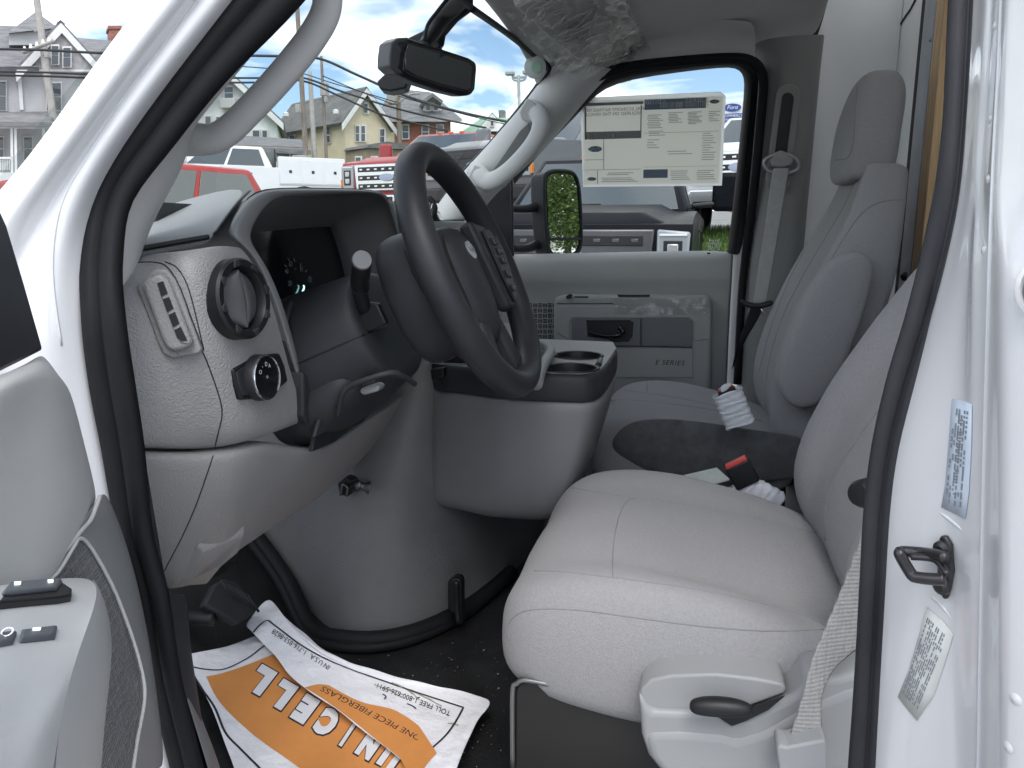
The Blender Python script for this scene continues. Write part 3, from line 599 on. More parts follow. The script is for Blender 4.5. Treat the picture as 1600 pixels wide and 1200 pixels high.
# centre part of dash, right of the hood
ct = [[(612, 300), (640, 330), (690, 345), (724, 344), (742, 346)], [(620, 330), (650, 352), (690, 352), (726, 350), (744, 352)], [(640, 372), (660, 372), (690, 368), (728, 366), (746, 366)], [(650, 440), (670, 430), (690, 420), (726, 410), (748, 408)], [(655, 560), (670, 560), (690, 560), (726, 560), (750, 560)]]
cy = [1.36, 1.45, 1.75, 2.1, 2.30]
cen = grid('centre_dash', [[P(a, b, Y=c) for (a, b), c in zip(r_, cy)] for r_ in ct], HOOD, da, sub=2, solid=.01)
tp2 = [P(a, b, Y=c) for (a, b), c in zip(ct[0], cy)]
grid('dash_top', [tp2, [p + V((-.2, .02, .0)) for p in tp2], [p + V((-.42, 0, -.03)) for p in tp2]], PAD, da, sub=1, solid=.004)
prism('centre_vent', [P(a, b, X=-.545) for a, b in ((676, 362), (722, 355), (724, 380), (680, 386))], (.006, 0, 0), BLK, da, .002)
for k in range(4): tube('vent_slat', [P(677 + k, 366 + k * 5.5, X=-.537), P(723, 360 + k * 5.5, X=-.537)], .0016, HOOD, da, n=6, res=1)
ph = thing('phone_mount', 'small black device bracket on the far dash top', 'bracket', P(676, 342, Y=1.6))
tube('loop', [P(a, b, Y=1.6) for a, b in ((664, 340), (663, 320), (668, 309), (675, 314), (680, 326), (676, 338))], .006, BLK, ph, n=8)
prism('base', [P(a, b, Y=1.6) for a, b in ((667, 334), (680, 329), (688, 345), (670, 346))], (0, .03, 0), GLOSSB, ph, .002)
tube('clip_highlight', [P(676, 318, Y=1.59), P(672, 332, Y=1.59)], .0015, CHROME, ph, n=6, res=1)

# ================================================================== STEERING COLUMN
sc = thing('steering_column', 'dark steering column shroud with stalk below the wheel', 'steering column', (-.48, 1.06, 1.3))
def ring(Xc, Zc, wy, hz, tilt, n=16, pw=2.6, yc=1.04):
    o = []
    for k in range(n):
        a = 2 * math.pi * k / n; c, s = math.cos(a), math.sin(a)
        cc = math.copysign(abs(c) ** (2 / pw), c); ss = math.copysign(abs(s) ** (2 / pw), s)
        dz = ss * hz; o.append(V((Xc - dz * math.sin(tilt), yc + cc * wy, Zc + dz * math.cos(tilt))))
    return o
tl = R(24)
rings = [ring(-.585, 1.375, .10, .10, tl, pw=2.2), ring(-.56, 1.385, .118, .108, tl, pw=2.2), ring(-.53, 1.398, .126, .106, tl, pw=2.2), ring(-.495, 1.415, .122, .100, tl, pw=2.2), ring(-.455, 1.436, .112, .092, tl, pw=2.3), ring(-.425, 1.452, .104, .086, tl, pw=2.4), ring(-.418, 1.455, .09, .075, tl)]
shr = grid('shroud', rings, DPL, sc, sub=2, cv=True, cap=True)
lowr = [ring(-.57, 1.315, .12, .05, tl), ring(-.54, 1.325, .125, .05, tl), ring(-.50, 1.345, .125, .05, tl), ring(-.46, 1.37, .115, .045, tl), ring(-.43, 1.40, .10, .03, tl)]
low = grid('lower_shroud', lowr, DPL, sc, sub=2, cv=True, cap=True)
hubr = [ring(-.392, 1.482, .074, .082, tl), ring(-.386, 1.484, .086, .095, tl), ring(-.37, 1.491, .090, .099, tl), ring(-.34, 1.504, .086, .092, tl), ring(-.318, 1.514, .07, .075, tl)]
hubc = grid('clockspring_cover', hubr, DPL, sc, sub=2, cv=True, cap=True)
# stalk
st = tube('stalk', [P(586, 497, Y=.985), P(575, 490, Y=.97), P(568, 476, Y=.955), P(563, 458, Y=.94), P(562, 440, Y=.925), P(564, 424, Y=.905), P(565.5, 408, Y=.885)], [.009, .0095, .0095, .0105, .0118, .0122, .0122], BLK, sc, n=16)
p_ = P(565.5, 407, Y=.884); d_ = (P(565.5, 408, Y=.885) - P(564, 424, Y=.905)).normalized()
lathe('stalk_cap', [(.0122, -.002), (.0122, .0015), (.0112, .003), (.0, .0032)], p_, (d_ + V((.5, -.5, 0)).normalized() * .55), mat('stalk_cap_grey', (.16, .16, .17), .5), st, 28, cap=False)
lathe('stalk_band', [(.0118, -.002), (.0124, -.001), (.0124, .001), (.0118, .002)], P(563, 447, Y=.931), d_, DPL, st, 24, cap=False)
prism('stalk_boot', [P(a, b, Y=.955) for a, b in ((558, 500), (572, 472), (590, 474), (604, 506), (570, 522))], (.0, .012, 0), BLK, sc, .003, 3)
prism('tilt_lever', [P(a, b, Y=.93) for a, b in ((562, 608), (586, 600), (594, 604), (590, 612), (568, 618), (562, 614))], (0, .02, 0), HOOD, sc, .003, 3)
prism('lever_arm', [P(a, b, Y=.945) for a, b in ((562, 592), (582, 586), (587, 600), (566, 606))], (0, .02, 0), DPL, sc, .002)
tube('lower_lip', [P(a, b, Y=c) for a, b, c in ((528, 650, .93), (534, 618, .92), (546, 604, .92), (575, 592, .92), (610, 583, .93), (630, 588, .95), (648, 600, .98))], .004, DPL, sc, n=8)
for q in ([(466, 568), (500, 553), (540, 535), (570, 522)], [(570, 522), (606, 508)]): seam('shell_gap', shr, q, .0012, BLK, sc)

# ================================================================== STEERING WHEEL
sw_ = thing('steering_wheel', 'black steering wheel with airbag hub and oval badge', 'steering wheel', (-.305, 1.06, 1.532))
TW = R(23.8); wn = V((math.cos(TW), 0, math.sin(TW))); wu = V((-math.sin(TW), 0, math.cos(TW))); wr = V((0, 1, 0)); WC = V((-.2924, 1.036, 1.5304))
KW = .94
def W(a, b, c=0): return WC + wr * (a * KW) + wu * (b * KW) + wn * c       # a right, b up, c towards the driver
RR = .168
pts = [WC + wr * RR * math.cos(t) + wu * RR * math.sin(t) for t in [2 * math.pi * k / 72 for k in range(72)]]
def rimprof(k):
    return [(.0186 * math.cos(2 * math.pi * j / 16), .0205 * math.sin(2 * math.pi * j / 16)) for j in range(16)]
rimo = sweep('rim', pts, rimprof(0), WHEEL, sw_, upv=wn, closed=True)
# hub pad: rounded shield
DC = -.028
def shield(s, c, n=28):
    o = []
    for k in range(n):
        t = 2 * math.pi * k / n; x = math.cos(t); y = math.sin(t)
        w_ = .056 * (1 - .15 * max(0, -y)); h_ = .078 if y > 0 else .108
        o.append(W(math.copysign(abs(x) ** .72, x) * w_ * s, math.copysign(abs(y) ** .8, y) * h_ * s - .002, c + DC))
    return o
hubm = grid('hub_pad', [shield(1.05, -.055), shield(1.08, -.02), shield(1.06, .004), shield(.98, .020), shield(.82, .030), shield(.5, .035), shield(.1, .036)], DPL, sw_, sub=1, cv=True, cap=True)
# spokes
for sgn in (-1, 1):
    DC = .006 if sgn > 0 else -.02
    sp_ = prism('spoke', [W(sgn * x, y, -.012 + DC) for x, y in ((.03, .074), (.10, .066), (.135, .050), (.158, .055), (.166, .02), (.158, -.012), (.145, -.02), (.12, -.045), (.085, -.075), (.05, -.07))], wn * .022, WHEEL, sw_, .007, 3)
    if sgn > 0: prism('switch_pad', [W(sgn * x, y, .010 + DC) for x, y in ((.064, .056), (.10, .058), (.130, .042), (.138, .012), (.124, -.02), (.104, -.052), (.076, -.066), (.066, -.02))], wn * .004, BLK, sp_, .002)
    for x, y in () if sgn < 0 else ((.088, .036), (.104, .036), (.096, .02), (.112, .02), (.096, .004), (.112, .004), (.09, -.018), (.104, -.02), (.088, -.042), (.099, -.042)):
        b_ = prism('button', [W(sgn * (x + dx), y + dy, .0135 + DC) for dx, dy in ((-.0065, -.006), (.0065, -.006), (.0065, .006), (-.0065, .006))], wn * .003, BLK, sp_, .001)
        text('legend', random.choice('+-<>ov^'), .007, W(sgn * x, y, .0168 + DC), wr, wu, LEG, sp_)
    DC = -.012
    prism('lower_spoke', [W(sgn * x, y, -.014 + DC) for x, y in ((.018, -.075), (.05, -.07), (.062, -.10), (.078, -.155), (.06, -.172), (.038, -.176), (.028, -.13))], wn * .022, DPL, sw_, .007, 3)
DC = -.006
for sgn in (-1, 1):
    tube('spoke_neck', [W(sgn * .14, .03, -.002 + DC), W(sgn * .16, .028, .006 + DC), W(sgn * .177, .026, 0)], [.016, .015, .012], WHEEL, sw_, n=10, rb=1.9, upv=wu)
prism('spoke_bridge', [W(x, y, -.02 + DC) for x, y in ((-.05, -.15), (.05, -.15), (.055, -.172), (0, -.178), (-.055, -.172))], wn * .014, WHEEL, sw_, .005)
DC = -.028
bd = lathe('badge', [(.0155, -.004), (.0155, .002), (.0148, .0028), (.0, .003)], W(0, .03, .0335 + DC), wn + wu * .05, mat('badge_chrome', (.55, .57, .60), .25, metal=.8), sw_, 30, sx=1.0, sy=.9, cap=False)
text('script', 'Ford', .011, W(0, .03, .0375 + DC), wr, wu, mat('badge_blue', (.05, .09, .22), .3), bd, shear=.3)
text('mark', 'SRS', .009, W(.018, -.062, .0335 + DC), wr, wu, BLK, sw_); text('mark', 'AIRBAG', .006, W(.018, -.075, .0318 + DC), wr, wu, BLK, sw_)
# ================================================================== ENGINE COVER AND CONSOLE
ec = thing('engine_cover', 'grey moulded engine cover between the footwells', 'engine cover', (-.6, 1.5, FZ))
sec = []
for z, pl in ((FZ - .01, [(-1.0, 1.40), (-.85, 1.37), (-.74, 1.325), (-.66, 1.265), (-.58, 1.245), (-.51, 1.27), (-.455, 1.33), (-.405, 1.43), (-.36, 1.60), (-.34, 1.9)]),
              (.90, [(-1.0, 1.40), (-.85, 1.36), (-.74, 1.315), (-.66, 1.262), (-.58, 1.247), (-.51, 1.27), (-.455, 1.33), (-.405, 1.43), (-.36, 1.60), (-.34, 1.9)]),
              (1.0, [(-1.0, 1.40), (-.85, 1.355), (-.74, 1.315), (-.66, 1.27), (-.58, 1.25), (-.51, 1.265), (-.46, 1.32), (-.41, 1.43), (-.37, 1.60), (-.35, 1.9)]),
              (1.12, [(-1.0, 1.42), (-.83, 1.37), (-.72, 1.335), (-.63, 1.29), (-.555, 1.262), (-.50, 1.27), (-.46, 1.32), (-.42, 1.44), (-.38, 1.60), (-.36, 1.9)]),
              (1.24, [(-1.0, 1.45), (-.80, 1.40), (-.68, 1.36), (-.58, 1.31), (-.52, 1.28), (-.475, 1.285), (-.45, 1.33), (-.42, 1.46), (-.39, 1.60), (-.37, 1.9)]),
              (1.34, [(-1.0, 1.48), (-.78, 1.43), (-.66, 1.38), (-.56, 1.33), (-.49, 1.295), (-.455, 1.295), (-.435, 1.34), (-.42, 1.46), (-.40, 1.60), (-.38, 1.9)])):
    sec.append([V((x, y, z)) for x, y in pl])
sec.append([p + V((-.02, .05, .012)) for p in sec[-1]]); sec.append([V((p.x - .1, max(p.y, 1.8), 1.36)) for p in sec[-1]])
ecm = grid('cover_shell', sec, COVER, ec, sub=2, solid=.004)
tube('base_seal', [V((x - .004, y - .012, FZ + .018 + max(0, -x - .68) * .9)) for x, y in [(-.95, 1.355), (-.85, 1.335), (-.76, 1.305), (-.68, 1.252), (-.60, 1.228), (-.52, 1.248), (-.455, 1.31), (-.40, 1.42), (-.36, 1.58)]], .017, RUB, ec, n=12)
tube('base_seal_lip', [V((x - .004, y - .030, FZ + .012 + max(0, -x - .68) * .9)) for x, y in [(-.95, 1.355), (-.85, 1.335), (-.76, 1.305), (-.68, 1.252), (-.60, 1.228), (-.52, 1.248), (-.455, 1.31), (-.40, 1.42), (-.36, 1.58)]], .010, RUB, ec, n=10)
lt = thing('cover_latch', 'black clamp latch on the upper edge of the engine cover', 'latch', P(552, 762, Y=1.26))
tube('lever', [P(548, 760, Y=1.27), P(558, 758, Y=1.245), P(566, 760, Y=1.245), P(578, 762, Y=1.25)], [.006, .007, .004, .008], STEEL, lt, n=8, rb=1.6)
prism('clamp', [P(a, b, Y=1.262) for a, b in ((527, 756), (540, 745), (552, 750), (553, 768), (542, 777), (530, 772))], (0, .02, 0), BLK, lt, .003, 3)
tube('hook', [P(a, b, Y=1.255) for a, b in ((532, 774), (535, 758), (543, 762), (541, 775))], .0025, STEEL, lt, n=8)
l2 = thing('cover_strap', 'black rubber hold-down strap at the foot of the engine cover', 'strap', P(712, 960, Y=1.3))
prism('strap_plate', [P(a, b, Y=1.29) for a, b in ((699, 910), (708, 904), (718, 905), (721, 912), (721, 955), (723, 975), (714, 980), (708, 958), (699, 952))], (0, .025, 0), BLK, l2, .004, 3)
tube('strap_rib', [P(713, 908, Y=1.283), P(714, 940, Y=1.283), P(716, 972, Y=1.28)], .005, BLK, l2, n=8)

co = thing('console_tray', 'grey centre console with dark tray and two cup holders', 'console', P(800, 700, Y=1.35))
CTZ = 1.335
def cz(pl, z): return [V((x, y, z)) for x, y in pl]
# plan outline of the console, from front left, along driver side, round the rear, back along the far side
plan = [(-.475, 1.36), (-.465, 1.315), (-.395, 1.295), (-.375, 1.29), (-.300, 1.262), (-.288, 1.26), (-.172, 1.262), (-.158, 1.272), (-.142, 1.30), (-.138, 1.40), (-.138, 1.60), (-.155, 1.70), (-.30, 1.71), (-.475, 1.70)]
def shr_(pl, k, ox=0, oy=0): cx, cyy = -.31, 1.5; return [(cx + (x - cx) * k + ox, cyy + (y - cyy) * k + oy) for x, y in pl]
body = [cz(plan, 1.302), cz(shr_(plan, .995), 1.296)]
for z, k, ox in ((1.26, .985, -.004), (1.20, .955, -.014), (1.13, .92, -.028), (1.085, .875, -.042), (1.062, .80, -.05), (1.054, .6, -.055)): body.append(cz(shr_(plan, k, ox), z))
cbm = grid('console_body', body, mat('console_grey', (.19, .19, .2), .5, bump=.2, bs=700, var=.06, vs=6, bdist=.001), co, sub=1, cv=True, cap=True)
tray = [cz(shr_(plan, .985), 1.300), cz(shr_(plan, 1.0), 1.304), cz(shr_(plan, 1.0), 1.335), cz(shr_(plan, .985), 1.345), cz(shr_(plan, .95), 1.347)]
rows = tray
trm = grid('tray_rim', rows, DPL, co, sub=1, cv=True)
TOPM = mat('tray_top_plastic', (.20, .205, .215), .45, bump=.2, bs=700, var=.05, vs=6, bdist=.001)
# top plate with two round cup wells cut as real holes
def topplate():
    bm = bmesh.new(); pl = shr_(plan, .955); z = 1.3475
    cups = [(P(904, 556, Z=z).x, P(904, 556, Z=z).y, .046), (P(893, 576, Z=z).x, P(893, 576, Z=z).y - .0, .046)]
    ed = []
    def loop(pts):
        vs = [bm.verts.new((x, y, z)) for x, y in pts]
        return [bm.edges.new((vs[i], vs[(i + 1) % len(vs)])) for i in range(len(vs))]
    ed += loop(pl)
    for cx, cyy, r_ in cups: ed += loop([(cx + r_ * math.cos(2 * math.pi * k / 32), cyy + r_ * math.sin(2 * math.pi * k / 32)) for k in range(32)])
    bmesh.ops.triangle_fill(bm, edges=ed, use_beauty=True)
    vs = [v.co.copy() for v in bm.verts]; bm.verts.index_update(); fs = [tuple(v.index for v in f.verts) for f in bm.faces]; bm.free()
    return vs, fs, cups
vs0, fs0, cups = topplate()
tpo = mk('tray_top', vs0, fs0, TOPM, co, smooth=False)
for cx, cyy, r_ in cups:
    cw = lathe('cup_holder', [(r_ + .004, .0), (r_ + .002, .003), (r_ - .002, .002), (r_ - .005, -.02), (r_ - .007, -.06), (0, -.06)], (cx, cyy, 1.3478), (0, 0, 1), BLK, co, 36, cap=False)
tube('tray_latch', [P(934, 572, Y=1.36), P(941, 560, Y=1.5), P(944, 575, Y=1.44), P(940, 592, Y=1.36)], .006, BLK, co, n=8)
tb = [(846, 540), (858, 545), (860, 556), (846, 580)]
tube('tray_lid_edge', [P(a, b, Z=1.362) for a, b in ((838, 600), (846, 575), (859, 553), (856, 543), (840, 536))], .010, TOPM, co, n=10)
# far dark pod at left (front of tray, under the wheel)
rbox('tray_front_bin', (-.43, 1.42, 1.356), (.08, .16, .02), BLK, co, .005)
prism('switch_block', [P(a, b, Y=1.28) for a, b in ((672, 578), (692, 575), (693, 590), (674, 594))], (0, .02, 0), BLK, co, .002)
prism('latch_lever', [P(a, b, Y=1.42) for a, b in ((912, 720), (922, 690), (930, 690), (929, 700), (919, 725))], (0, .02, 0), HOOD, co, .003)

# ================================================================== SEATS
def seat(name, label, yc, s, lean=.055, lmax=1.0, zoff=0.0, xoff=0.0):
    """s = +1: inboard side is +Y (driver); -1: inboard is -Y (passenger)"""
    t = thing(name, label, 'seat', (xoff, yc, FZ + zoff))
    S = lambda x, y, z: V((x + xoff, yc + y * s, z + zoff))     # y: + inboard
    hw = .255
    # cushion: stations front -> rear : x, half width, z top centre, bolster extra, z bottom, edge round
    st = [(-.222, .165, 1.085, .0, 1.055), (-.215, .205, 1.120, .0, 1.03), (-.190, .232, 1.150, .003, 1.01), (-.150, .247, 1.166, .008, .995), (-.09, .255, 1.170, .014, .985), (-.0, .256, 1.160, .022, .985), (.09, .254, 1.145, .016, .99), (.17, .250, 1.128, .008, 1.0), (.215, .245, 1.115, .004, 1.02), (.25, .22, 1.10, .0, 1.05)]
    rows = []
    for x, w_, zt, be, zb in st:
        pr = [(-.93, zb), (-1.0, zb + (zt - zb) * .25), (-1.015, zb + (zt - zb) * .6), (-.985, zb + (zt - zb) * .87), (-.92, zt + be * .8), (-.80, zt + be), (-.66, zt + be * .45), (-.60, zt - .001), (-.3, zt), (0, zt), (.3, zt), (.60, zt - .001), (.66, zt + be * .45), (.80, zt + be), (.92, zt + be * .8), (.985, zb + (zt - zb) * .87), (1.015, zb + (zt - zb) * .6), (1.0, zb + (zt - zb) * .25), (.93, zb)]
        rows.append([S(x, a * w_, z) for a, z in pr])
    cu = grid('cushion', rows, FAB, t, sub=2, cv=True, cap=True)
    # backrest: stations bottom -> top : z, x of front face centre, half width, thickness, bolster
    bt = [(1.085, .235, .225, .07, .0), (1.12, .205, .243, .11, .012), (1.18, .200, .252, .125, .03), (1.27, .212, .258, .13, .042), (1.37, .236, .256, .13, .042), (1.47, .264, .246, .12, .036), (1.56, .290, .228, .105, .024), (1.63, .306, .196, .090, .012), (1.68, .314, .158, .086, .004), (1.72, .318, .136, .086, 0), (1.745, .32, .124, .082, 0)]
    rows = []
    ln = lambda z: min(lmax, max(0, z - 1.2) * lean)
    for z, x, w_, th, bo in bt:
        x += ln(z); th *= 1 + max(0, min(1, (z - 1.3) / .3)) * .04
        pr = [(-.62, x), (-.70, x - bo * .55), (-.82, x - bo), (-.93, x - bo * .9), (-1.0, x + .02 - bo * .4), (-1.02, x + th * .4), (-.99, x + th * .8), (-.9, x + th), (-.4, x + th + .012), (.4, x + th + .012), (.9, x + th), (.99, x + th * .8), (1.02, x + th * .4), (1.0, x + .02 - bo * .4), (.93, x - bo * .9), (.82, x - bo), (.70, x - bo * .55), (.62, x), (.3, x + .002), (-.3, x + .002)]
        rows.append([S(xx + (0), a * w_, z + (xx - x) * -.18) for a, xx in pr])
    ba = grid('backrest', rows, FAB, t, sub=2, cv=True, cap=True)
    # head restraint (fixed, tapering)
    ht = [(1.69, .325, .12, .07), (1.70, .308, .136, .095), (1.745, .302, .14, .108), (1.80, .306, .129, .105), (1.85, .314, .123, .10), (1.89, .324, .113, .088), (1.915, .334, .097, .066), (1.925, .345, .075, .04)]
    rows = []
    for z, x, w_, th in ht:
        x += ln(z) * .75 - .022; th *= 1.12; w_ *= .92
        rows.append([S(x + (.5 - .5 * math.copysign(abs(math.cos(a)) ** .55, math.cos(a))) * th, math.copysign(abs(math.sin(a)) ** .5, math.sin(a)) * w_, z) for a in [2 * math.pi * (k + .5) / 16 for k in range(16)]])
    he = grid('head_restraint', rows, FAB, t, sub=2, cv=True, cap=True)
    tx_ = bpy.data.textures.get('soft') or bpy.data.textures.new('soft', 'CLOUDS'); tx_.noise_scale = .13; tx_.noise_depth = 1
    for q in (cu, ba, he):
        m = q.modifiers.new('d', 'DISPLACE'); m.texture = tx_; m.strength = .007; m.mid_level = .5; m.texture_coords = 'LOCAL'
    # pedestal
    rbox('pedestal', S(.03, 0, FZ + .10 - zoff), (.40, .36, .22), BLK, t, .015)
    return t, cu, ba, he, S
ds, dcu, dba, dhe, SD = seat('driver_seat', 'grey cloth driver seat nearest the open doorway', 1.075, 1, .25, .085)
ps, pcu, pba, phe, SP = seat('passenger_seat', 'grey cloth passenger seat with raised inboard armrest by far door', 1.925, -1)
# driver cushion seams
for q in ([(797, 1000), (793, 985), (801, 966), (830, 953), (900, 953), (1000, 966), (1100, 979), (1200, 986), (1288, 984)], [(835, 892), (880, 894), (960, 903), (1060, 917), (1160, 936), (1240, 958), (1300, 982)], [(958, 902), (957, 880), (960, 840), (968, 805), (978, 785), (990, 779)], [(868, 762), (895, 763), (940, 770), (985, 778), (1060, 787), (1160, 806), (1240, 825), (1292, 838)]):
    seam('stitch_line', dcu, q, .0009, STITCH, ds, lift=-.0002)
for q in ([(1390, 618), (1345, 680), (1315, 725), (1300, 755), (1290, 800), (1290, 845)],): seam('stitch_line', dba, q, .0011, STITCH, ds)
# passenger seams
for q in ([(930, 640), (945, 628), (975, 625), (1040, 630), (1120, 642), (1190, 658)], [(945, 608), (990, 612), (1060, 622), (1140, 640)], [(1011, 612), (1011, 592), (1018, 585), (1050, 584)], [(950, 580), (1010, 583), (1100, 595), (1165, 606)]):
    seam('stitch_line', pcu, q, .0012, STITCH, ps)
for q in ([(1335, 285), (1320, 320), (1290, 370), (1255, 430), (1225, 490), (1205, 550), (1196, 600), (1196, 640)], [(1410, 312), (1380, 315), (1350, 330), (1320, 370), (1290, 420)], [(1290, 320), (1262, 380), (1232, 440), (1205, 510), (1186, 580)]):
    seam('stitch_line', pba, q, .0012, STITCH, ps)
for q in ([(1340, 135), (1336, 180), (1334, 220), (1325, 246), (1305, 250)],): seam('stitch_line', phe, q, .0012, STITCH, ps)
# felt skirt on the inboard side of the passenger cushion
sk = grid('felt_skirt', [[P(a, b, Y=c) for a, b, c in r_] for r_ in (
    [(958, 700, 1.69), (953, 690, 1.665), (965, 672, 1.655), (985, 658, 1.65), (1020, 652, 1.648), (1090, 656, 1.648), (1160, 668, 1.648), (1230, 678, 1.65), (1256, 682, 1.65)],
    [(962, 712, 1.69), (962, 700, 1.66), (980, 690, 1.65), (1000, 685, 1.645), (1030, 682, 1.643), (1090, 688, 1.643), (1160, 698, 1.643), (1230, 705, 1.645), (1256, 708, 1.65)],
    [(975, 722, 1.69), (990, 722, 1.66), (1010, 722, 1.65), (1030, 722, 1.648), (1060, 725, 1.648), (1100, 732, 1.648), (1160, 738, 1.648), (1230, 738, 1.65), (1256, 735, 1.65)],
    [(1000, 738, 1.70), (1020, 742, 1.67), (1040, 746, 1.66), (1060, 750, 1.66), (1090, 755, 1.66), (1120, 758, 1.66), (1170, 758, 1.66), (1230, 752, 1.66), (1256, 745, 1.66)])], FELT, ps, sub=2, solid=.008)
# passenger raised armrest
arm = [(1216, 600), (1220, 560), (1238, 510), (1262, 460), (1290, 420), (1315, 400), (1340, 394), (1358, 402), (1364, 420), (1360, 450), (1346, 500), (1330, 545), (1318, 575), (1300, 610), (1280, 632), (1255, 640), (1232, 632)]
al = cr([P(a, b, Y=1.615) for a, b in arm], 3, True)
cxx = sum(al, V((0, 0, 0))) / len(al)
def arow(k, y): return [V((cxx.x + (p.x - cxx.x) * k, y, cxx.z + (p.z - cxx.z) * k)) for p in al]
grid('armrest', [arow(.96, 1.69), arow(1.0, 1.675), arow(1.0, 1.63), arow(.985, 1.615), arow(.94, 1.608), arow(.5, 1.604)], FAB, ps, sub=1, cv=True, cap=True)
# driver seat: side shield with lever, pedestal front
sh = thing('seat_side_shield', 'light grey plastic side shield at the base of the driver seat', 'seat trim', P(1150, 1130, Y=.79))
SHP = mat('shield_plastic', (.32, .325, .33), .42, var=.03, vs=8, bump=.08, bs=600, bdist=.001)
up_ = [(1000, 1078), (1018, 1062), (1050, 1055), (1120, 1053), (1180, 1060), (1222, 1068), (1229, 1076), (1226, 1084), (1176, 1102)]
loA = [(997, 1085), (1000, 1120), (1002, 1150), (1012, 1180), (1040, 1205), (1080, 1230), (1370, 1260), (1370, 1050), (1340, 1050), (1310, 1060), (1262, 1062), (1245, 1085), (1200, 1108), (1165, 1125), (1140, 1132)]
prism('shield_lower', [P(a, b, Y=.775) for a, b in loA + [(1120, 1115), (1020, 1112)]], (0, .06, 0), SHP, sh, .012, 4)
prism('shield_upper', [P(a, b, Y=.782) for a, b in up_ + [(1140, 1130), (1060, 1135), (1000, 1120)]], (0, .06, 0), SHP, sh, .010, 4)
prism('shield_ledge', [P(a, b, Y=.772) for a, b in ((1003, 1142), (1060, 1140), (1130, 1146), (1150, 1152), (1190, 1140), (1260, 1100), (1320, 1075), (1380, 1060), (1380, 1300), (1100, 1300), (1040, 1220), (1012, 1185))], (0, .05, 0), SHP, sh, .012, 4)
prism('lever_gap', [P(a, b, Y=.771) for a, b in ((1112, 1112), (1176, 1103), (1226, 1086), (1200, 1108), (1165, 1125), (1143, 1133))], (0, -.002, 0), BLK, sh, 0)
lv = []
for i, (a, b, r_) in enumerate(((1077, 1102, .3), (1082, 1103, .75), (1100, 1103, 1.0), (1125, 1104, 1.05), (1150, 1106, .95), (1168, 1108, .7), (1176, 1108, .3))):
    c = P(a, b, Y=.755); lv.append([c + V((0, .011 * r_ * math.cos(t), .0105 * r_ * math.sin(t))) for t in [2 * math.pi * k / 12 for k in range(12)]])
grid('recline_lever', lv, BLK, sh, sub=2, cv=True, cap=True)
pd = thing('seat_pedestal', 'black painted seat pedestal under the driver cushion', 'pedestal', P(900, 1150, Y=.86))
prism('pedestal_box', [P(a, b, Y=.835) for a, b in ((800, 1250), (801, 1080), (806, 1068), (820, 1062), (870, 1060), (1060, 1080), (1060, 1320), (800, 1320))], (0, .40, 0), mat('pedestal_paint', (.018, .0172, .0165), .35, var=.2, vs=5), pd, .006, 3)
tube('edge_bead', [P(a, b, Y=.833) for a, b in ((801, 1200), (801, 1084), (807, 1069), (822, 1063), (868, 1072))], .003, mat('worn_edge', (.2, .2, .2), .3, metal=.5), pd, n=8)
# belts
def ribbon(nm, L1, L2, m_, par_, th=.0016, res=5):
    a = cr(L1, res); b = cr(L2, res)
    return grid(nm, [[p, p.lerp(q, .5), q] for p, q in zip(a, b)], m_, par_, sub=1, solid=th, soff=0)
bl = thing('seat_belt', 'pale grey driver seat belt rising from its anchor past the pillar', 'seat belt', P(1250, 1150, Y=.74))
ribbon('webbing', [P(a, b, Y=c) for a, b, c in ((1226, 1168, .745), (1243, 1120, .745), (1258, 1070, .745), (1268, 1030, .75), (1288, 980, .755), (1318, 905, .76), (1345, 830, .755), (1368, 780, .74), (1395, 700, .73))],
       [P(a, b, Y=c) for a, b, c in ((1289, 1158, .745), (1284, 1120, .75), (1286, 1085, .755), (1305, 1045, .765), (1345, 1010, .775), (1385, 960, .78), (1410, 900, .775), (1420, 850, .76), (1440, 760, .75))], BELT, bl)
ap = prism('anchor_sleeve', [P(a, b, Y=.725) for a, b in ((1213, 1170), (1218, 1164), (1228, 1168), (1288, 1156), (1291, 1160), (1296, 1230), (1222, 1240))], (0, .03, 0), SHP, bl, .003, 3)
pbk = lathe('button', [(.0, .012), (.010, .011), (.0125, .006), (.0125, -.03)], P(1352, 770, Y=.70), (-.6, -.6, 0), BLK, None, 16); tag(pbk, 'round black stop button beside the driver belt', 'button')
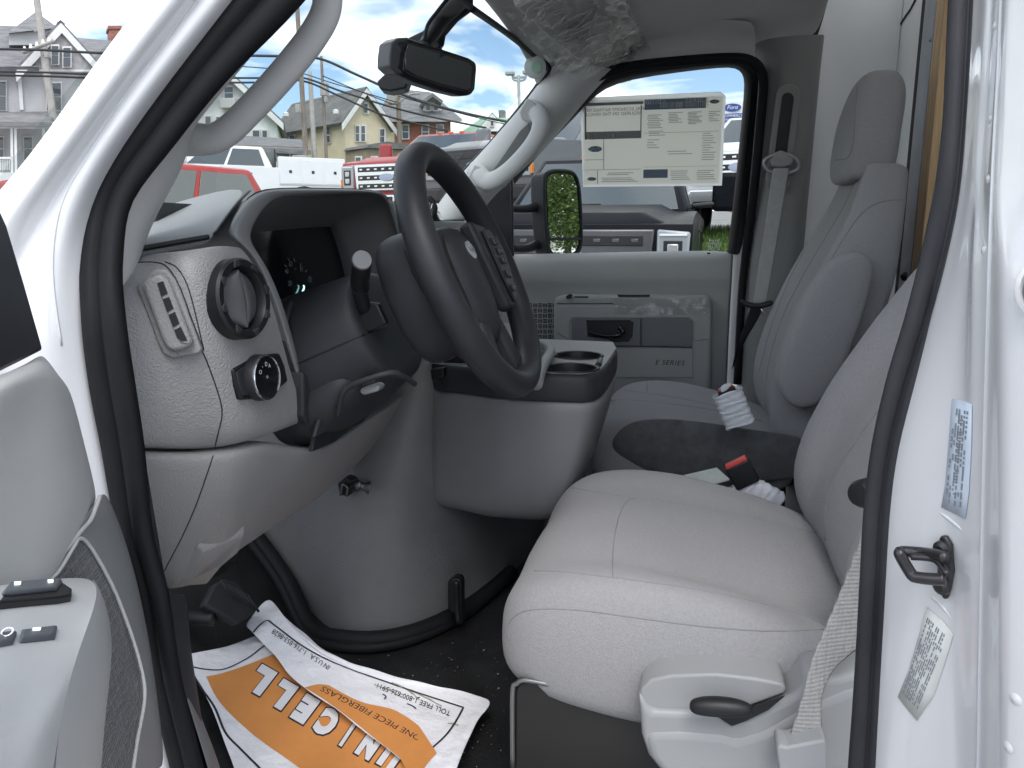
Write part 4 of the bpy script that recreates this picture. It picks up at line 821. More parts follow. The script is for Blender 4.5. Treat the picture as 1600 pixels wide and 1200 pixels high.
# ================================================================== PASSENGER DOOR
pdn = thing('passenger_door', 'grey trimmed passenger door, closed, with armrest and window', 'door', (-.2, 2.42, .9))
DG = mat('far_door_plastic', (.33, .335, .325), .5, bump=.2, bs=600, var=.05, vs=4, bdist=.001)
DGD = mat('far_door_dark_plastic', (.15, .155, .165), .5, bump=.2, bs=600, var=.05, vs=4, bdist=.001)
DY = 2.37
def D(px, py, o_=0): return P(px, py, Y=DY - o_)
g = [[P(a, b, Y=c) for a, b, c in r_] for r_ in (
    [(700, 402, 2.44), (800, 400, 2.44), (900, 398, 2.44), (1000, 396, 2.44), (1152, 393, 2.44)],
    [(700, 411, 2.385), (800, 409, 2.385), (900, 407, 2.385), (1000, 405, 2.385), (1152, 402, 2.385)],
    [(700, 420, 2.37), (800, 418, 2.37), (900, 416, 2.37), (1000, 414, 2.37), (1151, 412, 2.37)],
    [(700, 440, 2.365), (800, 440, 2.365), (900, 440, 2.365), (1000, 440, 2.365), (1150, 438, 2.365)],
    [(700, 452, 2.375), (800, 450, 2.375), (900, 450, 2.38), (1000, 450, 2.38), (1149, 448, 2.375)],
    [(700, 520, 2.375), (800, 520, 2.375), (900, 520, 2.38), (1000, 520, 2.38), (1145, 520, 2.375)],
    [(700, 640, 2.375), (800, 640, 2.375), (900, 640, 2.375), (1000, 640, 2.375), (1140, 640, 2.375)],
    [(700, 800, 2.375), (800, 800, 2.375), (900, 800, 2.375), (1000, 800, 2.375), (1130, 800, 2.375)])]
dp_ = grid('door_panel', g, DG, pdn, sub=2, solid=.01, soff=1)
ab = cr([D(a, b, .0) for a, b in ((868, 470), (872, 462), (890, 459), (1000, 459), (1100, 459), (1110, 464), (1113, 480), (1112, 545), (1110, 640), (868, 640), (868, 540))], 1, True)
arm_ = prism('armrest', [p + V((0, -.045, 0)) for p in ab], (0, .06, 0), DG, pdn, .012, 4)
prism('armrest_front', [D(a, b, .0475) for a, b in ((870, 520), (870, 478), (1110, 478), (1110, 530), (1085, 533), (1085, 503), (1078, 497), (895, 497), (890, 503), (890, 532))], (0, .006, 0), DG, arm_, .002)
prism('pull_pocket', [D(a, b, .049) for a, b in ((893, 500), (899, 497), (1000, 497), (1000, 541), (893, 541))], (0, .004, 0), DGD, arm_, .001)
prism('storage_flap', [D(a, b, .049) for a, b in ((1003, 497), (1076, 497), (1082, 502), (1082, 541), (1003, 541))], (0, .004, 0), DGD, arm_, .001)
prism('lower_flap', [D(a, b, .049) for a, b in ((893, 544), (1082, 544), (1082, 590), (893, 590))], (0, .004, 0), DG, arm_, .001)
prism('handle_recess', [D(a, b, .051) for a, b in ((916, 500), (984, 500), (990, 504), (988, 526), (982, 534), (956, 535), (950, 530), (918, 526))], (0, .003, 0), BLK, arm_, .001)
hd = tube('door_handle', [D(a, b, o_) for a, b, o_ in ((922, 519, .062), (935, 523, .064), (955, 525, .064), (968, 524, .064), (973, 517, .062), (968, 511, .056))], [.005, .006, .006, .007, .009, .008], GLOSSB, arm_, n=10)
for q in ([(893, 541), (1003, 541), (1082, 543)], ): tube('panel_gap', [D(a, b, .0505) for a, b in q], .0015, BLK, arm_, n=6)
tube('panel_gap', [D(1001.5, b, .0505) for b in (498, 520, 541)], .0015, BLK, arm_, n=6)
tube('panel_gap', [D(a, b, .048) for a, b in ((870, 474), (920, 474), (958, 474))], .0012, BLK, arm_, n=6)
prism('switch', [D(a, b, .054) for a, b in ((884, 463), (890, 459), (894, 461), (893, 466), (885, 467))], (0, .01, 0), BLK, arm_, .001)
prism('slot', [D(a, b, .0465) for a, b in ((897, 463), (919, 463), (919, 465), (897, 465))], (0, .003, 0), BLK, arm_, 0)
prism('pull_slot', [D(a, b, .0465) for a, b in ((964, 460.5), (1016, 460.5), (1014, 464), (967, 464))], (0, .003, 0), BLK, arm_, 0)
# film strip on the armrest
rnd = random.Random(4); fr = []
for i in range(5):
    fr.append([D(958 + j * 5.0 + rnd.uniform(-1, 1), 466 + i * 6.5 + rnd.uniform(-.8, .8), .052 + rnd.uniform(0, .006)) for j in range(31)])
grid('protective_film', fr, FILM, arm_, sub=1)
text('lettering', 'E SERIES', .021, D(1046, 567, .0505), (1, 0, 0), (0, 0, 1), BLK, arm_, shear=.25, spacing=1.15)
# speaker grille of the far door: basket weave of bars
sg = prism('speaker_grille', [D(a, b, .002) for a, b in ((800, 472), (866, 471), (866, 600), (800, 600))], (0, .004, 0), DG, pdn, .002)
vs1, fs1 = [], []
def bar(c, sx, sz, yth):
    k = len(vs1)
    for dy in (0, yth):
        for dx, dz in ((-sx, -sz), (sx, -sz), (sx, sz), (-sx, sz)): vs1.append(c + V((dx, -dy, dz)))
    for f in ((0, 1, 2, 3), (4, 7, 6, 5), (0, 4, 5, 1), (1, 5, 6, 2), (2, 6, 7, 3), (3, 7, 4, 0)): fs1.append(tuple(k + x for x in f))
for i in range(9):
    for j in range(14):
        px, py = 806 + i * 7.6, 477 + j * 8.2
        c = D(px, py, .0025); 
        for k in (-1, 0, 1):
            if (i + j) % 2: bar(c + V((0, 0, k * .0048)), .0058, .0014, .0015)
            else: bar(c + V((k * .0048, 0, 0)), .0014, .0058, .0015)
o = mk('grille_slots', vs1, fs1, BLK, sg, smooth=False); o['kind'] = 'stuff'
# lock knob
lk = lathe('lock_knob', [(.005, 0), (.005, .014), (.004, .016), (0, .016)], P(1107, 403, Y=2.40), (0, 0, 1), BLK, pdn, 12, cap=False)
lathe('lock_ferrule', [(.016, -.012), (.014, .001), (.006, .002)], P(1107, 402, Y=2.395), (0, 0, 1), PLGS, pdn, 16, cap=False)
# window frame (black), white door edge, seals
glY = lambda z: 2.43 - max(0, z - 1.5) * .33
def GY(a, b, o_=0): return PF(a, b, lambda z: glY(z) - o_)
fr_o = [(800, 262), (838, 222), (880, 178), (916, 140), (940, 122), (980, 112), (1060, 102), (1130, 96), (1158, 97), (1172, 106), (1177, 124), (1172, 170), (1160, 300), (1150, 398)]
fr_i = [(803, 290), (842, 240), (886, 196), (922, 158), (944, 138), (984, 124), (1060, 113), (1128, 105), (1150, 106), (1160, 114), (1164, 128), (1160, 172), (1148, 300), (1136, 396)]
grid('window_frame', [[GY(a + (10 if i > 8 else -6), b - (10 if i < 11 else 0), .02) for i, (a, b) in enumerate(fr_o)], [GY(a, b, .03) for a, b in fr_o], [GY(a, b, .045) for a, b in fr_o], [GY(a, b, .02) for a, b in fr_i], [GY(a, b, -.01) for a, b in fr_i]], BLK, pdn, sub=1)
RL = [(860, 150), (930, 118), (980, 104), (1060, 95), (1140, 90), (1168, 93), (1180, 97)]
wo = [(1166, 100), (1180, 110), (1185, 130), (1180, 175), (1168, 300), (1156, 398), (1150, 480), (1144, 600)]
grid('door_edge', [[GY(a - 12, b, -.005) for a, b in wo], [GY(a - 6, b, .012) for a, b in wo], [GY(a, b, .014) for a, b in wo], [GY(a + 12, b, .02) for a, b in wo], [GY(a + 16, b, -.02) for a, b in wo]], WHITE, pdn, sub=1)
grid('roof_rail', [[GY(a, b + 6, .045) for a, b in RL], [GY(a, b - 4, .07) for a, b in RL], [P(a, b - 24, Y=2.22) for a, b in RL], [P(a, b - 60, Y=2.12) for a, b in RL]], LINER, cab, sub=1)
tube('door_frame_seal', [GY(a, b, .055) for a, b in [(930, 118), (980, 104), (1060, 95), (1140, 90), (1172, 94), (1188, 108), (1193, 130), (1190, 175), (1178, 300), (1165, 400), (1158, 480), (1152, 600)]], .012, RUB, cab, n=10)
tube('door_frame_seal_inner', [GY(a, b, .06) for a, b in [(930, 126), (980, 109), (1060, 100), (1140, 95), (1166, 100), (1180, 112)]], .006, RUB, cab, n=8)
prism('sail_panel', [P(a, b, Y=2.42) for a, b in ((735, 330), (790, 290), (801, 272), (801, 402), (700, 404))], (0, .01, 0), BLK, pdn, .002)
tube('division_bar', [P(a, b, Y=2.41) for a, b in ((799, 270), (800, 340), (801, 402))], .005, BLK, pdn, n=8)
gls = grid('window_glass', [[GY(800, 260), GY(916, 138), GY(980, 110), GY(1140, 96), GY(1172, 104)], [GY(800, 290), GY(916, 190), GY(980, 190), GY(1140, 190), GY(1172, 190)], [GY(800, 410), GY(916, 408), GY(980, 406), GY(1140, 402), GY(1160, 402)]], GLASS, pdn, sub=0)
# etched mark on glass
em = mat('etch_white', (.75, .77, .74), .6)
text('glass_mark', 'Ford', .016, GY(1116, 376, .004), (1, 0, 0), (0, 0, 1), em, gls)
for k, s in enumerate(('TEMPERED', 'AS2 M34', 'DOT 22', 'E6')): text('glass_mark', s, .010, GY(1116, 381 + k * 4, .004), (1, 0, 0), (0, 0, 1), em, gls)
# ================================================================== PRICE STICKER ON THE FAR WINDOW
sty = lambda px, py, o_=0: GY(px, py, .006 + o_)
stc = thing('window_sticker', 'printed price sheet in a clear sleeve on the far window', 'sticker', GY(1020, 220, .006))
SLV = transl('sleeve', (.95, .95, .93), .85); SHEET = transl('sheet_paper', (.93, .92, .88), .85); PRB = mat('print_blue', (.16, .21, .28), .7); PRG = mat('print_grey', (.22, .24, .24), .7); PRL = mat('print_light', (.36, .385, .37), .7)
prism('sleeve', [sty(a, b) for a, b in ((906, 153), (1126, 143), (1134, 150), (1128, 290), (911, 292))], (0, .0012, 0), SLV, stc, 0)
prism('sheet', [sty(a, b, .0015) for a, b in ((911, 158), (1130, 150), (1123, 286), (912, 289))], (0, .001, 0), SHEET, stc, 0)
TL, TR, BR, BL = (911, 158), (1130, 150), (1123, 286), (912, 289)
def S2(u_, v_):
    x = (TL[0] * (1 - u_) + TR[0] * u_) * (1 - v_) + (BL[0] * (1 - u_) + BR[0] * u_) * v_
    y = (TL[1] * (1 - u_) + TR[1] * u_) * (1 - v_) + (BL[1] * (1 - u_) + BR[1] * u_) * v_
    return x, y
def srect(u0, v0, u1, v1, m_, o_=.0022): prism('print_block', [sty(*S2(a, b), o_) for a, b in ((u0, v0), (u1, v0), (u1, v1), (u0, v1))], (0, .0004, 0), m_, stc, 0)
sxd = (sty(*S2(1, .5)) - sty(*S2(0, .5))).normalized(); syd = (sty(*S2(.5, 0)) - sty(*S2(.5, 1))).normalized()
def stext(s, u_, v_, size, m_=PRG): text('print_text', s, size, sty(*S2(u_, v_), .003), -sxd, syd, m_, stc)
srect(.44, .01, .88, .13, PRB); srect(.01, .025, .15, .06, PRB); srect(.15, .025, .43, .06, PRG)
srect(.01, .07, .022, .46, PRG); srect(.412, .07, .42, .46, PRG); srect(.01, .37, .42, .46, PRG); srect(.025, .385, .09, .455, SHEET, .0027)
srect(.44, .83, .62, .93, PRB); srect(.01, .7, .15, .705, PRG); srect(.145, .46, .15, .82, PRL); srect(.01, .82, .42, .825, PRL); srect(.1, .82, .105, .99, PRL)
stext('FUEL ECONOMY RATINGS NOT', .215, .115, .0122); stext('REQUIRED ON THIS VEHICLE', .215, .165, .0122)
LT = mat('print_pale', (.62, .66, .66), .7)
stext('E-SERIES', .81, .035, .017, LT); stext('* D11200', .51, .045, .015, LT)
for k in range(3): stext('2024 CUTAWAY DRW', .78, .062 + k * .022, .009, LT); stext('RACE RED PAINT', .63, .06 + k * .022, .008, LT)
for uu, vv in ((.94, .06), (.085, .575), (.06, .93)):
    c = sty(*S2(uu, vv), .0028); k = .02 if uu < .1 and vv < .8 else .013
    prism('logo_oval', [c + sxd * (k * math.cos(t)) + syd * (k * .42 * math.sin(t)) for t in [2 * math.pi * i / 20 for i in range(20)]], (0, .0004, 0), PRB, stc, 0)
    text('logo_script', 'Ford', k * .75, c + V((0, -.0008, 0)), -sxd, syd, SHEET, stc, shear=.3)
rnd = random.Random(9)
for cx0, cx1, v0, v1, n in ((.46, .58, .19, .36, 8), (.61, .72, .17, .30, 7), (.75, .86, .17, .32, 9), (.9, .985, .17, .30, 6), (.46, .56, .48, .6, 4), (.61, .8, .62, .68, 2), (.86, .97, .42, .75, 12), (.64, .8, .85, .97, 5), (.83, .98, .85, .97, 5), (.17, .38, .86, .90, 2), (.13, .4, .92, .98, 3), (.47, .6, .38, .45, 3)):
    for i in range(n):
        vv = v0 + (v1 - v0) * i / n; srect(cx0 + rnd.uniform(0, .01), vv, cx1 - rnd.uniform(0, .05), vv + .007, PRL)
srect(.44, .40, .985, .404, PRL); srect(.44, .80, .985, .803, PRL)
srect(.17, .395, .195, .44, SHEET, .0027); srect(.2, .395, .225, .44, SHEET, .0027)

# ================================================================== FAR B-PILLAR TRIM, BELT
bp_ = thing('far_pillar_panel', 'dark grey trim panel on the far door pillar with belt slot', 'trim panel', P(1230, 400, Y=2.35))
by = lambda z: 2.385 - max(0, z - 1.45) * .20
def B(a, b, o_=0): return PF(a, b, lambda z: by(z) - o_)
g = [[B(a, b, o_) for a, b, o_ in r_] for r_ in (
    [(1165, 76, -.01), (1180, 66, .02), (1210, 58, .05), (1250, 55, .06), (1286, 54, .05), (1289, 54, .0)],
    [(1188, 96, -.02), (1198, 92, .02), (1222, 84, .055), (1252, 80, .065), (1282, 78, .055), (1285, 78, .0)],
    [(1197, 140, -.02), (1203, 140, .02), (1222, 138, .055), (1250, 138, .062), (1276, 138, .052), (1279, 138, .0)],
    [(1190, 230, -.02), (1196, 230, .02), (1212, 230, .05), (1240, 232, .058), (1266, 232, .05), (1270, 232, .0)],
    [(1178, 330, -.02), (1184, 330, .02), (1202, 332, .045), (1230, 335, .052), (1256, 338, .045), (1260, 338, .0)],
    [(1164, 450, -.02), (1170, 450, .02), (1190, 452, .045), (1220, 455, .052), (1246, 458, .045), (1250, 458, .0)],
    [(1156, 540, -.02), (1162, 540, .02), (1180, 545, .05), (1210, 550, .056), (1236, 552, .05), (1240, 552, .0)],
    [(1146, 680, -.02), (1152, 680, .02), (1172, 680, .06), (1200, 680, .06), (1226, 680, .05), (1230, 680, .0)])]
bpt = grid('pillar_panel', g, PTRIM, bp_, sub=2)
def slotloop(x0, y0, x1, y1, hw_):
    o = []
    for k in range(9): a = math.pi + math.pi * k / 8; o.append((x0 + hw_ * math.cos(a), y0 + hw_ * math.sin(a)))
    for k in range(9): a = math.pi * k / 8; o.append((x1 + hw_ * math.cos(a), y1 + hw_ * math.sin(a)))
    return o
prism('slot_surround', [B(a, b, .064) for a, b in slotloop(1232, 150, 1216, 282, 20)], (0, .012, 0), PTRIM, bp_, .004, 3)
prism('slot', [B(a, b, .0655) for a, b in slotloop(1231, 154, 1220, 240, 9.5)], (0, .003, 0), BLK, bp_, 0)
fb = thing('seat_belt', 'grey passenger seat belt hanging from its ring on the far pillar', 'seat belt', P(1215, 400, Y=2.2))
tube('ring', [B(a, b, .085) for a, b in ((1194, 255), (1200, 246), (1220, 240), (1240, 246), (1248, 256), (1244, 266), (1220, 272), (1200, 266))], .005, ZINC, fb, n=8, closed=True)
prism('ring_cover', [B(a, b, .10) for a, b in ((1203, 250), (1212, 238), (1220, 234), (1230, 238), (1241, 250), (1238, 258), (1222, 262), (1206, 260))], (0, .02, 0), BELTD, fb, .006, 3)
ribbon('webbing', [P(a, b, Y=c) for a, b, c in ((1207, 262, 2.22), (1200, 310, 2.20), (1192, 370, 2.18), (1182, 430, 2.16), (1176, 474, 2.15))], [P(a, b, Y=c) for a, b, c in ((1234, 262, 2.22), (1226, 310, 2.20), (1216, 370, 2.18), (1206, 430, 2.16), (1198, 472, 2.15))], BELTD, fb)
ribbon('lap_webbing', [P(a, b, Y=c) for a, b, c in ((1174, 476, 2.16), (1162, 510, 2.17), (1150, 545, 2.18), (1143, 580, 2.2))], [P(a, b, Y=c) for a, b, c in ((1196, 476, 2.16), (1184, 500, 2.17), (1166, 530, 2.18), (1152, 560, 2.2))], BLK, fb)
tube('tongue', [P(a, b, Y=2.14) for a, b in ((1158, 470), (1168, 476), (1185, 478), (1202, 474), (1206, 470))], [.005, .008, .007, .008, .005], BLK, fb, n=8)
tube('tongue_blade', [P(1189, 480, Y=2.14), P(1193, 492, Y=2.14)], .003, CHROME, fb, n=6, res=1)
tag(prism('belt_guide', [P(a, b, Y=2.28) for a, b in ((1272, -20), (1300, -20), (1286, 30), (1278, 55), (1246, 58), (1252, 30))], (0, .03, 0), BLK, None, .004), 'black bracket where the far pillar meets the roof', 'bracket')
# ================================================================== BELT BUCKLES IN WHITE WRAP
def buckle(label, pts, rad, Y0, red, redpx):
    t = thing('belt_buckle', label, 'buckle', P(*pts[-1], Y=Y0))
    q = cr([P(a, b, Y=Y0 + .0 * i) for i, (a, b) in enumerate(pts)], 6); L = len(q); rows = []
    ax = (q[-1] - q[0]).normalized(); sd = ax.cross(V((0, 1, 0))).normalized(); dn = ax.cross(sd)
    rnd = random.Random(len(label))
    for i, c in enumerate(q):
        k = 1 + .09 * math.sin(i * 2.3) + rnd.uniform(-.03, .03)
        rows.append([c + sd * (rad[0] * k * math.copysign(abs(math.cos(a)) ** .7, math.cos(a))) + dn * (rad[1] * k * math.copysign(abs(math.sin(a)) ** .7, math.sin(a))) + ax * (.003 * math.sin(a * 3 + i)) for a in [2 * math.pi * j / 18 for j in range(18)]])
    grid('white_wrap', rows, MATTEW, t, sub=1, cv=True, solid=.0012)
    b0 = q[0]; m3 = Matrix((sd, dn, ax)).transposed()
    return t, b0, sd, dn, ax, m3
t, b0, sd, dn, ax, m3 = buckle('white wrapped belt buckle standing on the passenger cushion', [(1136, 612), (1143, 630), (1150, 648), (1157, 664)], (.030, .018), 1.60, False, None)
rbox('buckle_head', b0 + ax * .008, (.036, .02, .03), BLK, t, .003, m3); rbox('release_button', b0 - ax * .006, (.030, .014, .010), RED, t, .002, m3)
grid('torn_flap', [[P(a, b, Y=1.59) for a, b in r_] for r_ in (((1124, 606), (1128, 601), (1140, 597)), ((1128, 617), (1134, 612), (1146, 600)))], MATTEW, t, sub=1, solid=.001)
t, b0, sd, dn, ax, m3 = buckle('red and black belt buckle half wrapped in white beside the driver cushion', [(1150, 752), (1170, 764), (1192, 776), (1215, 790)], (.026, .017), 1.385, True, None)
ax2 = (P(1150, 728, Y=1.385) - P(1166, 756, Y=1.385)).normalized(); sd2 = ax2.cross(V((0, 1, 0))).normalized(); dn2 = ax2.cross(sd2)
m4 = Matrix((sd2, dn2, ax2)).transposed(); bc = P(1160, 740, Y=1.375)
rbox('buckle_head', bc, (.044, .024, .044), BLK, t, .003, m4); rbox('release_button', bc + ax2 * .019 - dn2 * 0, (.040, .020, .016), RED, t, .002, m4)
# papers on the floor tunnel
tag(prism('leaflet', [P(a, b, Y=c) for a, b, c in ((1068, 742, 1.50), (1120, 730, 1.52), (1140, 748, 1.46), (1100, 760, 1.44))], (0, 0, -.004), mat('leaflet_paper', (.55, .60, .57), .7, var=.1, vs=60), None, .001), 'folded pale green leaflet between the seats', 'leaflet')
tag(prism('cloth_bag', [P(a, b, Y=1.5) for a, b in ((904, 700), (912, 694), (918, 705), (914, 722), (905, 724))], (0, .05, 0), MATTEW, None, .006, 3), 'scrap of white packing beside the console foot', 'packing')
# seat track, dark tunnel clutter
tk = thing('seat_track', 'black steel seat track under the passenger seat', 'seat track', (-.1, 1.7, FZ)); rbox('rail', (0.0, 1.75, .93), (.42, .05, .05), BLK, tk, .004); rbox('crossbar', (-.12, 1.86, .95), (.03, .3, .03), BLK, tk, .003)

# ================================================================== PEDALS
pe = thing('brake_pedal', 'ribbed rubber brake pedal under the dash', 'pedal', P(340, 950, Y=1.0))
pn = V((.75, -.25, .5)).normalized(); pc = P(365, 925, Y=1.08)
def PQ(a, b, o_=0): return PN(a, b, pc, pn) + pn * o_
prism('pad', [PQ(a, b) for a, b in ((318, 945), (335, 912), (352, 903), (372, 908), (405, 948), (398, 958), (372, 975), (348, 962))], -pn * .02, RUBG, pe, .005, 3)
for k in range(8): tube('rib', [PQ(345 + k * 6, 906 + k * 3.5, .001), PQ(362 + k * 6, 934 + k * 3.2, .001)], .0022, RUBG, pe, n=6, res=1)
tube('arm', [PQ(340, 965, -.01), PQ(320, 950, -.05), PQ(308, 925, -.12)], [.012, .012, .012], BLK, pe, n=8)
pe2 = thing('accelerator_pedal', 'worn ribbed accelerator pedal behind the brake pedal', 'pedal', P(390, 950, Y=1.2))
prism('pad', [PQ(a, b, -.03) for a, b in ((380, 935), (398, 932), (408, 946), (402, 955), (390, 950))], -pn * .015, RUBG, pe2, .003)
for k in range(3): tube('rib', [PQ(384 + k * 6, 936 + k * 2, -.028), PQ(392 + k * 5, 951 + k, -.028)], .002, ZINC, pe2, n=6, res=1)

# ================================================================== PAPER FLOOR MAT
pm_ = thing('paper_mat', 'orange and white printed paper floor mat crumpled in the footwell', 'paper mat', P(520, 1100, Z=FZ))
def zpaper(a, b, o_): return P(a, b, Z=FZ + o_)
# lower sheet rows (front edge .. rear), columns left..right in the picture
low_ = [[(279, 1026, .075), (315, 1018, .07), (360, 1006, .065), (405, 992, .06), (445, 985, .05)],
        [(318, 1080, .05), (375, 1062, .05), (440, 1045, .048), (490, 1038, .045), (535, 1042, .04)],
        [(345, 1145, .03), (410, 1120, .03), (480, 1100, .032), (550, 1092, .033), (620, 1085, .033)],
        [(365, 1200, .018), (435, 1180, .02), (520, 1165, .022), (605, 1150, .026), (680, 1130, .028)],
        [(390, 1290, .012), (460, 1270, .012), (550, 1255, .014), (640, 1245, .016), (730, 1250, .018)]]
rnd = random.Random(12)
def dens(tb, n=5):
    rows = [cr([P(a, b, Z=FZ + z) for a, b, z in r_], n) for r_ in tb]
    cols = list(zip(*rows)); cols = [cr(list(c), n) for c in cols]; return [list(r_) for r_ in zip(*cols)]
G1 = dens(low_)
for i, r_ in enumerate(G1):
    for j, p in enumerate(r_): p.z += .002 * math.sin(i * .9 + j * .5) + rnd.uniform(-.0006, .0006)
sh1 = grid('lower_sheet', G1, PAPER, pm_, sub=1, solid=.0006)
up2 = [[(383, 978, .085), (418, 936, .10), (440, 960, .095), (470, 985, .09)],
       [(425, 1020, .075), (450, 985, .088), (480, 1002, .088), (510, 1018, .08)],
       [(462, 1065, .062), (500, 1030, .072), (530, 1034, .072), (562, 1040, .068)],
       [(520, 1105, .05), (560, 1062, .055), (600, 1058, .056), (640, 1062, .056)],
       [(590, 1160, .04), (630, 1098, .042), (665, 1080, .044), (702, 1076, .044)],
       [(640, 1200, .034), (688, 1120, .036), (728, 1102, .036), (764, 1094, .036)],
       [(650, 1238, .034), (692, 1190, .036), (722, 1160, .036), (749, 1122, .036)], [(656, 1270, .034), (692, 1240, .034), (708, 1215, .034), (722, 1172, .034)]]
up2 = [r_ for r_ in up2 if r_]
G2 = dens(up2)
for i, r_ in enumerate(G2):
    for j, p in enumerate(r_): p.z += .0012 * math.sin(i * 1.3 + j * .8)
# rear apron of the upper sheet
sh2 = grid('upper_sheet', G2, PAPER, pm_, sub=1, solid=.0006)
ap2 = [[(640, 1200, .033), (700, 1155, .034), (735, 1130, .034), (764, 1094, .034)], [(650, 1290, .03), (700, 1260, .03), (720, 1210, .03), (738, 1150, .032)], [(660, 1330, .03), (690, 1320, .03), (700, 1270, .03), (705, 1205, .03)]]
BV.clear()
def onp(px_list, obj, lift): return [hit(obj, a, b, lift) for a, b in px_list]
def patch(nm, obj, tb, m_, lift, n=6):
    rows = [cr([(a, b, 0) for a, b in r_], n) for r_ in tb]; cols = [cr(list(c), n) for c in zip(*rows)]
    rr = []
    for c in zip(*cols):
        q = [hit(obj, p.x, p.y, lift) for p in c]
        if any(x is None for x in q): continue
        rr.append(q)
    return grid(nm, rr, m_, pm_, sub=0)
patch('orange_print', sh1, [[(322, 1058), (350, 1052), (385, 1040), (410, 1030), (440, 1018)], [(345, 1100), (395, 1082), (440, 1068), (480, 1060), (520, 1055)], [(395, 1148), (445, 1126), (500, 1110), (555, 1103), (605, 1100)], [(460, 1195), (500, 1182), (550, 1165), (605, 1155), (655, 1150)], [(520, 1240), (560, 1225), (600, 1212), (640, 1205), (680, 1200)]], ORANGE, .0012)
patch('orange_print', sh2, [[(462, 1066), (480, 1060), (497, 1062)], [(520, 1103), (545, 1098), (560, 1096)], [(590, 1158), (606, 1130), (620, 1112)], [(638, 1198), (652, 1165), (668, 1148)], [(650, 1232), (664, 1200), (682, 1178)]], ORANGE, .0012)
def pline(obj, px, r_=.0016, res=6):
    q = cr([(a, b, 0) for a, b in px], res); L = [hit(obj, p.x, p.y, .0009) for p in q]; L = [p for p in L if p is not None]
    if len(L) > 2:
        ribs = []
        for i, p in enumerate(L):
            d = (L[min(len(L) - 1, i + 1)] - L[max(0, i - 1)]).normalized(); s_ = d.cross(V((0, 0, 1))).normalized() * r_
            ribs.append([p - s_, p + s_])
        grid('border_line', ribs, INK, pm_, sub=0)
pline(sh1, [(295, 1041), (320, 1046), (350, 1046), (385, 1030), (408, 1013), (425, 1000)])
pline(sh1, [(295, 1041), (312, 1072), (335, 1105), (352, 1145), (375, 1170), (405, 1200), (430, 1225)])
pline(sh2, [(395, 990), (405, 978), (418, 970), (430, 978), (470, 1008), (510, 1030), (560, 1050), (610, 1068), (650, 1082), (690, 1095), (724, 1106)])
pline(sh2, [(724, 1106), (712, 1128), (696, 1150), (672, 1172), (655, 1182), (648, 1200)])
def ptext(obj, s, p0, p1, h_px, m_, bold=0, shear=0, off=1.0, grow=0, lift=.0014, nm='print_text'):
    """text along the line p0 -> p1 in the picture (p0 = start of the reading direction); letters' up = perpendicular"""
    vs, fs = text2d(s, 1.0, 'LEFT', shear=shear, bold=bold)
    x0 = min(v.x for v in vs); x1 = max(v.x for v in vs); y0 = min(v.y for v in vs); y1 = max(v.y for v in vs)
    dx, dy = p1[0] - p0[0], p1[1] - p0[1]; L = math.hypot(dx, dy); ux, uy = -dy / L, dx / L
    ux, uy = -ux, -uy
    p0 = (p0[0] - ux * h_px * off, p0[1] - uy * h_px * off)
    o = []
    for v in vs:
        a = (v.x - x0) / (x1 - x0) * (1 + 2 * grow / L) - grow / L; b = (v.y - y0) / (y1 - y0) * (1 + 2 * grow / h_px) - grow / h_px
        bx = p0[0] + dx * a + ux * h_px * b; by_ = p0[1] + dy * a + uy * h_px * b
        o.append(hit(obj, bx, by_, lift))
    if any(q is None for q in o): 
        keep = [f for f in fs if all(o[i] is not None for i in f)]
        if not keep: print('TEXT MISS', s); return
        o = [q if q is not None else V((0, 0, -5)) for q in o]; used = sorted(set(i for f in keep for i in f)); mp = {u_: i for i, u_ in enumerate(used)}
        o = [o[i] for i in used]; fs = [tuple(mp[i] for i in f) for f in keep]
    mk(nm, o, fs, m_, pm_, smooth=False, nrm=False)
# paper lettering (reads upside down from the doorway)
WP = mat('white_print', (.74, .74, .77), .75)
ptext(sh2, 'IN U.S.A.  1-716-853-8628', (512, 1048), (424, 990), 8, INK)
ptext(sh2, 'TOLL FREE 1-800-626-5911', (702, 1120), (588, 1076), 8, INK)
ptext(sh2, 'ONE PIECE FIBERGLASS', (655, 1160), (500, 1080), 9, INK, shear=.2)
def uni(lift, grow, m_, nm):
    n = 7; p0, p1 = (640, 1170), (404, 1034)
    for i, ch in enumerate('UNICELL'):
        t0, t1 = i / n + .016, (i + 1) / n - .016
        if ch == 'I': t0 += .04; t1 -= .04
        sg_ = math.sin(math.pi * (t0 + t1) / 2) * 8
        a = (p0[0] + (p1[0] - p0[0]) * t0, p0[1] + (p1[1] - p0[1]) * t0 + sg_); b = (p0[0] + (p1[0] - p0[0]) * t1, p0[1] + (p1[1] - p0[1]) * t1 + sg_)
        ptext(sh1, ch, a, b, 46, m_, bold=.085 + .02 * (grow > 0), lift=lift, nm=nm, off=0, grow=grow, shear=.15)
uni(.0020, 2.2, INK, 'letter_outline'); uni(.0026, 0, WP, 'letter')
for q in ([(598, 1085), (603, 1089), (600, 1093)], [(636, 1100), (645, 1104), (650, 1108)], [(650, 1092), (656, 1090)]): pline(sh2, q, .0012, 3)
SMG = mat('mud_smudge', (.42, .38, .32), .9)
for q in ([(585, 1070), (606, 1078), (628, 1090)], [(612, 1066), (640, 1080), (655, 1094)], [(700, 1130), (716, 1134)], [(530, 1086), (533, 1100)], [(640, 1078), (668, 1092), (690, 1104)]):
    qq = [hit(sh2, p.x, p.y, .0007) for p in cr([(a, b, 0) for a, b in q], 5)]; qq = [p for p in qq if p is not None]
    if len(qq) > 2: grid('smudge', [[p + V((.0, -.003, 0)) * random.uniform(.2, 1), p + V((0, .003, 0)) * random.uniform(.2, 1)] for p in qq], SMG, pm_, sub=0)
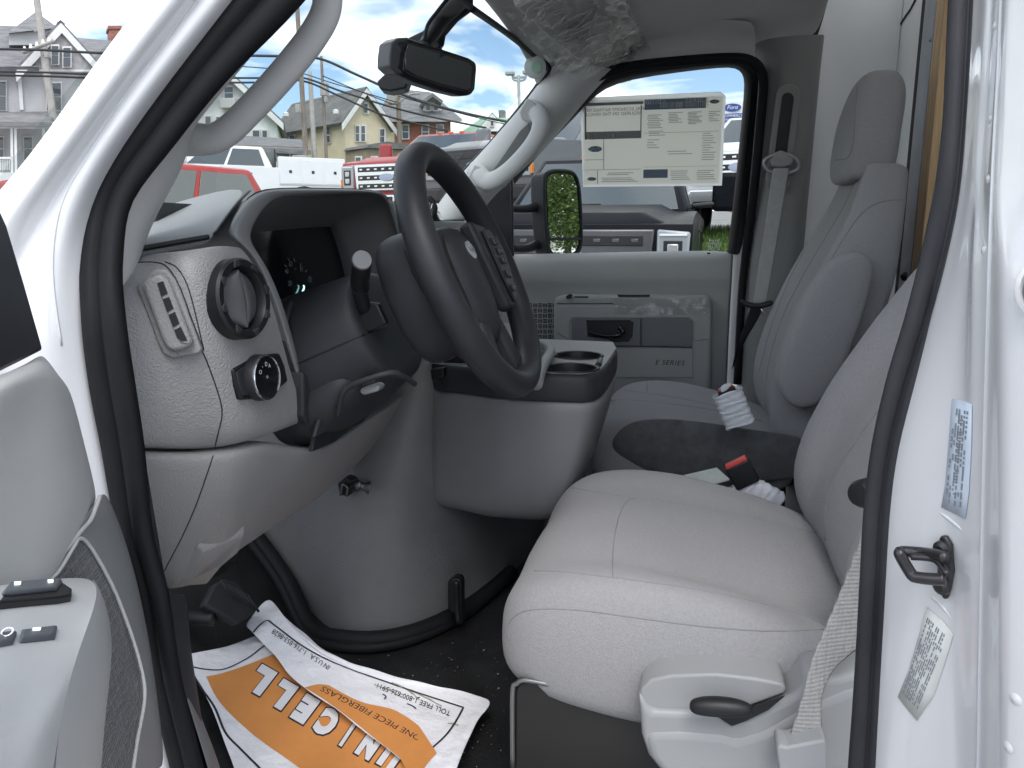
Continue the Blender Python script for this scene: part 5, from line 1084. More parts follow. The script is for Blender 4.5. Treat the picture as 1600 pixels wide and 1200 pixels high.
# grit on the floor mat
rnd = random.Random(21); vs, fs = [], []
for _ in range(190):
    p = P(rnd.uniform(470, 800), rnd.uniform(1000, 1200), Z=FZ + .0025)
    if p.y > 1.3 or p.x < -.7: continue
    s_ = rnd.choice((.0006, .0008, .001, .0016)); k = len(vs)
    for t in range(4): a = t * 1.57 + rnd.uniform(-.4, .4); vs.append(p + V((math.cos(a) * s_, math.sin(a) * s_ * rnd.uniform(.5, 1.6), rnd.uniform(0, s_))))
    fs.append((k, k + 1, k + 2, k + 3))
o = mk('floor_grit', vs, fs, mat('grit', (.45, .43, .4), .9), None, smooth=False); tag(o, 'pale grit scattered over the black floor mat', 'grit', kind='stuff')
# ================================================================== OPEN DRIVER DOOR
dd = thing('driver_door', 'grey trimmed driver door swung open at the left', 'door', (-.47, .54, .8))
th_ = R(66); H0 = P(114, 606, Y=.535); H1 = P(258, 1200, Y=.535); tx = V((math.cos(th_), -math.sin(th_), 0)); dn_ = (H0 - H1).cross(tx).normalized()
if dn_.x < 0: dn_ = -dn_
tz = tx.cross(dn_).normalized()
if tz.z < 0: tz = -tz
def O(a, b, o_=0): return PN(a, b, H0 + dn_ * o_, dn_)
g = [[O(a, b, o_) for a, b, o_ in r_] for r_ in (
    [(-160, 640, .0), (-60, 605, .0), (0, 582, .0), (22, 574, .0), (48, 562, .0), (66, 550, .0), (72, 556, -.01)],
    [(-160, 660, .02), (-60, 622, .02), (0, 598, .02), (30, 588, .02), (60, 578, .014), (86, 580, .006), (96, 592, -.01)],
    [(-160, 700, .024), (-60, 655, .024), (0, 628, .022), (35, 614, .014), (70, 606, .012), (98, 602, .008), (114, 606, -.012)],
    [(-160, 760, .012), (-60, 720, .012), (0, 700, .010), (45, 690, .010), (85, 680, .012), (112, 672, .006), (132, 680, -.012)],
    [(-160, 860, .012), (-60, 830, .012), (0, 810, .010), (55, 800, .010), (100, 785, .012), (130, 765, .006), (155, 768, -.012)],
    [(-160, 1040, .004), (-60, 1020, .004), (0, 1000, .004), (50, 975, .004), (90, 905, .006), (130, 824, .004), (154, 786, -.012)])]
upm = grid('upper_trim', g, PLGD, dd, sub=2, solid=.004)
g = [[O(a, b, o_) for a, b, o_ in r_] for r_ in (
    [(-40, 930, .0), (100, 865, .002), (130, 815, .002), (152, 782, .0), (164, 766, -.006), (168, 770, -.02)],
    [(-40, 990, .0), (110, 900, .002), (145, 850, .002), (168, 825, .0), (186, 820, -.006), (192, 826, -.02)],
    [(-40, 1060, .0), (120, 980, .002), (165, 930, .002), (192, 910, .0), (214, 910, -.006), (220, 918, -.02)],
    [(-40, 1140, .0), (130, 1080, .002), (185, 1040, .002), (214, 1030, .0), (238, 1045, -.006), (244, 1052, -.02)],
    [(-40, 1280, .0), (130, 1260, .002), (190, 1250, .002), (225, 1240, .0), (255, 1200, -.006), (262, 1206, -.02)])]
lwm = grid('lower_trim', g, mat('lower_door_plastic', (.27, .275, .285), .5, bump=.3, bs=700, var=.05, vs=6, bdist=.001), dd, sub=2, solid=.004)
tube('trim_step', [O(a, b, .003) for a, b in ((96, 868), (110, 850), (128, 828), (142, 812), (150, 792), (156, 776))], .0018, PLGD, dd, n=8)
# speaker grille: oval rim + basket-weave slots
gl_ = [(122, 842), (132, 844), (150, 868), (180, 925), (208, 1000), (224, 1060), (225, 1100), (214, 1160), (204, 1230)]
tube('grille_rim', [O(a, b, .004) for a, b in gl_], .0016, PLGD, dd, n=8)
tube('grille_rim', [O(a, b, .004) for a, b in ((122, 842), (108, 866), (92, 892), (76, 908))], .0016, PLGD, dd, n=8)
vs1, fs1 = [], []
def inside(x, y):
    pg = gl_ + [(100, 1240), (60, 905), (76, 905)]
    c = False; j = len(pg) - 1
    for i in range(len(pg)):
        if ((pg[i][1] > y) != (pg[j][1] > y)) and x < (pg[j][0] - pg[i][0]) * (y - pg[i][1]) / (pg[j][1] - pg[i][1]) + pg[i][0]: c = not c
        j = i
    return c
base_ = O(130, 950, .0036)
for i in range(-26, 30):
    for j in range(-40, 40):
        c = base_ + tx * (i * .0098) + tz * (j * .0098); v_ = c - CAM; z_ = v_.dot(fw)
        px, py = 800 + F * v_.dot(rt) / z_, 600 - F * v_.dot(up) / z_
        if not inside(px, py) or not inside(px + 3, py): continue
        for k in (-1, 0, 1):
            a_, b_ = (.0036, .0007) if (i + j) % 2 else (.0007, .0036)
            o2 = tx * (0 if (i + j) % 2 else k * .0029) + tz * (k * .0029 if (i + j) % 2 else 0)
            q = len(vs1)
            for dx, dz in ((-a_, -b_), (a_, -b_), (a_, b_), (-a_, b_)): vs1.append(c + o2 + tx * dx + tz * dz)
            fs1.append((q, q + 1, q + 2, q + 3))
sgo = mk('speaker_slots', vs1, fs1, mat('slot_dark', (.13, .13, .135), .8), dd, smooth=False); sgo['kind'] = 'stuff'
# armrest pod with switches
pod = [(-140, 935), (0, 916), (60, 910), (110, 904), (140, 905), (158, 912), (167, 928), (165, 960), (160, 1010), (150, 1080), (140, 1160), (130, 1240)]
oo = .095
gp = []
for k, (dx, dy, o_) in enumerate(((6, -2, .01), (2, 0, .05), (0, 3, .085), (-12, 12, .10), (-30, 22, .102))):
    gp.append([O(a + dx * 0, b, o_) if k < 3 else O(a + (dx if i > 4 else dx * .2), b + (dy if i < 7 else 0), o_) for i, (a, b) in enumerate(pod)])
# pod built as two real surfaces: sloping top and inner side wall
Zt = lambda a, b: O(a, b, 0)
topq = [[(-140, 935, .02), (0, 914, .02), (60, 908, .02), (112, 902, .02), (142, 904, .02)], [(-140, 960, .05), (0, 938, .05), (60, 930, .05), (118, 924, .05), (152, 916, .045)], [(-140, 1020, .075), (0, 985, .075), (60, 975, .075), (112, 966, .075), (150, 940, .065)], [(-140, 1090, .095), (0, 1050, .095), (50, 1040, .095), (100, 1020, .095), (138, 975, .085)], [(-140, 1150, .105), (0, 1120, .105), (40, 1110, .105), (80, 1090, .105), (118, 1030, .098)], [(-140, 1260, .115), (0, 1200, .115), (20, 1190, .115), (58, 1165, .115), (96, 1110, .108)], [(-140, 1400, .12), (0, 1330, .12), (20, 1310, .12), (48, 1290, .12), (78, 1250, .114)]]
PODM = mat('armrest_plastic', (.46, .475, .485), .5, bump=.08, bs=700, var=.03, vs=6, bdist=.001)
topm = grid('armrest_top', [[O(a, b, o_) for a, b, o_ in r_] for r_ in topq], PODM, dd, sub=2)
wal = [[O(a, b, o_) for a, b, o_ in [r_[-1] for r_ in topq]], [O(a, b, o_) for a, b, o_ in ((148, 906, .018), (160, 924, .042), (162, 952, .06), (156, 990, .08), (144, 1050, .092), (128, 1130, .10), (110, 1270, .106))], [O(a, b, o_) for a, b, o_ in ((158, 925, .01), (166, 950, .03), (168, 990, .05), (165, 1040, .065), (158, 1100, .078), (148, 1190, .085), (132, 1320, .092))], [O(a, b, o_) for a, b, o_ in ((170, 960, .0), (176, 1000, .01), (172, 1060, .025), (165, 1110, .04), (160, 1180, .05), (150, 1290, .06), (140, 1400, .065))]]
grid('armrest_side', wal, PODM, dd, sub=2)
BV.clear()
def tp_(a, b, o_): 
    h, n_ = hitn(topm, a, b); return (h if h is not None else O(a, b, .06)) + V((.25, -.1, 1)).normalized() * o_
def onmat(nm, px, o_, h_, m_, par_, bev=.002): return prism(nm, [tp_(a, b, o_) for a, b in px], V((.25, -.1, 1)).normalized() * h_, m_, par_, bev, 3)
SWG = mat('switch_grey', (.10, .11, .125), .45, var=.05)
wsw = onmat('window_switch', ((-20, 955), (0, 950), (12, 932), (20, 926), (95, 918), (112, 930), (110, 940), (90, 944)), -.002, .007, BLK, dd)
onmat('switch_cap', ((2, 944), (16, 927), (92, 919), (97, 922), (88, 935), (20, 944)), .004, .004, SWG, wsw)
onmat('lit_mark', ((22, 930), (33, 929), (32, 934), (23, 935)), .0083, .0004, mat('switch_light', (.8, .95, 1), .4, emit=.6), wsw, 0); onmat('lit_mark', ((74, 925), (83, 924), (83, 929), (75, 930)), .0083, .0004, MT['switch_light'], wsw, 0)
ls = onmat('lock_switch', ((30, 1006), (33, 990), (90, 982), (86, 1000)), -.001, .004, SWG, dd)
onmat('lit_mark', ((51, 991), (64, 990), (63, 994), (51, 995)), .0033, .0004, MT['switch_light'], ls, 0)
l3 = onmat('lock_switch', ((-20, 1016), (-20, 996), (27, 991), (21, 1008)), -.001, .004, SWG, dd)
text('legend', 'LO', .007, tp_(4, 999, .0036), (.95, .3, 0), (-.2, .6, .3), LEG, l3)
prism('outer_skin', [H0 + tx * a + tz * b - dn_ * .07 for a, b in ((.06, -.02), (.95, -.02), (.95, -.55), (.06, -.55))], -dn_ * .012, WHITE, dd, .004)
# mirror sail / glass area of the open door
prism('window_sail', [O(a, b, .004) for a, b in ((-80, 180), (0, 325), (12, 352), (40, 445), (69, 547), (40, 562), (0, 582), (-120, 630))], -dn_ * .02, mat('sail_black', (.02, .022, .028), .35), dd, .003)
# ================================================================== STRIKER, LABELS, PLUG, DIMPLES ON THE JAMB
BV.clear()
stt = thing('door_striker', 'dark metal door striker loop bolted to the white jamb', 'striker', hit(pb, 1470, 880))
jn = hitn(pb, 1470, 880)[1]
def J(a, b, o_=0): return (hit(pb, a, b) or P(a, b, Y=.54)) + jn * o_
pt0 = hit(pb, 1475, 885)
def JP(a, b, o_=0): return PN(a, b, pt0 + jn * o_, jn)
STK = mat('striker_steel', (.065, .062, .066), .32, metal=.6, var=.1, vs=40)
prism('plate', [JP(a, b, .001) for a, b in ((1474, 836), (1482, 835), (1491, 850), (1494, 892), (1489, 920), (1484, 935), (1478, 934), (1470, 915), (1468, 850))], jn * .004, STK, stt, .0015)
zl = P(1440, 880, Y=.555)
tube('loop', [P(a, b, Y=c) for a, b, c in ((1476, 905, .545), (1460, 905, .548), (1432, 902, .555), (1424, 897, .558), (1409, 872, .572), (1406, 864, .575), (1412, 862, .577), (1440, 864, .572), (1468, 868, .556), (1478, 872, .548))], .0042, STK, stt, n=10, res=4)
tube('inner_bar', [P(a, b, Y=c) for a, b, c in ((1424, 870, .568), (1452, 872, .562), (1466, 878, .556), (1480, 898, .546))], .0026, STK, stt, n=8)
for a, b in ((1474, 858), (1473, 915)): lathe('bolt', [(0, .005), (.0035, .005), (.0062, .003), (.0066, 0)], JP(a, b, .005), jn, STK, stt, 14, cap=False)
def label(nm, lab, px, lines, m_, seedv, bar=False):
    o = grid(nm, [[J(a, b, .0007) for a, b in r_] for r_ in px], m_, None, sub=0, solid=.0003)
    tag(o, lab, 'label'); return o
LBM = mat('label_blue', (.62, .70, .80), .4); LBW = mat('label_white', (.70, .71, .68), .5); LPR = mat('label_print', (.25, .27, .30), .6)
l1 = label('certification_label', 'pale blue printed certification label high on the white jamb', [[(1489, 623), (1500, 625), (1510, 627), (1520, 632)], [(1484, 690), (1496, 692), (1508, 694), (1519, 698)], [(1478, 760), (1490, 764), (1503, 767), (1515, 770)], [(1472, 792), (1484, 798), (1497, 804), (1509, 811)]], 0, LBM, 1)
l2_ = label('tyre_label', 'off-white printed tyre label low on the white jamb', [[(1449, 948), (1463, 960), (1476, 972), (1491, 990)], [(1435, 1000), (1449, 1012), (1463, 1022), (1477, 1036)], [(1420, 1050), (1432, 1062), (1446, 1072), (1460, 1086)], [(1404, 1088), (1414, 1102), (1424, 1114), (1434, 1126)]], 0, LBW, 2)
rnd = random.Random(2)
def lrows(obj, corners, n, m_, along):
    TL_, TR_, BR_, BL_ = corners; vs, fs = [], []
    for i in range(n):
        u_ = (i + .5) / n; t = .04
        while t < .95:
            l_ = rnd.uniform(.02, .07) if rnd.random() < .8 else .14
            if rnd.random() < .78:
                q = []
                for uu, tt_ in ((u_ - .28 / n, t), (u_ + .28 / n, t), (u_ + .28 / n, min(.97, t + l_)), (u_ - .28 / n, min(.97, t + l_))):
                    x = (TL_[0] * (1 - uu) + TR_[0] * uu) * (1 - tt_) + (BL_[0] * (1 - uu) + BR_[0] * uu) * tt_
                    y = (TL_[1] * (1 - uu) + TR_[1] * uu) * (1 - tt_) + (BL_[1] * (1 - uu) + BR_[1] * uu) * tt_
                    q.append(J(x, y, .0014))
                k = len(vs); vs += q; fs.append((k, k + 1, k + 2, k + 3))
            t += l_ + .02
    o = mk('print_lines', vs, fs, m_, obj, smooth=False); o['kind'] = 'stuff'
lrows(l1, ((1492, 630), (1516, 636), (1504, 800), (1477, 788)), 6, LPR, 0)
lrows(l2_, ((1452, 958), (1484, 990), (1434, 1112), (1410, 1086)), 11, LPR, 0)
bx_ = []
vs, fs = [], []
for k in range(26):
    y = 655 + k * 4.6; 
    if rnd.random() < .75:
        q = [J(1503.5 - (y - 655) * .085 + a, y + b, .0015) for a, b in ((-3, 0), (3.2, .6), (3.2, .6 + rnd.uniform(1.4, 3.4)), (-3, rnd.uniform(1.4, 3.2)))]
        n_ = len(vs); vs += q; fs.append((n_, n_ + 1, n_ + 2, n_ + 3))
o = mk('barcode', vs, fs, LPR, l1, smooth=False)
for a, b in ((1554, 40), (1547, 185), (1544, 280), (1537, 390)): lathe('dimple', [(0, .0012), (.0022, .0008), (.0032, 0)], J(a, b, 0), hitn(pb, a, b)[1], WHITE, cab, 14, cap=False)
for a, b in ((1587, 1093), (1575, 1168)): lathe('dimple', [(0, .0012), (.0026, .0009), (.0042, 0)], J(a, b, 0), hitn(pb, a, b)[1], WHITE, cab, 16, cap=False)
nb_ = hitn(pb, 1656, 450)[1]
plg = lathe('rubber_plug', [(.0, .006), (.012, .006), (.0155, .003), (.016, 0)], J(1656, 450, .001), nb_, RUB, None, 24, cap=False); tag(plg, 'round black rubber plug in the white door jamb at the picture edge', 'plug')
lathe('white_collar', [(.0165, 0), (.018, .004), (.0205, .003), (.021, 0)], J(1656, 450, .0005), nb_, WHITE, plg, 24, cap=False)
for q in ([(1462, 798), (1478, 808), (1506, 832)], [(1448, 928), (1466, 942), (1490, 972)]): tube('jamb_crease', [J(a, b, -.001) for a, b in q], [.0008, .0018, .0008], WHITE, cab, n=8)
seam('seam_sealer', pb, [(1566, -60), (1560, 100), (1552, 250), (1546, 400), (1540, 600), (1535, 800), (1531, 1000), (1527, 1230)], .0011, mat('seam_sealer', (.66, .67, .69), .6), cab)
seam('seam_sealer', pa, [(330, -40), (262, 60), (200, 150), (140, 240), (96, 320), (82, 420), (96, 540)], .0011, MT['seam_sealer'], cab)
# ================================================================== OUTSIDE: TERRAIN
def lerp_t(r, t):
    for (a, b), (c, d) in zip(t, t[1:]):
        if r <= c: return b + (d - b) * (r - a) / (c - a)
    return t[-1][1]
TL_L = [(0, 0), (8, 0), (11, .4), (16, 1.3), (22, 2.2), (30, 3.0), (55, 4.6), (120, 7), (900, 9)]
TL_M = [(0, 0), (8, 0), (11, .6), (14, 1.5), (16, 1.7), (22, 2.1), (55, 4.4), (120, 7), (900, 9)]
TL_R = [(0, 0), (7, 0), (8, .42), (10, .45), (12.5, 1.6), (16, 1.75), (30, 2.0), (120, 5), (900, 7)]
def hgt(x, y):
    r = math.hypot(x, y); az = math.degrees(math.atan2(x, y))
    if r < .01: return 0
    if az < -24: h = lerp_t(r, TL_L)
    elif az < -12: k = (az + 24) / 12; h = lerp_t(r, TL_L) * (1 - k) + lerp_t(r, TL_M) * k
    elif az < -2: k = (az + 12) / 10; h = lerp_t(r, TL_M) * (1 - k) + lerp_t(r, TL_R) * k
    else: h = lerp_t(r, TL_R)
    f = 1.0
    if az > 25: f = max(0, 1 - (az - 25) / 25)
    if az < -70: f = max(0, 1 - (-az - 70) / 30)
    return h * f
gm = mat('lot_asphalt', (.24, .24, .235), .9, var=.22, vs=.5, bump=.3, bs=30)
rs = [0, 2, 4, 6, 7, 8, 9, 10, 11, 12, 13, 14, 16, 18, 20, 22, 26, 30, 40, 55, 80, 120, 250, 900]
vs, fs = [V((0, 0, 0))], []
NA = 96
for r in rs[1:]:
    for k in range(NA):
        a = 2 * math.pi * k / NA; x, y = r * math.sin(a), r * math.cos(a); vs.append(V((x, y, hgt(x, y))))
for k in range(NA): fs.append((0, 1 + k, 1 + (k + 1) % NA))
for i in range(len(rs) - 2):
    for k in range(NA): fs.append((1 + i * NA + k, 1 + (i + 1) * NA + k, 1 + (i + 1) * NA + (k + 1) % NA, 1 + i * NA + (k + 1) % NA))
gr = mk('ground', vs, fs, gm); gr['kind'] = 'structure'
GRS = mat('grass', (.075, .13, .03), .95, var=.35, vs=3, bump=.8, bs=40)
def gpatch(nm, azs, rr, lift=.03):
    g = [[V((r * math.sin(R(a)), r * math.cos(R(a)), hgt(r * math.sin(R(a)), r * math.cos(R(a))) + lift)) for a in azs] for r in rr]
    o = grid(nm, g, GRS, None, sub=0); o['kind'] = 'structure'; return o
gpatch('grass_bank', [-4, -2, 0, 2, 4, 6, 8, 11, 14, 18, 24], [9.6, 10, 10.5, 11, 11.5, 12, 12.5, 12.8])
gpatch('grass_verge', [-42, -36, -30, -26, -22, -18, -14, -10, -6, -2], [34, 38, 42, 48, 54, 62, 80])
gpatch('grass_field', [48, 52, 56, 60, 64, 68, 72, 78], [6, 8, 10, 14, 20, 30], .02)
# blades on the near bank, nobody could count them
rnd = random.Random(5); vs, fs = [], []
for _ in range(9000):
    a = R(rnd.uniform(-3, 22)); r = rnd.uniform(9.7, 12.8); x, y = r * math.sin(a), r * math.cos(a); z = hgt(x, y) + .02
    w_ = rnd.uniform(.008, .018); h_ = rnd.uniform(.05, .14); t = rnd.uniform(0, 3.14); d = V((math.cos(t), math.sin(t), 0)); l_ = V((rnd.uniform(-.05, .05), rnd.uniform(-.05, .05), h_))
    k = len(vs); p = V((x, y, z)); vs += [p - d * w_, p + d * w_, p + l_]; fs.append((k, k + 1, k + 2))
o = mk('bank_grass', vs, fs, mat('grass_blade', (.10, .17, .035), .9, var=.3, vs=2), None, smooth=False, nrm=False); tag(o, 'short green grass on the bank behind the black truck', 'grass', kind='stuff')

# ================================================================== TRUCKS
TYRE = mat('tyre', (.02, .02, .021), .8); RIM = mat('alloy_rim', (.55, .56, .58), .3, metal=.8); DGL = mat('truck_glass', (.05, .065, .07), .04, spec=.9, coat=.6); LAMP = mat('lamp_lens', (.32, .34, .36), .08, coat=.8); GRD = mat('grille_dark', (.02, .02, .022), .4); AMB = mat('amber', (.7, .22, .03), .3)
TRIMC = mat('lamp_white', (.8, .8, .82), .3)
def paint(nm, c): return mat(nm, c, .45, coat=.35, var=.03, vs=2)
def truck(label, px, dist, yaw, col, gcol, group='pickups parked on the lot', body='bed', z=None, white_grille=False, logo=True):
    az = -YAW + math.atan((px - 800) / F / math.cos(PIT))
    x, y = dist * math.sin(az), dist * math.cos(az); zz = hgt(x, y) if z is None else z
    # yaw: 0 = nose towards the camera, + = nose swings to the left of the picture
    tocam = math.atan2(-y, -x); rz = tocam - R(yaw)
    t = thing('pickup_truck', label, 'truck', (x, y, zz), group, rz, local=True)
    def cap(pl, hw, nm, m_, bev, par_=None): return prism(nm, [V((a, -hw, b)) for a, b in pl], (0, 2 * hw, 0), m_, par_ or t, bev, 3)
    def arch(cx, r_, n=8): return [(cx + r_ * math.cos(math.pi * k / n), .44 + r_ * math.sin(math.pi * k / n)) for k in range(n + 1)]
    prof = [(3.02, .5), (3.08, .62), (3.08, 1.12), (3.02, 1.26), (2.7, 1.33), (1.72, 1.40), (-1.12, 1.40), (-3.1, 1.40), (-3.12, .62), (-2.4, .5)] + arch(-1.95, .47)[::-1] + [(-1.4, .46), (1.5, .46)] + arch(2.02, .47)[::-1]
    bo = cap(prof, 1.0, 'body', col, .05)
    # bonnet bulge
    mk('bonnet', [V(q) for q in ((2.98, -.78, 1.27), (2.98, .78, 1.27), (1.75, .8, 1.40), (1.75, -.8, 1.40), (2.85, -.6, 1.36), (2.85, .6, 1.36), (1.72, .66, 1.47), (1.72, -.66, 1.47))], [(0, 1, 5, 4), (1, 2, 6, 5), (2, 3, 7, 6), (3, 0, 4, 7), (4, 5, 6, 7)], col, bo, bev=.04, seg=3, auto=40)
    # cabin
    b_ = [V((1.72, -.94, 1.38)), V((1.72, .94, 1.38)), V((-1.12, .94, 1.38)), V((-1.12, -.94, 1.38))]; q_ = [V((.86, -.74, 1.98)), V((.86, .74, 1.98)), V((-.88, .74, 1.98)), V((-.88, -.74, 1.98))]
    mk('cabin', b_ + q_, [(0, 1, 5, 4), (1, 2, 6, 5), (2, 3, 7, 6), (3, 0, 4, 7), (4, 5, 6, 7), (3, 2, 1, 0)], col, t, bev=.07, seg=3, auto=40)
    def pane(nm, A, B_, C_, D_, par_, m_=DGL):
        n_ = (B_ - A).cross(D_ - A).normalized(); c = (A + B_ + C_ + D_) / 4
        if n_.dot(c - V((.2, 0, 1.6))) < 0: n_ = -n_
        return prism(nm, [p + n_ * .004 for p in (A, B_, C_, D_)], n_ * .006, m_, par_, .004)
    def q4(A, B_, C_, D_, u0, v0, u1, v1):
        f = lambda u_, v_: A.lerp(B_, u_).lerp(D_.lerp(C_, u_), v_); return f(u0, v0), f(u1, v0), f(u1, v1), f(u0, v1)
    pane('windscreen', *q4(b_[0], b_[1], q_[1], q_[0], .06, .06, .94, .92), t)
    for s_ in ((1, 2, 6, 5), (3, 0, 4, 7)):
        A, B_, C_, D_ = (b_ + q_)[s_[0]], (b_ + q_)[s_[1]], (b_ + q_)[s_[2]], (b_ + q_)[s_[3]]
        if s_[0] == 1: sp = ((.17, .52), (.55, .92))
        else: sp = ((.08, .45), (.48, .83))
        for u0, u1 in sp: pane('side_window', *q4(A, B_, C_, D_, u0, .10, u1, .86), t)
    # grille, lamps, bumper
    gw = prism('grille', [V((3.085, a, b)) for a, b in ((-.66, .76), (.66, .76), (.70, 1.22), (-.70, 1.22))], (.03, 0, 0), gcol, t, .02)
    for k in range(3):
        rbox('grille_slot', (3.115, 0, .84 + k * .145), (.02, 1.22, .085), GRD, gw, .006)
        for j in range(8): rbox('grille_bar', (3.124, -.54 + j * .155, .84 + k * .145), (.012, .06, .03), gcol, gw, .004)
    if logo:
        lathe('badge', [(.0, .02), (.15, .018), (.16, 0)], (3.125, 0, .985), (1, 0, 0), mat('truck_badge', (.35, .40, .52), .25, metal=.3), gw, 20, sx=1, sy=.42, cap=False)
    for s_ in (-1, 1):
        hl_ = prism('headlight', [V((3.06, s_ * a, b)) for a, b in ((.72, .80), (.97, .80), (.985, 1.2), (.72, 1.22))], (.05, 0, 0), LAMP, t, .02, 3)
        rbox('lamp_core', (3.108, s_ * .85, 1.0), (.02, .15, .26), GRD, hl_, .006); rbox('projector', (3.116, s_ * .85, 1.06), (.02, .09, .09), RIM, hl_, .02); rbox('projector', (3.116, s_ * .85, .94), (.02, .09, .09), RIM, hl_, .02); rbox('light_bar', (3.112, s_ * .85, 1.175), (.012, .22, .02), TRIMC, hl_, .004); rbox('marker', (3.09, s_ * .975, .9), (.06, .04, .14), AMB, hl_, .006)
        ma = tube('mirror_arm', [V((1.25, s_ * .93, 1.46)), V((1.27, s_ * 1.12, 1.48)), V((1.27, s_ * 1.2, 1.48))], .025, GRD, t, n=8)
        rbox('mirror', (1.24, s_ * 1.27, 1.60), (.13, .28, .38), col if not white_grille else GRD, t, .05, seg=3)
        rbox('door_handle', (-.42, s_ * 1.005, 1.22), (.2, .03, .035), GRD, t, .008); rbox('door_handle', (.62, s_ * 1.005, 1.22), (.2, .03, .035), GRD, t, .008)
        tube('door_gap', [V((.3, s_ * 1.001, .6)), V((.3, s_ * 1.001, 1.38))], .006, GRD, t, n=5, res=1)
        for cx in (2.02, -1.95):
            wh = lathe('wheel', [(.24, .13), (.40, .12), (.42, .06), (.42, -.12), (.3, -.13)], (cx, s_ * .86, .42), (0, s_, 0), TYRE, t, 28, cap=False)
            lathe('rim', [(.0, .10), (.06, .12), (.07, .09), (.22, .10), (.25, .125), (.26, .11)], (cx, s_ * .86, .42), (0, s_, 0), RIM, wh, 24, cap=False)
            for j in range(6): rbox('spoke_gap', (cx + .15 * math.cos(j * 1.047), s_ * .965, .42 + .15 * math.sin(j * 1.047)), (.06, .02, .06), GRD, wh, .01)
    bm_ = rbox('bumper', (3.12, 0, .58), (.14, 1.94, .22), gcol, t, .04, seg=3); rbox('plate', (3.2, 0, .58), (.01, .3, .14), GRD, bm_, .003)
    rbox('wiper', (1.62, -.3, 1.475), (.02, .7, .02), GRD, t, .004)
    for j in range(3): rbox('roof_marker', (.80, -.25 + j * .25, 2.0), (.06, .09, .03), AMB, t, .008)
    if body == 'service':
        for s_ in (-1, 1):
            sb = rbox('tool_box', (-2.2, s_ * .86, 1.32), (1.9, .34, .78), col, t, .02)
            for j in range(3):
                rbox('locker_door', (-2.85 + j * .64, s_ * 1.034, 1.30), (.58, .012, .66), col, sb, .01); rbox('latch', (-2.85 + j * .64, s_ * 1.045, 1.30), (.08, .012, .08), GRD, sb, .004)
        rbox('headboard', (-1.2, 0, 1.68), (.05, 1.6, .5), GRD, t, .01)
    return t
TW_ = paint('truck_white', (.78, .79, .80)); TRd = paint('truck_red', (.40, .025, .022)); TMar = paint('truck_maroon', (.33, .018, .022)); TBk = mat('truck_black', (.008, .009, .012), .35, spec=.06, var=.05); TGr = paint('truck_grey', (.16, .17, .18)); TSi = paint('truck_silver', (.55, .57, .58))
CHM = mat('grille_chrome', (.7, .71, .72), .2, metal=.9)
truck('bright red pickup seen just above the dash pad', 276, 11.3, 56, TRd, CHM, z=.46)
truck('white service truck with tool-box body behind the red pickup', 380, 24.5, 84, TW_, TW_, body='service', z=2.05)
truck('maroon pickup with chrome grille facing the van behind the steering wheel', 738, 16.8, 28, TMar, CHM, z=1.58)
truck('white pickup behind the far windscreen pillar', 838, 16.0, 36, TW_, CHM, z=1.45)
truck('dark grey pickup between far pillar and price sheet', 905, 14.2, 30, TGr, GRD)
truck('glossy black pickup filling the lower passenger window', 955, 9.6, 7, TBk, mat('dark_chrome', (.12, .12, .13), .3, metal=.6))
truck('white pickup at the rear edge of the passenger window', 1195, 15.0, 10, TW_, CHM, z=1.55)
# ================================================================== HOUSES
def siding(nm, c, sc=2.2): 
    m = mat(nm, c, .8, var=.08, vs=1.5)
    if 'wv' in m.node_tree.nodes: return m
    t = m.node_tree; wv = t.nodes.new('ShaderNodeTexWave'); wv.name = 'wv'; wv.bands_direction = 'Z'; wv.wave_profile = 'SAW'; wv.inputs['Scale'].default_value = sc; tcn = t.nodes.new('ShaderNodeTexCoord')
    bp = t.nodes.new('ShaderNodeBump'); bp.inputs['Strength'].default_value = .35; bp.inputs['Distance'].default_value = .02
    t.links.new(tcn.outputs['Object'], wv.inputs[0]); t.links.new(wv.outputs['Fac'], bp.inputs['Height']); t.links.new(bp.outputs[0], t.nodes['Principled BSDF'].inputs['Normal']); return m
def brickm():
    m = mat('house_brick', (.26, .10, .075), .9, var=.25, vs=3)
    t = m.node_tree; br = t.nodes.new('ShaderNodeTexBrick'); br.inputs['Scale'].default_value = 3.0; br.inputs['Color1'].default_value = (.36, .13, .095, 1); br.inputs['Color2'].default_value = (.28, .11, .085, 1); br.inputs['Mortar'].default_value = (.3, .26, .23, 1); br.inputs['Mortar Size'].default_value = .012
    tcn = t.nodes.new('ShaderNodeTexCoord'); mp = t.nodes.new('ShaderNodeMapping'); mp.inputs['Rotation'].default_value = (R(90), 0, 0); t.links.new(tcn.outputs['Object'], mp.inputs[0]); t.links.new(mp.outputs[0], br.inputs[0]); t.links.new(br.outputs[0], t.nodes['Principled BSDF'].inputs['Base Color']); return m
BRK = brickm()
SHG = mat('roof_shingle', (.19, .19, .195), .95, var=.3, vs=2, bump=.6, bs=8, stretch=(1, 1, 4)); SHT = mat('roof_shingle_brown', (.15, .148, .142), .95, var=.25, vs=2, bump=.5, bs=8); SHGn = mat('roof_green', (.22, .38, .27), .8, var=.2, vs=2); TRIMW = mat('house_trim', (.72, .72, .71), .7, var=.05); WGL = mat('house_glass', (.05, .06, .075), .08, spec=.8)
CUR = mat('window_blind', (.45, .45, .43), .7)
def board(h, a, b): return prism('barge_board', [a + h.n * .05, b + h.n * .05, b + h.n * .05 - V((0, 0, .34)), a + h.n * .05 - V((0, 0, .34))], -h.n * .06, TRIMW, h.t, 0)
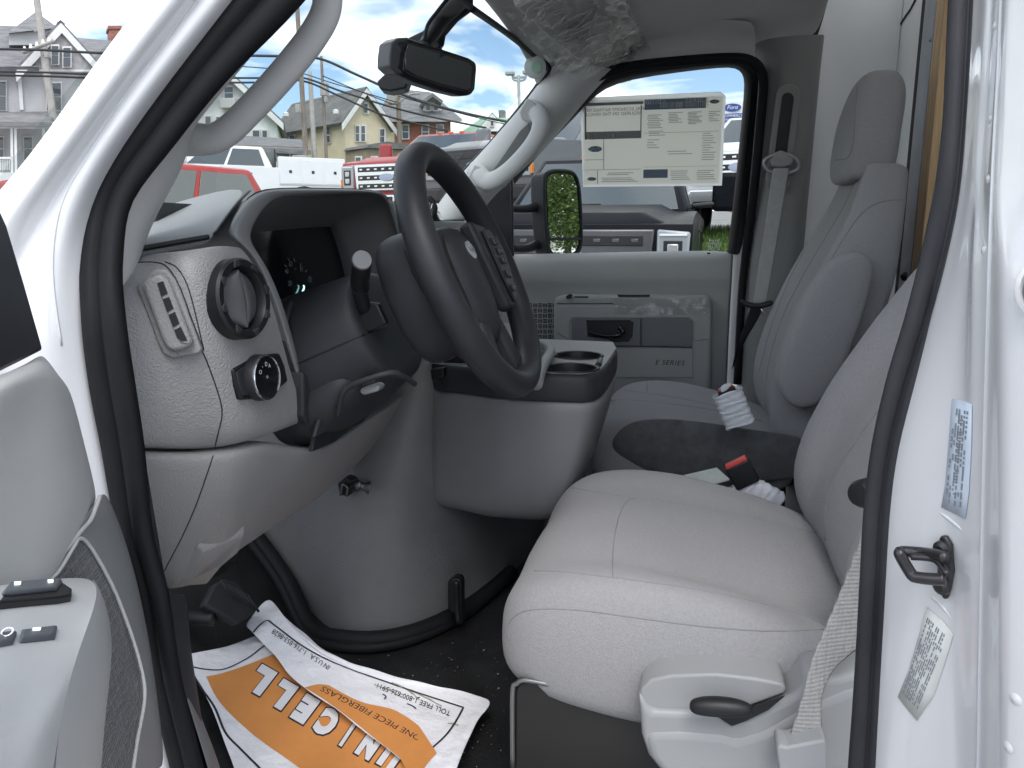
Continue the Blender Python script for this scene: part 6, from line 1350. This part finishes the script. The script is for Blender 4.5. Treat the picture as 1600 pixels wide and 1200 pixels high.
class House:
    def __init__(s, name, label, px, dist, ang, base_z=None):
        az = -YAW + math.atan((px - 800) / F / math.cos(PIT)); s.pt = V((dist * math.sin(az), dist * math.cos(az), 0))
        a = az + R(ang); s.n = V((-math.sin(a), -math.cos(a), 0)); s.rt = V((math.cos(a), -math.sin(a), 0)); s.dp = -s.n
        s.gz = (hgt(s.pt.x, s.pt.y) if base_z is None else base_z) - .6
        s.t = thing(name, label, 'house', (s.pt.x, s.pt.y, s.gz))
    def p(s, a, b, o_=0): return PN(a, b, s.pt + s.n * o_, s.n)
    def wall(s, px, depth, m_, nm='wall', off=0):
        L = [s.p(a, b, off) if b is not None else V((s.p(a, 250, off).x, s.p(a, 250, off).y, s.gz)) for a, b in px]
        return prism(nm, L, s.dp * depth, m_, s.t, 0)
    def slab(s, nm, A, B_, vec, th, m_):            # roof slab: edge A-B swept along vec, thickness th downwards
        A, B_ = V(A), V(B_); n_ = (B_ - A).cross(vec).normalized()
        if n_.z < 0: n_ = -n_
        return prism(nm, [A, B_, B_ + vec, A + vec], -n_ * th, m_, s.t, 0)
    def gable(s, ap, e0, e1, depth, m_, over=.4, trim=True, th=.18):
        A, E0, E1 = s.p(*ap, over), s.p(*e0, over), s.p(*e1, over); v_ = s.dp * (depth + 2 * over)
        up_ = V((0, 0, .12)); k0 = (E0 - A) * .06; k1 = (E1 - A) * .06
        r0 = s.slab('roof', A + up_, E0 + k0 + up_, v_, th, m_); r1 = s.slab('roof', A + up_ * .9, E1 + k1 + up_ * .9, v_, th, m_)
        if trim:
            for a_, b_ in ((A, E0 + k0), (A, E1 + k1)): board(s, a_, b_)
    def win(s, x0, y0, x1, y1, off=0, sash=True, blind=False, fm=None):
        f = prism('window', [s.p(a, b, off + .03) for a, b in ((x0 - 1.6, y0 - 2), (x1 + 1.6, y0 - 2), (x1 + 1.6, y1 + 2), (x0 - 1.6, y1 + 2))], s.n * .08, fm or TRIMW, s.t, 0)
        ym = (y0 + y1) / 2
        for b0, b1 in (((y0, ym - .7), (ym + .7, y1)) if sash else ((y0, y1),)): prism('pane', [s.p(a, b, off + .115) for a, b in ((x0, b0), (x1, b0), (x1, b1), (x0, b1))], s.n * .02, CUR if (blind and b0 == y0) else WGL, f, 0)
        return f
GREY = siding('grey_siding', (.52, .515, .52)); CREAM = siding('pale_siding', (.72, .75, .73)); TAN = siding('tan_siding', (.72, .62, .44)); TAN2 = siding('tan_siding_shade', (.50, .45, .35))
# --- 1 grey Victorian house at far left
h = House('grey_house', 'large grey clapboard house with steep gables and porch at far left', 60, 34, 0)
h.wall([(-60, 108), (150, 108), (150, None), (-60, None)], 9, GREY)
h.wall([(30, 108), (95, 42), (152, 108)], 7, mat('gable_shingle', (.38, .37, .375), .9, var=.2, vs=6), 'gable_wall', .3)
h.gable((95, 36), (28, 108), (160, 108), 7, SHG)
def tri(h, pts, m_, nm='roof'): return mk(nm, [h.p(*q) for q in pts], [tuple(range(len(pts)))], m_, h.t, smooth=False, solid=.15)
tri(h, [(-60, 104, .5), (60, 104, .5), (52, 42, -4), (-60, 36, -4)], SHG); tri(h, [(120, 100, .3), (240, 106, .3), (230, 68, -4), (110, 58, -4)], SHG)
mk('tower_roof', [h.p(10, 52, -1), h.p(84, 44, -1), h.p(95, 46, -6), h.p(20, 50, -6), h.p(56, 18, -3.2)], [(0, 1, 4), (1, 2, 4), (2, 3, 4), (3, 0, 4)], SHG, h.t, smooth=False)
h.wall([(14, 52), (84, 46), (84, 70), (14, 70)], 3, GREY, 'tower_wall', -1.2)
h.win(81, 72, 91, 100, .35); h.win(99, 75, 110, 104, .35); h.win(-4, 128, 9, 172, 0); h.win(73, 130, 95, 172, 0); 
prism('corner_board', [h.p(a, b, .02) for a, b in ((27, 112), (33, 112), (37, 172), (31, 172))], h.n * .06, TRIMW, h.t, 0)
prism('frieze', [h.p(a, b, .04) for a, b in ((-60, 104), (155, 106), (155, 114), (-60, 112))], h.n * .25, TRIMW, h.t, 0)
prism('porch_roof', [h.p(-60, 176, .1), h.p(86, 174, .1), h.p(80, 190, 2.2), h.p(-60, 190, 2.2)], V((0, 0, -.15)), SHG, h.t, 0)
prism('porch_beam', [h.p(a, b, 2.0) for a, b in ((-60, 190), (84, 190), (82, 200), (-60, 199))], h.dp * .2, TRIMW, h.t, 0)
for a in (18, 24, 68): prism('porch_post', [h.p(q, b, 1.9) for q, b in ((a - 2, 199), (a + 2, 199), (a + 3, 275), (a - 1, 275))], h.dp * .18, TRIMW, h.t, 0)
prism('porch_rail', [h.p(a, b, 1.9) for a, b in ((-60, 246), (20, 245), (20, 248), (-60, 249))], h.dp * .1, TRIMW, h.t, 0)
for k in range(12): prism('baluster', [h.p(-20 + k * 3.4 + q, b, 1.85) for q, b in ((0, 248), (1.2, 248), (1.2, 266), (0, 266))], h.dp * .06, TRIMW, h.t, 0)
prism('porch_deck', [h.p(-60, 268, .1), h.p(84, 267, .1), h.p(84, 270, 2.2), h.p(-60, 271, 2.2)], V((0, 0, -1.2)), TRIMW, h.t, 0)
h.win(-6, 215, 5, 250, 0, fm=TRIMW); h.win(38, 215, 50, 250, 0)
prism('chimney', [h.p(a, b, -4) for a, b in ((171, 44), (188, 44), (186, 80), (171, 80))], h.dp * .9, BRK, h.t, 0); prism('chimney_cap', [h.p(a, b, -3.95) for a, b in ((169, 40), (190, 40), (190, 45), (169, 45))], h.dp * 1.0, BRK, h.t, 0)
# --- 2 pale gabled house behind the grab handle
h = House('white_house', 'pale clapboard house with tall front gable behind near grab handle', 360, 42, 6)
h.wall([(290, 172), (357, 116), (432, 186), (432, None), (290, None)], 10, CREAM); h.gable((357, 112), (284, 172), (438, 188), 10, SHG)
h.win(351, 136, 364, 154); h.win(321, 182, 329, 200, sash=False); h.win(338, 183, 346, 200, sash=False); h.win(395, 204, 405, 214, sash=False); h.win(410, 204, 417, 214, sash=False)
rbox('air_conditioner', h.p(360, 162, .25), (.8, .5, .45), mat('ac_grey', (.5, .5, .48), .6), h.t, .02)
# --- 3 tan house
h = House('tan_house', 'tan clapboard house with grey roof and gable above the dash', 575, 46, -34)
E1 = h.p(538, 191); W1 = PN(428, 196, E1, h.rt); side = V((W1.x - E1.x, W1.y - E1.y, 0))
L = [h.p(538, 191), h.p(573, 142), h.p(616, 200), V((h.p(616, 200).x, h.p(616, 200).y, h.gz)), V((E1.x, E1.y, h.gz))]
wl = prism('wall', L, side, TAN, h.t, 0)
A, E0_, E1_ = h.p(573, 138, .4), h.p(534, 194, .4), h.p(621, 205, .4); up_ = V((0, 0, .1))
h.slab('roof', A + up_, E0_ + up_, side * 1.04, .2, SHT); h.slab('roof', A + up_ * .9, E1_ + up_, side * 1.04, .2, SHT)
for a_, b_ in ((A, E0_), (A, E1_)): board(h, a_, b_)
h.win(569, 162, 574, 176); h.win(556, 197, 561, 220); h.win(565, 197, 570, 220); h.win(594, 202, 600, 224)
sn = side.cross(V((0, 0, 1))).normalized()
if sn.dot(CAM - E1) < 0: sn = -sn
for a, b in ((453, 200), (508, 200)):
    f = prism('window', [PN(q, w_, E1 + sn * .03, sn) for q, w_ in ((a - 1.5, b - 2), (a + 8.5, b - 2), (a + 8.5, b + 24), (a - 1.5, b + 24))], sn * .08, TRIMW, h.t, 0)
    prism('pane', [PN(q, w_, E1 + sn * .115, sn) for q, w_ in ((a, b), (a + 7, b), (a + 7, b + 10), (a, b + 10))], sn * .02, WGL, f, 0); prism('pane', [PN(q, w_, E1 + sn * .115, sn) for q, w_ in ((a, b + 12), (a + 7, b + 12), (a + 7, b + 22), (a, b + 22))], sn * .02, WGL, f, 0)
prism('porch_roof', [h.p(536, 236, .0), h.p(612, 238, 0), h.p(612, 232, 0), h.p(570, 226, 0), h.p(540, 232, 0)], h.n * 2.2, SHT, h.t, 0)
prism('porch_wall', [h.p(540, 237, .05), h.p(608, 238, .05), h.p(608, 275, .05), h.p(540, 275, .05)], h.n * 1.9, mat('porch_tan', (.32, .25, .18), .8, var=.1), h.t, 0)
h.win(556, 246, 563, 262, 2.0); h.win(580, 246, 588, 262, 2.0)
for a, b in ((447, 182), (525, 178)): lathe('roof_vent', [(.16, 0), (.16, .18), (.06, .24)], PN(a, b, A, V((.2, -1, .6)).normalized()), (0, 0, 1), TRIMW, h.t, 10)
# --- 4 brick house with dark roof
h = House('brick_house', 'dark roofed red brick house behind the rearview mirror', 655, 52, -4)
h.wall([(600, 185), (704, 185), (704, None), (600, None)], 10, BRK)
mk('roof', [h.p(584, 190, .8), h.p(722, 190, .8), h.p(722, 186, -11), h.p(600, 186, -11), h.p(612, 138, -5), h.p(672, 144, -5)], [(0, 1, 5, 4), (1, 2, 5), (2, 3, 4, 5), (3, 0, 4), (0, 3, 2, 1)], SHG, h.t, smooth=False)
d_ = h.wall([(662, 160), (676, 150), (690, 160), (690, 175), (662, 175)], 4, TRIMW, 'dormer', -1.2); h.win(666, 162, 672, 172, -1.2, sash=False); h.win(678, 162, 684, 172, -1.2, sash=False); h.gable((676, 148), (660, 160), (692, 160), 3, SHG, .2, False)
for a in (629, 660, 683): h.win(a, 196, a + 9, 216, 0)
prism('chimney', [h.p(a, b, -3) for a, b in ((612, 148), (622, 148), (622, 178), (612, 178))], h.dp * .8, BRK, h.t, 0)
# --- 5 brick house with green roof
h = House('green_roof_house', 'brick house with green roof beside the far pillar', 800, 62, 8)
h.wall([(728, 206), (885, 206), (885, None), (728, None)], 10, BRK)
mk('roof', [h.p(718, 208, 1), h.p(895, 208, 1), h.p(890, 200, -11), h.p(740, 200, -11), h.p(752, 184, -5), h.p(868, 184, -5)], [(0, 1, 5, 4), (1, 2, 5), (2, 3, 4, 5), (3, 0, 4), (0, 3, 2, 1)], SHGn, h.t, smooth=False)
h.wall([(748, 205), (769, 181), (792, 205)], 5, TRIMW, 'gable_wall', 1.2); h.gable((769, 178), (744, 206), (796, 206), 5, SHGn, .3); h.win(767, 189, 771, 196, 1.2, sash=False)
prism('chimney', [h.p(a, b, -5) for a, b in ((779, 172), (788, 172), (788, 195), (779, 195))], h.dp * .9, SHG, h.t, 0)
for a in (741, 762, 778, 850, 868): h.win(a, 212, a + 6, 228, 0)
# low shed roofs behind the service truck
sh_ = House('outbuilding', 'low dark roofed outbuilding behind the service truck', 425, 34, 0)
sh_.wall([(372, 226), (478, 230), (478, None), (372, None)], 5, mat('shed_wall', (.22, .17, .13), .8, var=.1)); prism('roof', [sh_.p(366, 228, .4), sh_.p(486, 234, .4), sh_.p(470, 218, -4), sh_.p(380, 212, -4)], V((0, 0, -.2)), SHG, sh_.t, 0)
sh_.win(432, 234, 452, 246, 0, False)
# ================================================================== POLES, WIRES, LIGHTS, SIGNS
PW = mat('pole_wood', (.20, .17, .14), .9, var=.2, vs=4, stretch=(3, 3, .3)); PG = mat('pole_pale', (.36, .345, .32), .85, var=.15, vs=4); WIR = mat('cable_black', (.03, .03, .032), .6)
def pole(label, top, bot, dist, r_, m_, arm=None, extra=()):
    t = thing('utility_pole', label, 'pole', P(*bot, D=dist), 'utility poles along the street')
    b = P(*bot, D=dist); b.z = hgt(b.x, b.y) - .3; a = P(*top, D=dist)
    tube('shaft', [b, (a + b) / 2, a], [r_, r_ * .9, r_ * .75], m_, t, n=10)
    if arm: 
        tube('crossarm', [P(*arm[0], D=dist - .2), P(*arm[1], D=dist - .2)], .07, m_, t, n=4, res=1)
        for k in range(5):
            q = P(arm[0][0] + (arm[1][0] - arm[0][0]) * (k + .3) / 5, arm[0][1] + (arm[1][1] - arm[0][1]) * (k + .3) / 5 - 2, D=dist - .2); lathe('insulator', [(.05, -.05), (.07, 0), (.03, .14)], q, (0, 0, 1), TRIMW, t, 8)
    for x, y, sz in extra: rbox('pole_box', P(x, y, D=dist - .2), (sz, sz, sz * 1.8), PG, t, .02)
    return t
pole('leaning wooden pole with crossarm before the grey house', (52, -40), (88, 200), 27, .14, PG, ((36, 82), (84, 64)), ((74, 84, .16),))
pole('dark pole crossing the near grab handle', (462, -30), (481, 290), 24, .085, PW, None, ((471, 262, .4), (466, 62, .12), (466, 170, .14)))
pole('short pale wooden pole beside the dark pole', (484, 112), (493, 262), 33, .12, PG)
pole('slim dark pole in front of the tan house', (502, 88), (511, 262), 29, .07, PW, None, ((507, 140, .26), (509, 155, .12)))
pole('wooden pole beside the brick house with street lamp', (622, 142), (625, 232), 44, .16, PW, None, ((613, 150, .5),))
def wire(nm, lab, pts, dist, r_=.022):
    o = tube(nm, [P(a, b, D=d_ if isinstance(d_, (int, float)) else dist) for a, b, *rest in pts for d_ in [(rest[0] if rest else dist)]], r_, WIR, None, n=5, res=6); tag(o, lab, 'cable', 'overhead cables'); return o
for lab, pts, d_, r_ in (('thick overhead cable crossing the grey house gable', [(-60, 76), (60, 78), (160, 83), (300, 86), (440, 88), (500, 92), (560, 118), (640, 152), (740, 180), (880, 205)], 26, .045),
    ('upper of two cables crossing the grey house wall', [(-60, 111), (60, 113), (140, 116), (300, 121), (400, 122), (470, 121), (540, 145), (640, 175), (760, 200)], 26.5, .035),
    ('lower of two cables crossing the grey house wall', [(-60, 117), (60, 119), (140, 122), (300, 128), (400, 129), (470, 126), (530, 150), (600, 180), (700, 205)], 26.6, .035),
    ('faint cable high over the pale house', [(300, 100), (380, 104), (460, 112), (520, 130), (620, 160)], 30, .02),
    ('cable sagging from the slim pole to the brick house', [(503, 118), (560, 142), (612, 162)], 29, .02),
    ('cable running from the brick house pole to the green roof', [(622, 150), (700, 172), (780, 192), (870, 208)], 42, .025)): wire('overhead_cable', lab, pts, d_, r_)
sl_ = tube('street_lamp_arm', [P(623, 160, D=43.8), P(640, 148, D=43.8), P(656, 146, D=43.8)], .06, PG, None, n=6); tag(sl_, 'curved pale street lamp arm above the brick house', 'street lamp')
lp_ = thing('lot_light', 'double headed lot light on slim pole seen through windscreen', 'light pole', P(812, 240, D=34))
LGM = mat('lamp_grey', (.33, .34, .34), .5)
tube('shaft', [P(815, 260, D=34), P(812, 180, D=34), P(810, 118, D=34)], .07, LGM, lp_, n=8)
tube('crossbar', [P(801, 114, D=34), P(802, 124, D=34), P(810, 126, D=34), P(820, 124, D=34), P(822, 114, D=34)], .05, LGM, lp_, n=6)
for a, b in ((797, 115), (824, 113)): rbox('lamp_head', P(a, b, D=34), (.4, .3, .14), LGM, lp_, .03)
rbox('sensor', P(811, 121, D=34), (.5, .1, .1), LGM, lp_, .02)
SB = mat('sign_blue', (.03, .07, .28), .5); SWh = mat('sign_white', (.75, .76, .78), .5)
sg_ = thing('dealer_sign', 'white and blue sign with oval emblem at far right window edge', 'sign', P(1148, 200, D=28))
def SGN(a, b, o_=0): return PN(a, b, P(1148, 175, D=28) + V((.1, -1, 0)).normalized() * o_, V((.1, -1, 0)).normalized())
prism('board', [SGN(a, b) for a, b in ((1120, 160), (1180, 158), (1180, 190), (1120, 192))], (0, .3, 0), SWh, sg_, 0); prism('blue_panel', [SGN(a, b, .02) for a, b in ((1120, 178), (1180, 176), (1180, 189), (1120, 191))], (0, .01, 0), SB, sg_, 0)
c = SGN(1144, 168, .03); prism('emblem', [c + V((.32 * math.cos(t), 0, .14 * math.sin(t))) for t in [2 * math.pi * i / 20 for i in range(20)]], (0, .01, 0), SB, sg_, 0)
text('emblem_script', 'Ford', .2, c + V((0, -.02, 0)), (1, .1, 0), (0, 0, 1), SWh, sg_, shear=.3)
text('sign_text', 'COMMERCIAL', .14, SGN(1147, 181, .05), (1, .1, 0), (0, 0, 1), SWh, sg_); text('sign_text', 'VEHICLE CENTER', .12, SGN(1147, 187, .05), (1, .1, 0), (0, 0, 1), SWh, sg_)
for a in (1132, 1168): tube('leg', [SGN(a, 190, -.1), SGN(a, 300, -.1)], .1, LGM, sg_, n=8, res=1)
py = thing('sign_pylon', 'tall white pylon with blue edge behind the price sheet', 'pylon', P(905, 240, D=30))
pn_ = V((.12, -1, 0)).normalized()
prism('pylon_body', [PN(a, b, P(905, 200, D=30), pn_) for a, b in ((886, 120), (912, 120), (912, 300), (886, 300))], (0, .6, 0), SWh, py, .01); prism('blue_edge', [PN(a, b, P(905, 200, D=30) + pn_ * .02, pn_) for a, b in ((891, 120), (893, 120), (893, 300), (891, 300))], (0, .01, 0), SB, py, 0)
# ================================================================== OUTSIDE MIRROR
om = thing('door_mirror', 'black towing mirror outside the passenger window', 'mirror', P(875, 340, Y=2.62))
mnr = V((.81, -.58, .02)).normalized(); mo = P(878, 330, Y=2.62)
def MM(a, b, o_=0): return PN(a, b, mo, mnr) + mnr * o_
hs1 = cr([MM(a, b) for a, b in ((850, 285), (853, 272), (866, 267), (888, 268), (898, 274), (904, 292), (907, 330), (908, 375), (904, 392), (895, 399), (870, 400), (858, 396), (855, 380), (851, 330))], 3, True)
prism('housing', hs1, -mnr * .07, DPL, om, .012, 4)
tube('housing_rim', hs1, .007, DPL, om, n=8, raw=True, closed=True)
prism('mirror_glass', cr([MM(a, b, .002) for a, b in ((853, 285), (857, 275), (868, 271), (887, 272), (895, 278), (900, 295), (903, 340), (903, 369), (880, 371), (858, 371), (855, 330))], 2, True), mnr * .002, MIRR, om, 0)
prism('wide_angle_glass', cr([MM(a, b, .002) for a, b in ((858, 376), (880, 376), (902, 375), (899, 389), (892, 395), (870, 396), (861, 392))], 2, True), mnr * .002, MIRR, om, 0)
prism('divider', [MM(a, b, .003) for a, b in ((855, 371.5), (906, 370.5), (906, 375), (856, 375.5))], mnr * .003, BLK, om, 0)
for y0, y1 in ((326, 320), (388, 378)): tube('arm', [P(800, y0, Y=2.50), P(825, y0, Y=2.55), P(848, y1, Y=2.62)], [.013, .014, .02], DPL, om, n=10)
prism('arm_mount', [P(a, b, Y=2.64) for a, b in ((836, 305), (850, 300), (856, 395), (842, 396), (840, 340))], (0, .04, 0), DPL, om, .006)
# ================================================================== TREES AND VAN BODY BEHIND THE CAB
LEAF = mat('leaf_green', (.10, .15, .035), .7, var=.5, vs=.9); BARK = mat('bark', (.10, .075, .055), .95, var=.2, vs=5)
def tree(label, x, y, hh, rad, seed):
    t = thing('broadleaf_tree', label, 'tree', (x, y, hgt(x, y)), 'trees behind the van'); rnd = random.Random(seed); z0 = hgt(x, y)
    tube('trunk', [V((x, y, z0)), V((x + .1, y, z0 + hh * .3)), V((x, y + .1, z0 + hh * .6)), V((x, y, z0 + hh * .9))], [.2, .17, .1, .04], BARK, t, n=10)
    for k in range(6):
        a = rnd.uniform(0, 6.3); zb = z0 + hh * rnd.uniform(.3, .55); tube('limb', [V((x, y, zb)), V((x + math.cos(a) * rad * .4, y + math.sin(a) * rad * .4, zb + hh * .15)), V((x + math.cos(a) * rad * .8, y + math.sin(a) * rad * .8, zb + hh * .22))], [.07, .05, .02], BARK, t, n=6)
    cl_ = [V((x + rnd.gauss(0, .42) * rad, y + rnd.gauss(0, .42) * rad, z0 + hh * rnd.uniform(.22, 1.0))) for _ in range(64)]; vs, fs = [], []
    for c in cl_:
        rr = rad * rnd.uniform(.2, .4)
        for _ in range(330):
            d = V((rnd.gauss(0, 1), rnd.gauss(0, 1), rnd.gauss(0, 1))).normalized() * rr * rnd.uniform(.4, 1); p = c + d
            a = V((rnd.gauss(0, 1), rnd.gauss(0, 1), rnd.gauss(0, .6))).normalized(); b = a.cross(V((rnd.gauss(0, 1), rnd.gauss(0, 1), rnd.gauss(0, 1)))).normalized(); s_ = rnd.uniform(.05, .11)
            k = len(vs); vs += [p - a * s_, p + b * s_ * .5, p + a * s_, p - b * s_ * .5]; fs.append((k, k + 1, k + 2, k + 3))
    o = mk('crown', vs, fs, LEAF, t, smooth=False, nrm=False); return t
tree('leafy green tree showing large in the door mirror', 24, 7.4, 10.5, 3.2, 1)
tree('leafy green tree further along the lot behind the van', 29, 11.0, 11, 3.4, 2)
tree('leafy green tree farthest behind the van', 36, 9.0, 12, 4.0, 3)
tree('leafy green tree between the others behind the van', 30, 7.0, 11, 3.4, 4)
vb_ = thing('van_box_body', 'white box body behind the cab', 'van body', (2.6, 1.5, .9))
rbox('box', (2.75, 1.5, 2.05), (4.2, 2.3, 2.5), WHITE, vb_, .05); rbox('roof_fairing', (-.05, 1.5, 2.55), (.6, 2.0, .5), WHITE, vb_, .15, seg=4)
bn = thing('van_bonnet', 'white van bonnet ahead of the windscreen', 'van bonnet', (-1.6, 1.5, .6))
rbox('bonnet', (-1.55, 1.5, 1.15), (.95, 1.7, .5), WHITE, bn, .1, seg=4); rbox('nose', (-1.5, 1.5, .75), (1.0, 1.9, .5), WHITE, bn, .08, seg=3)
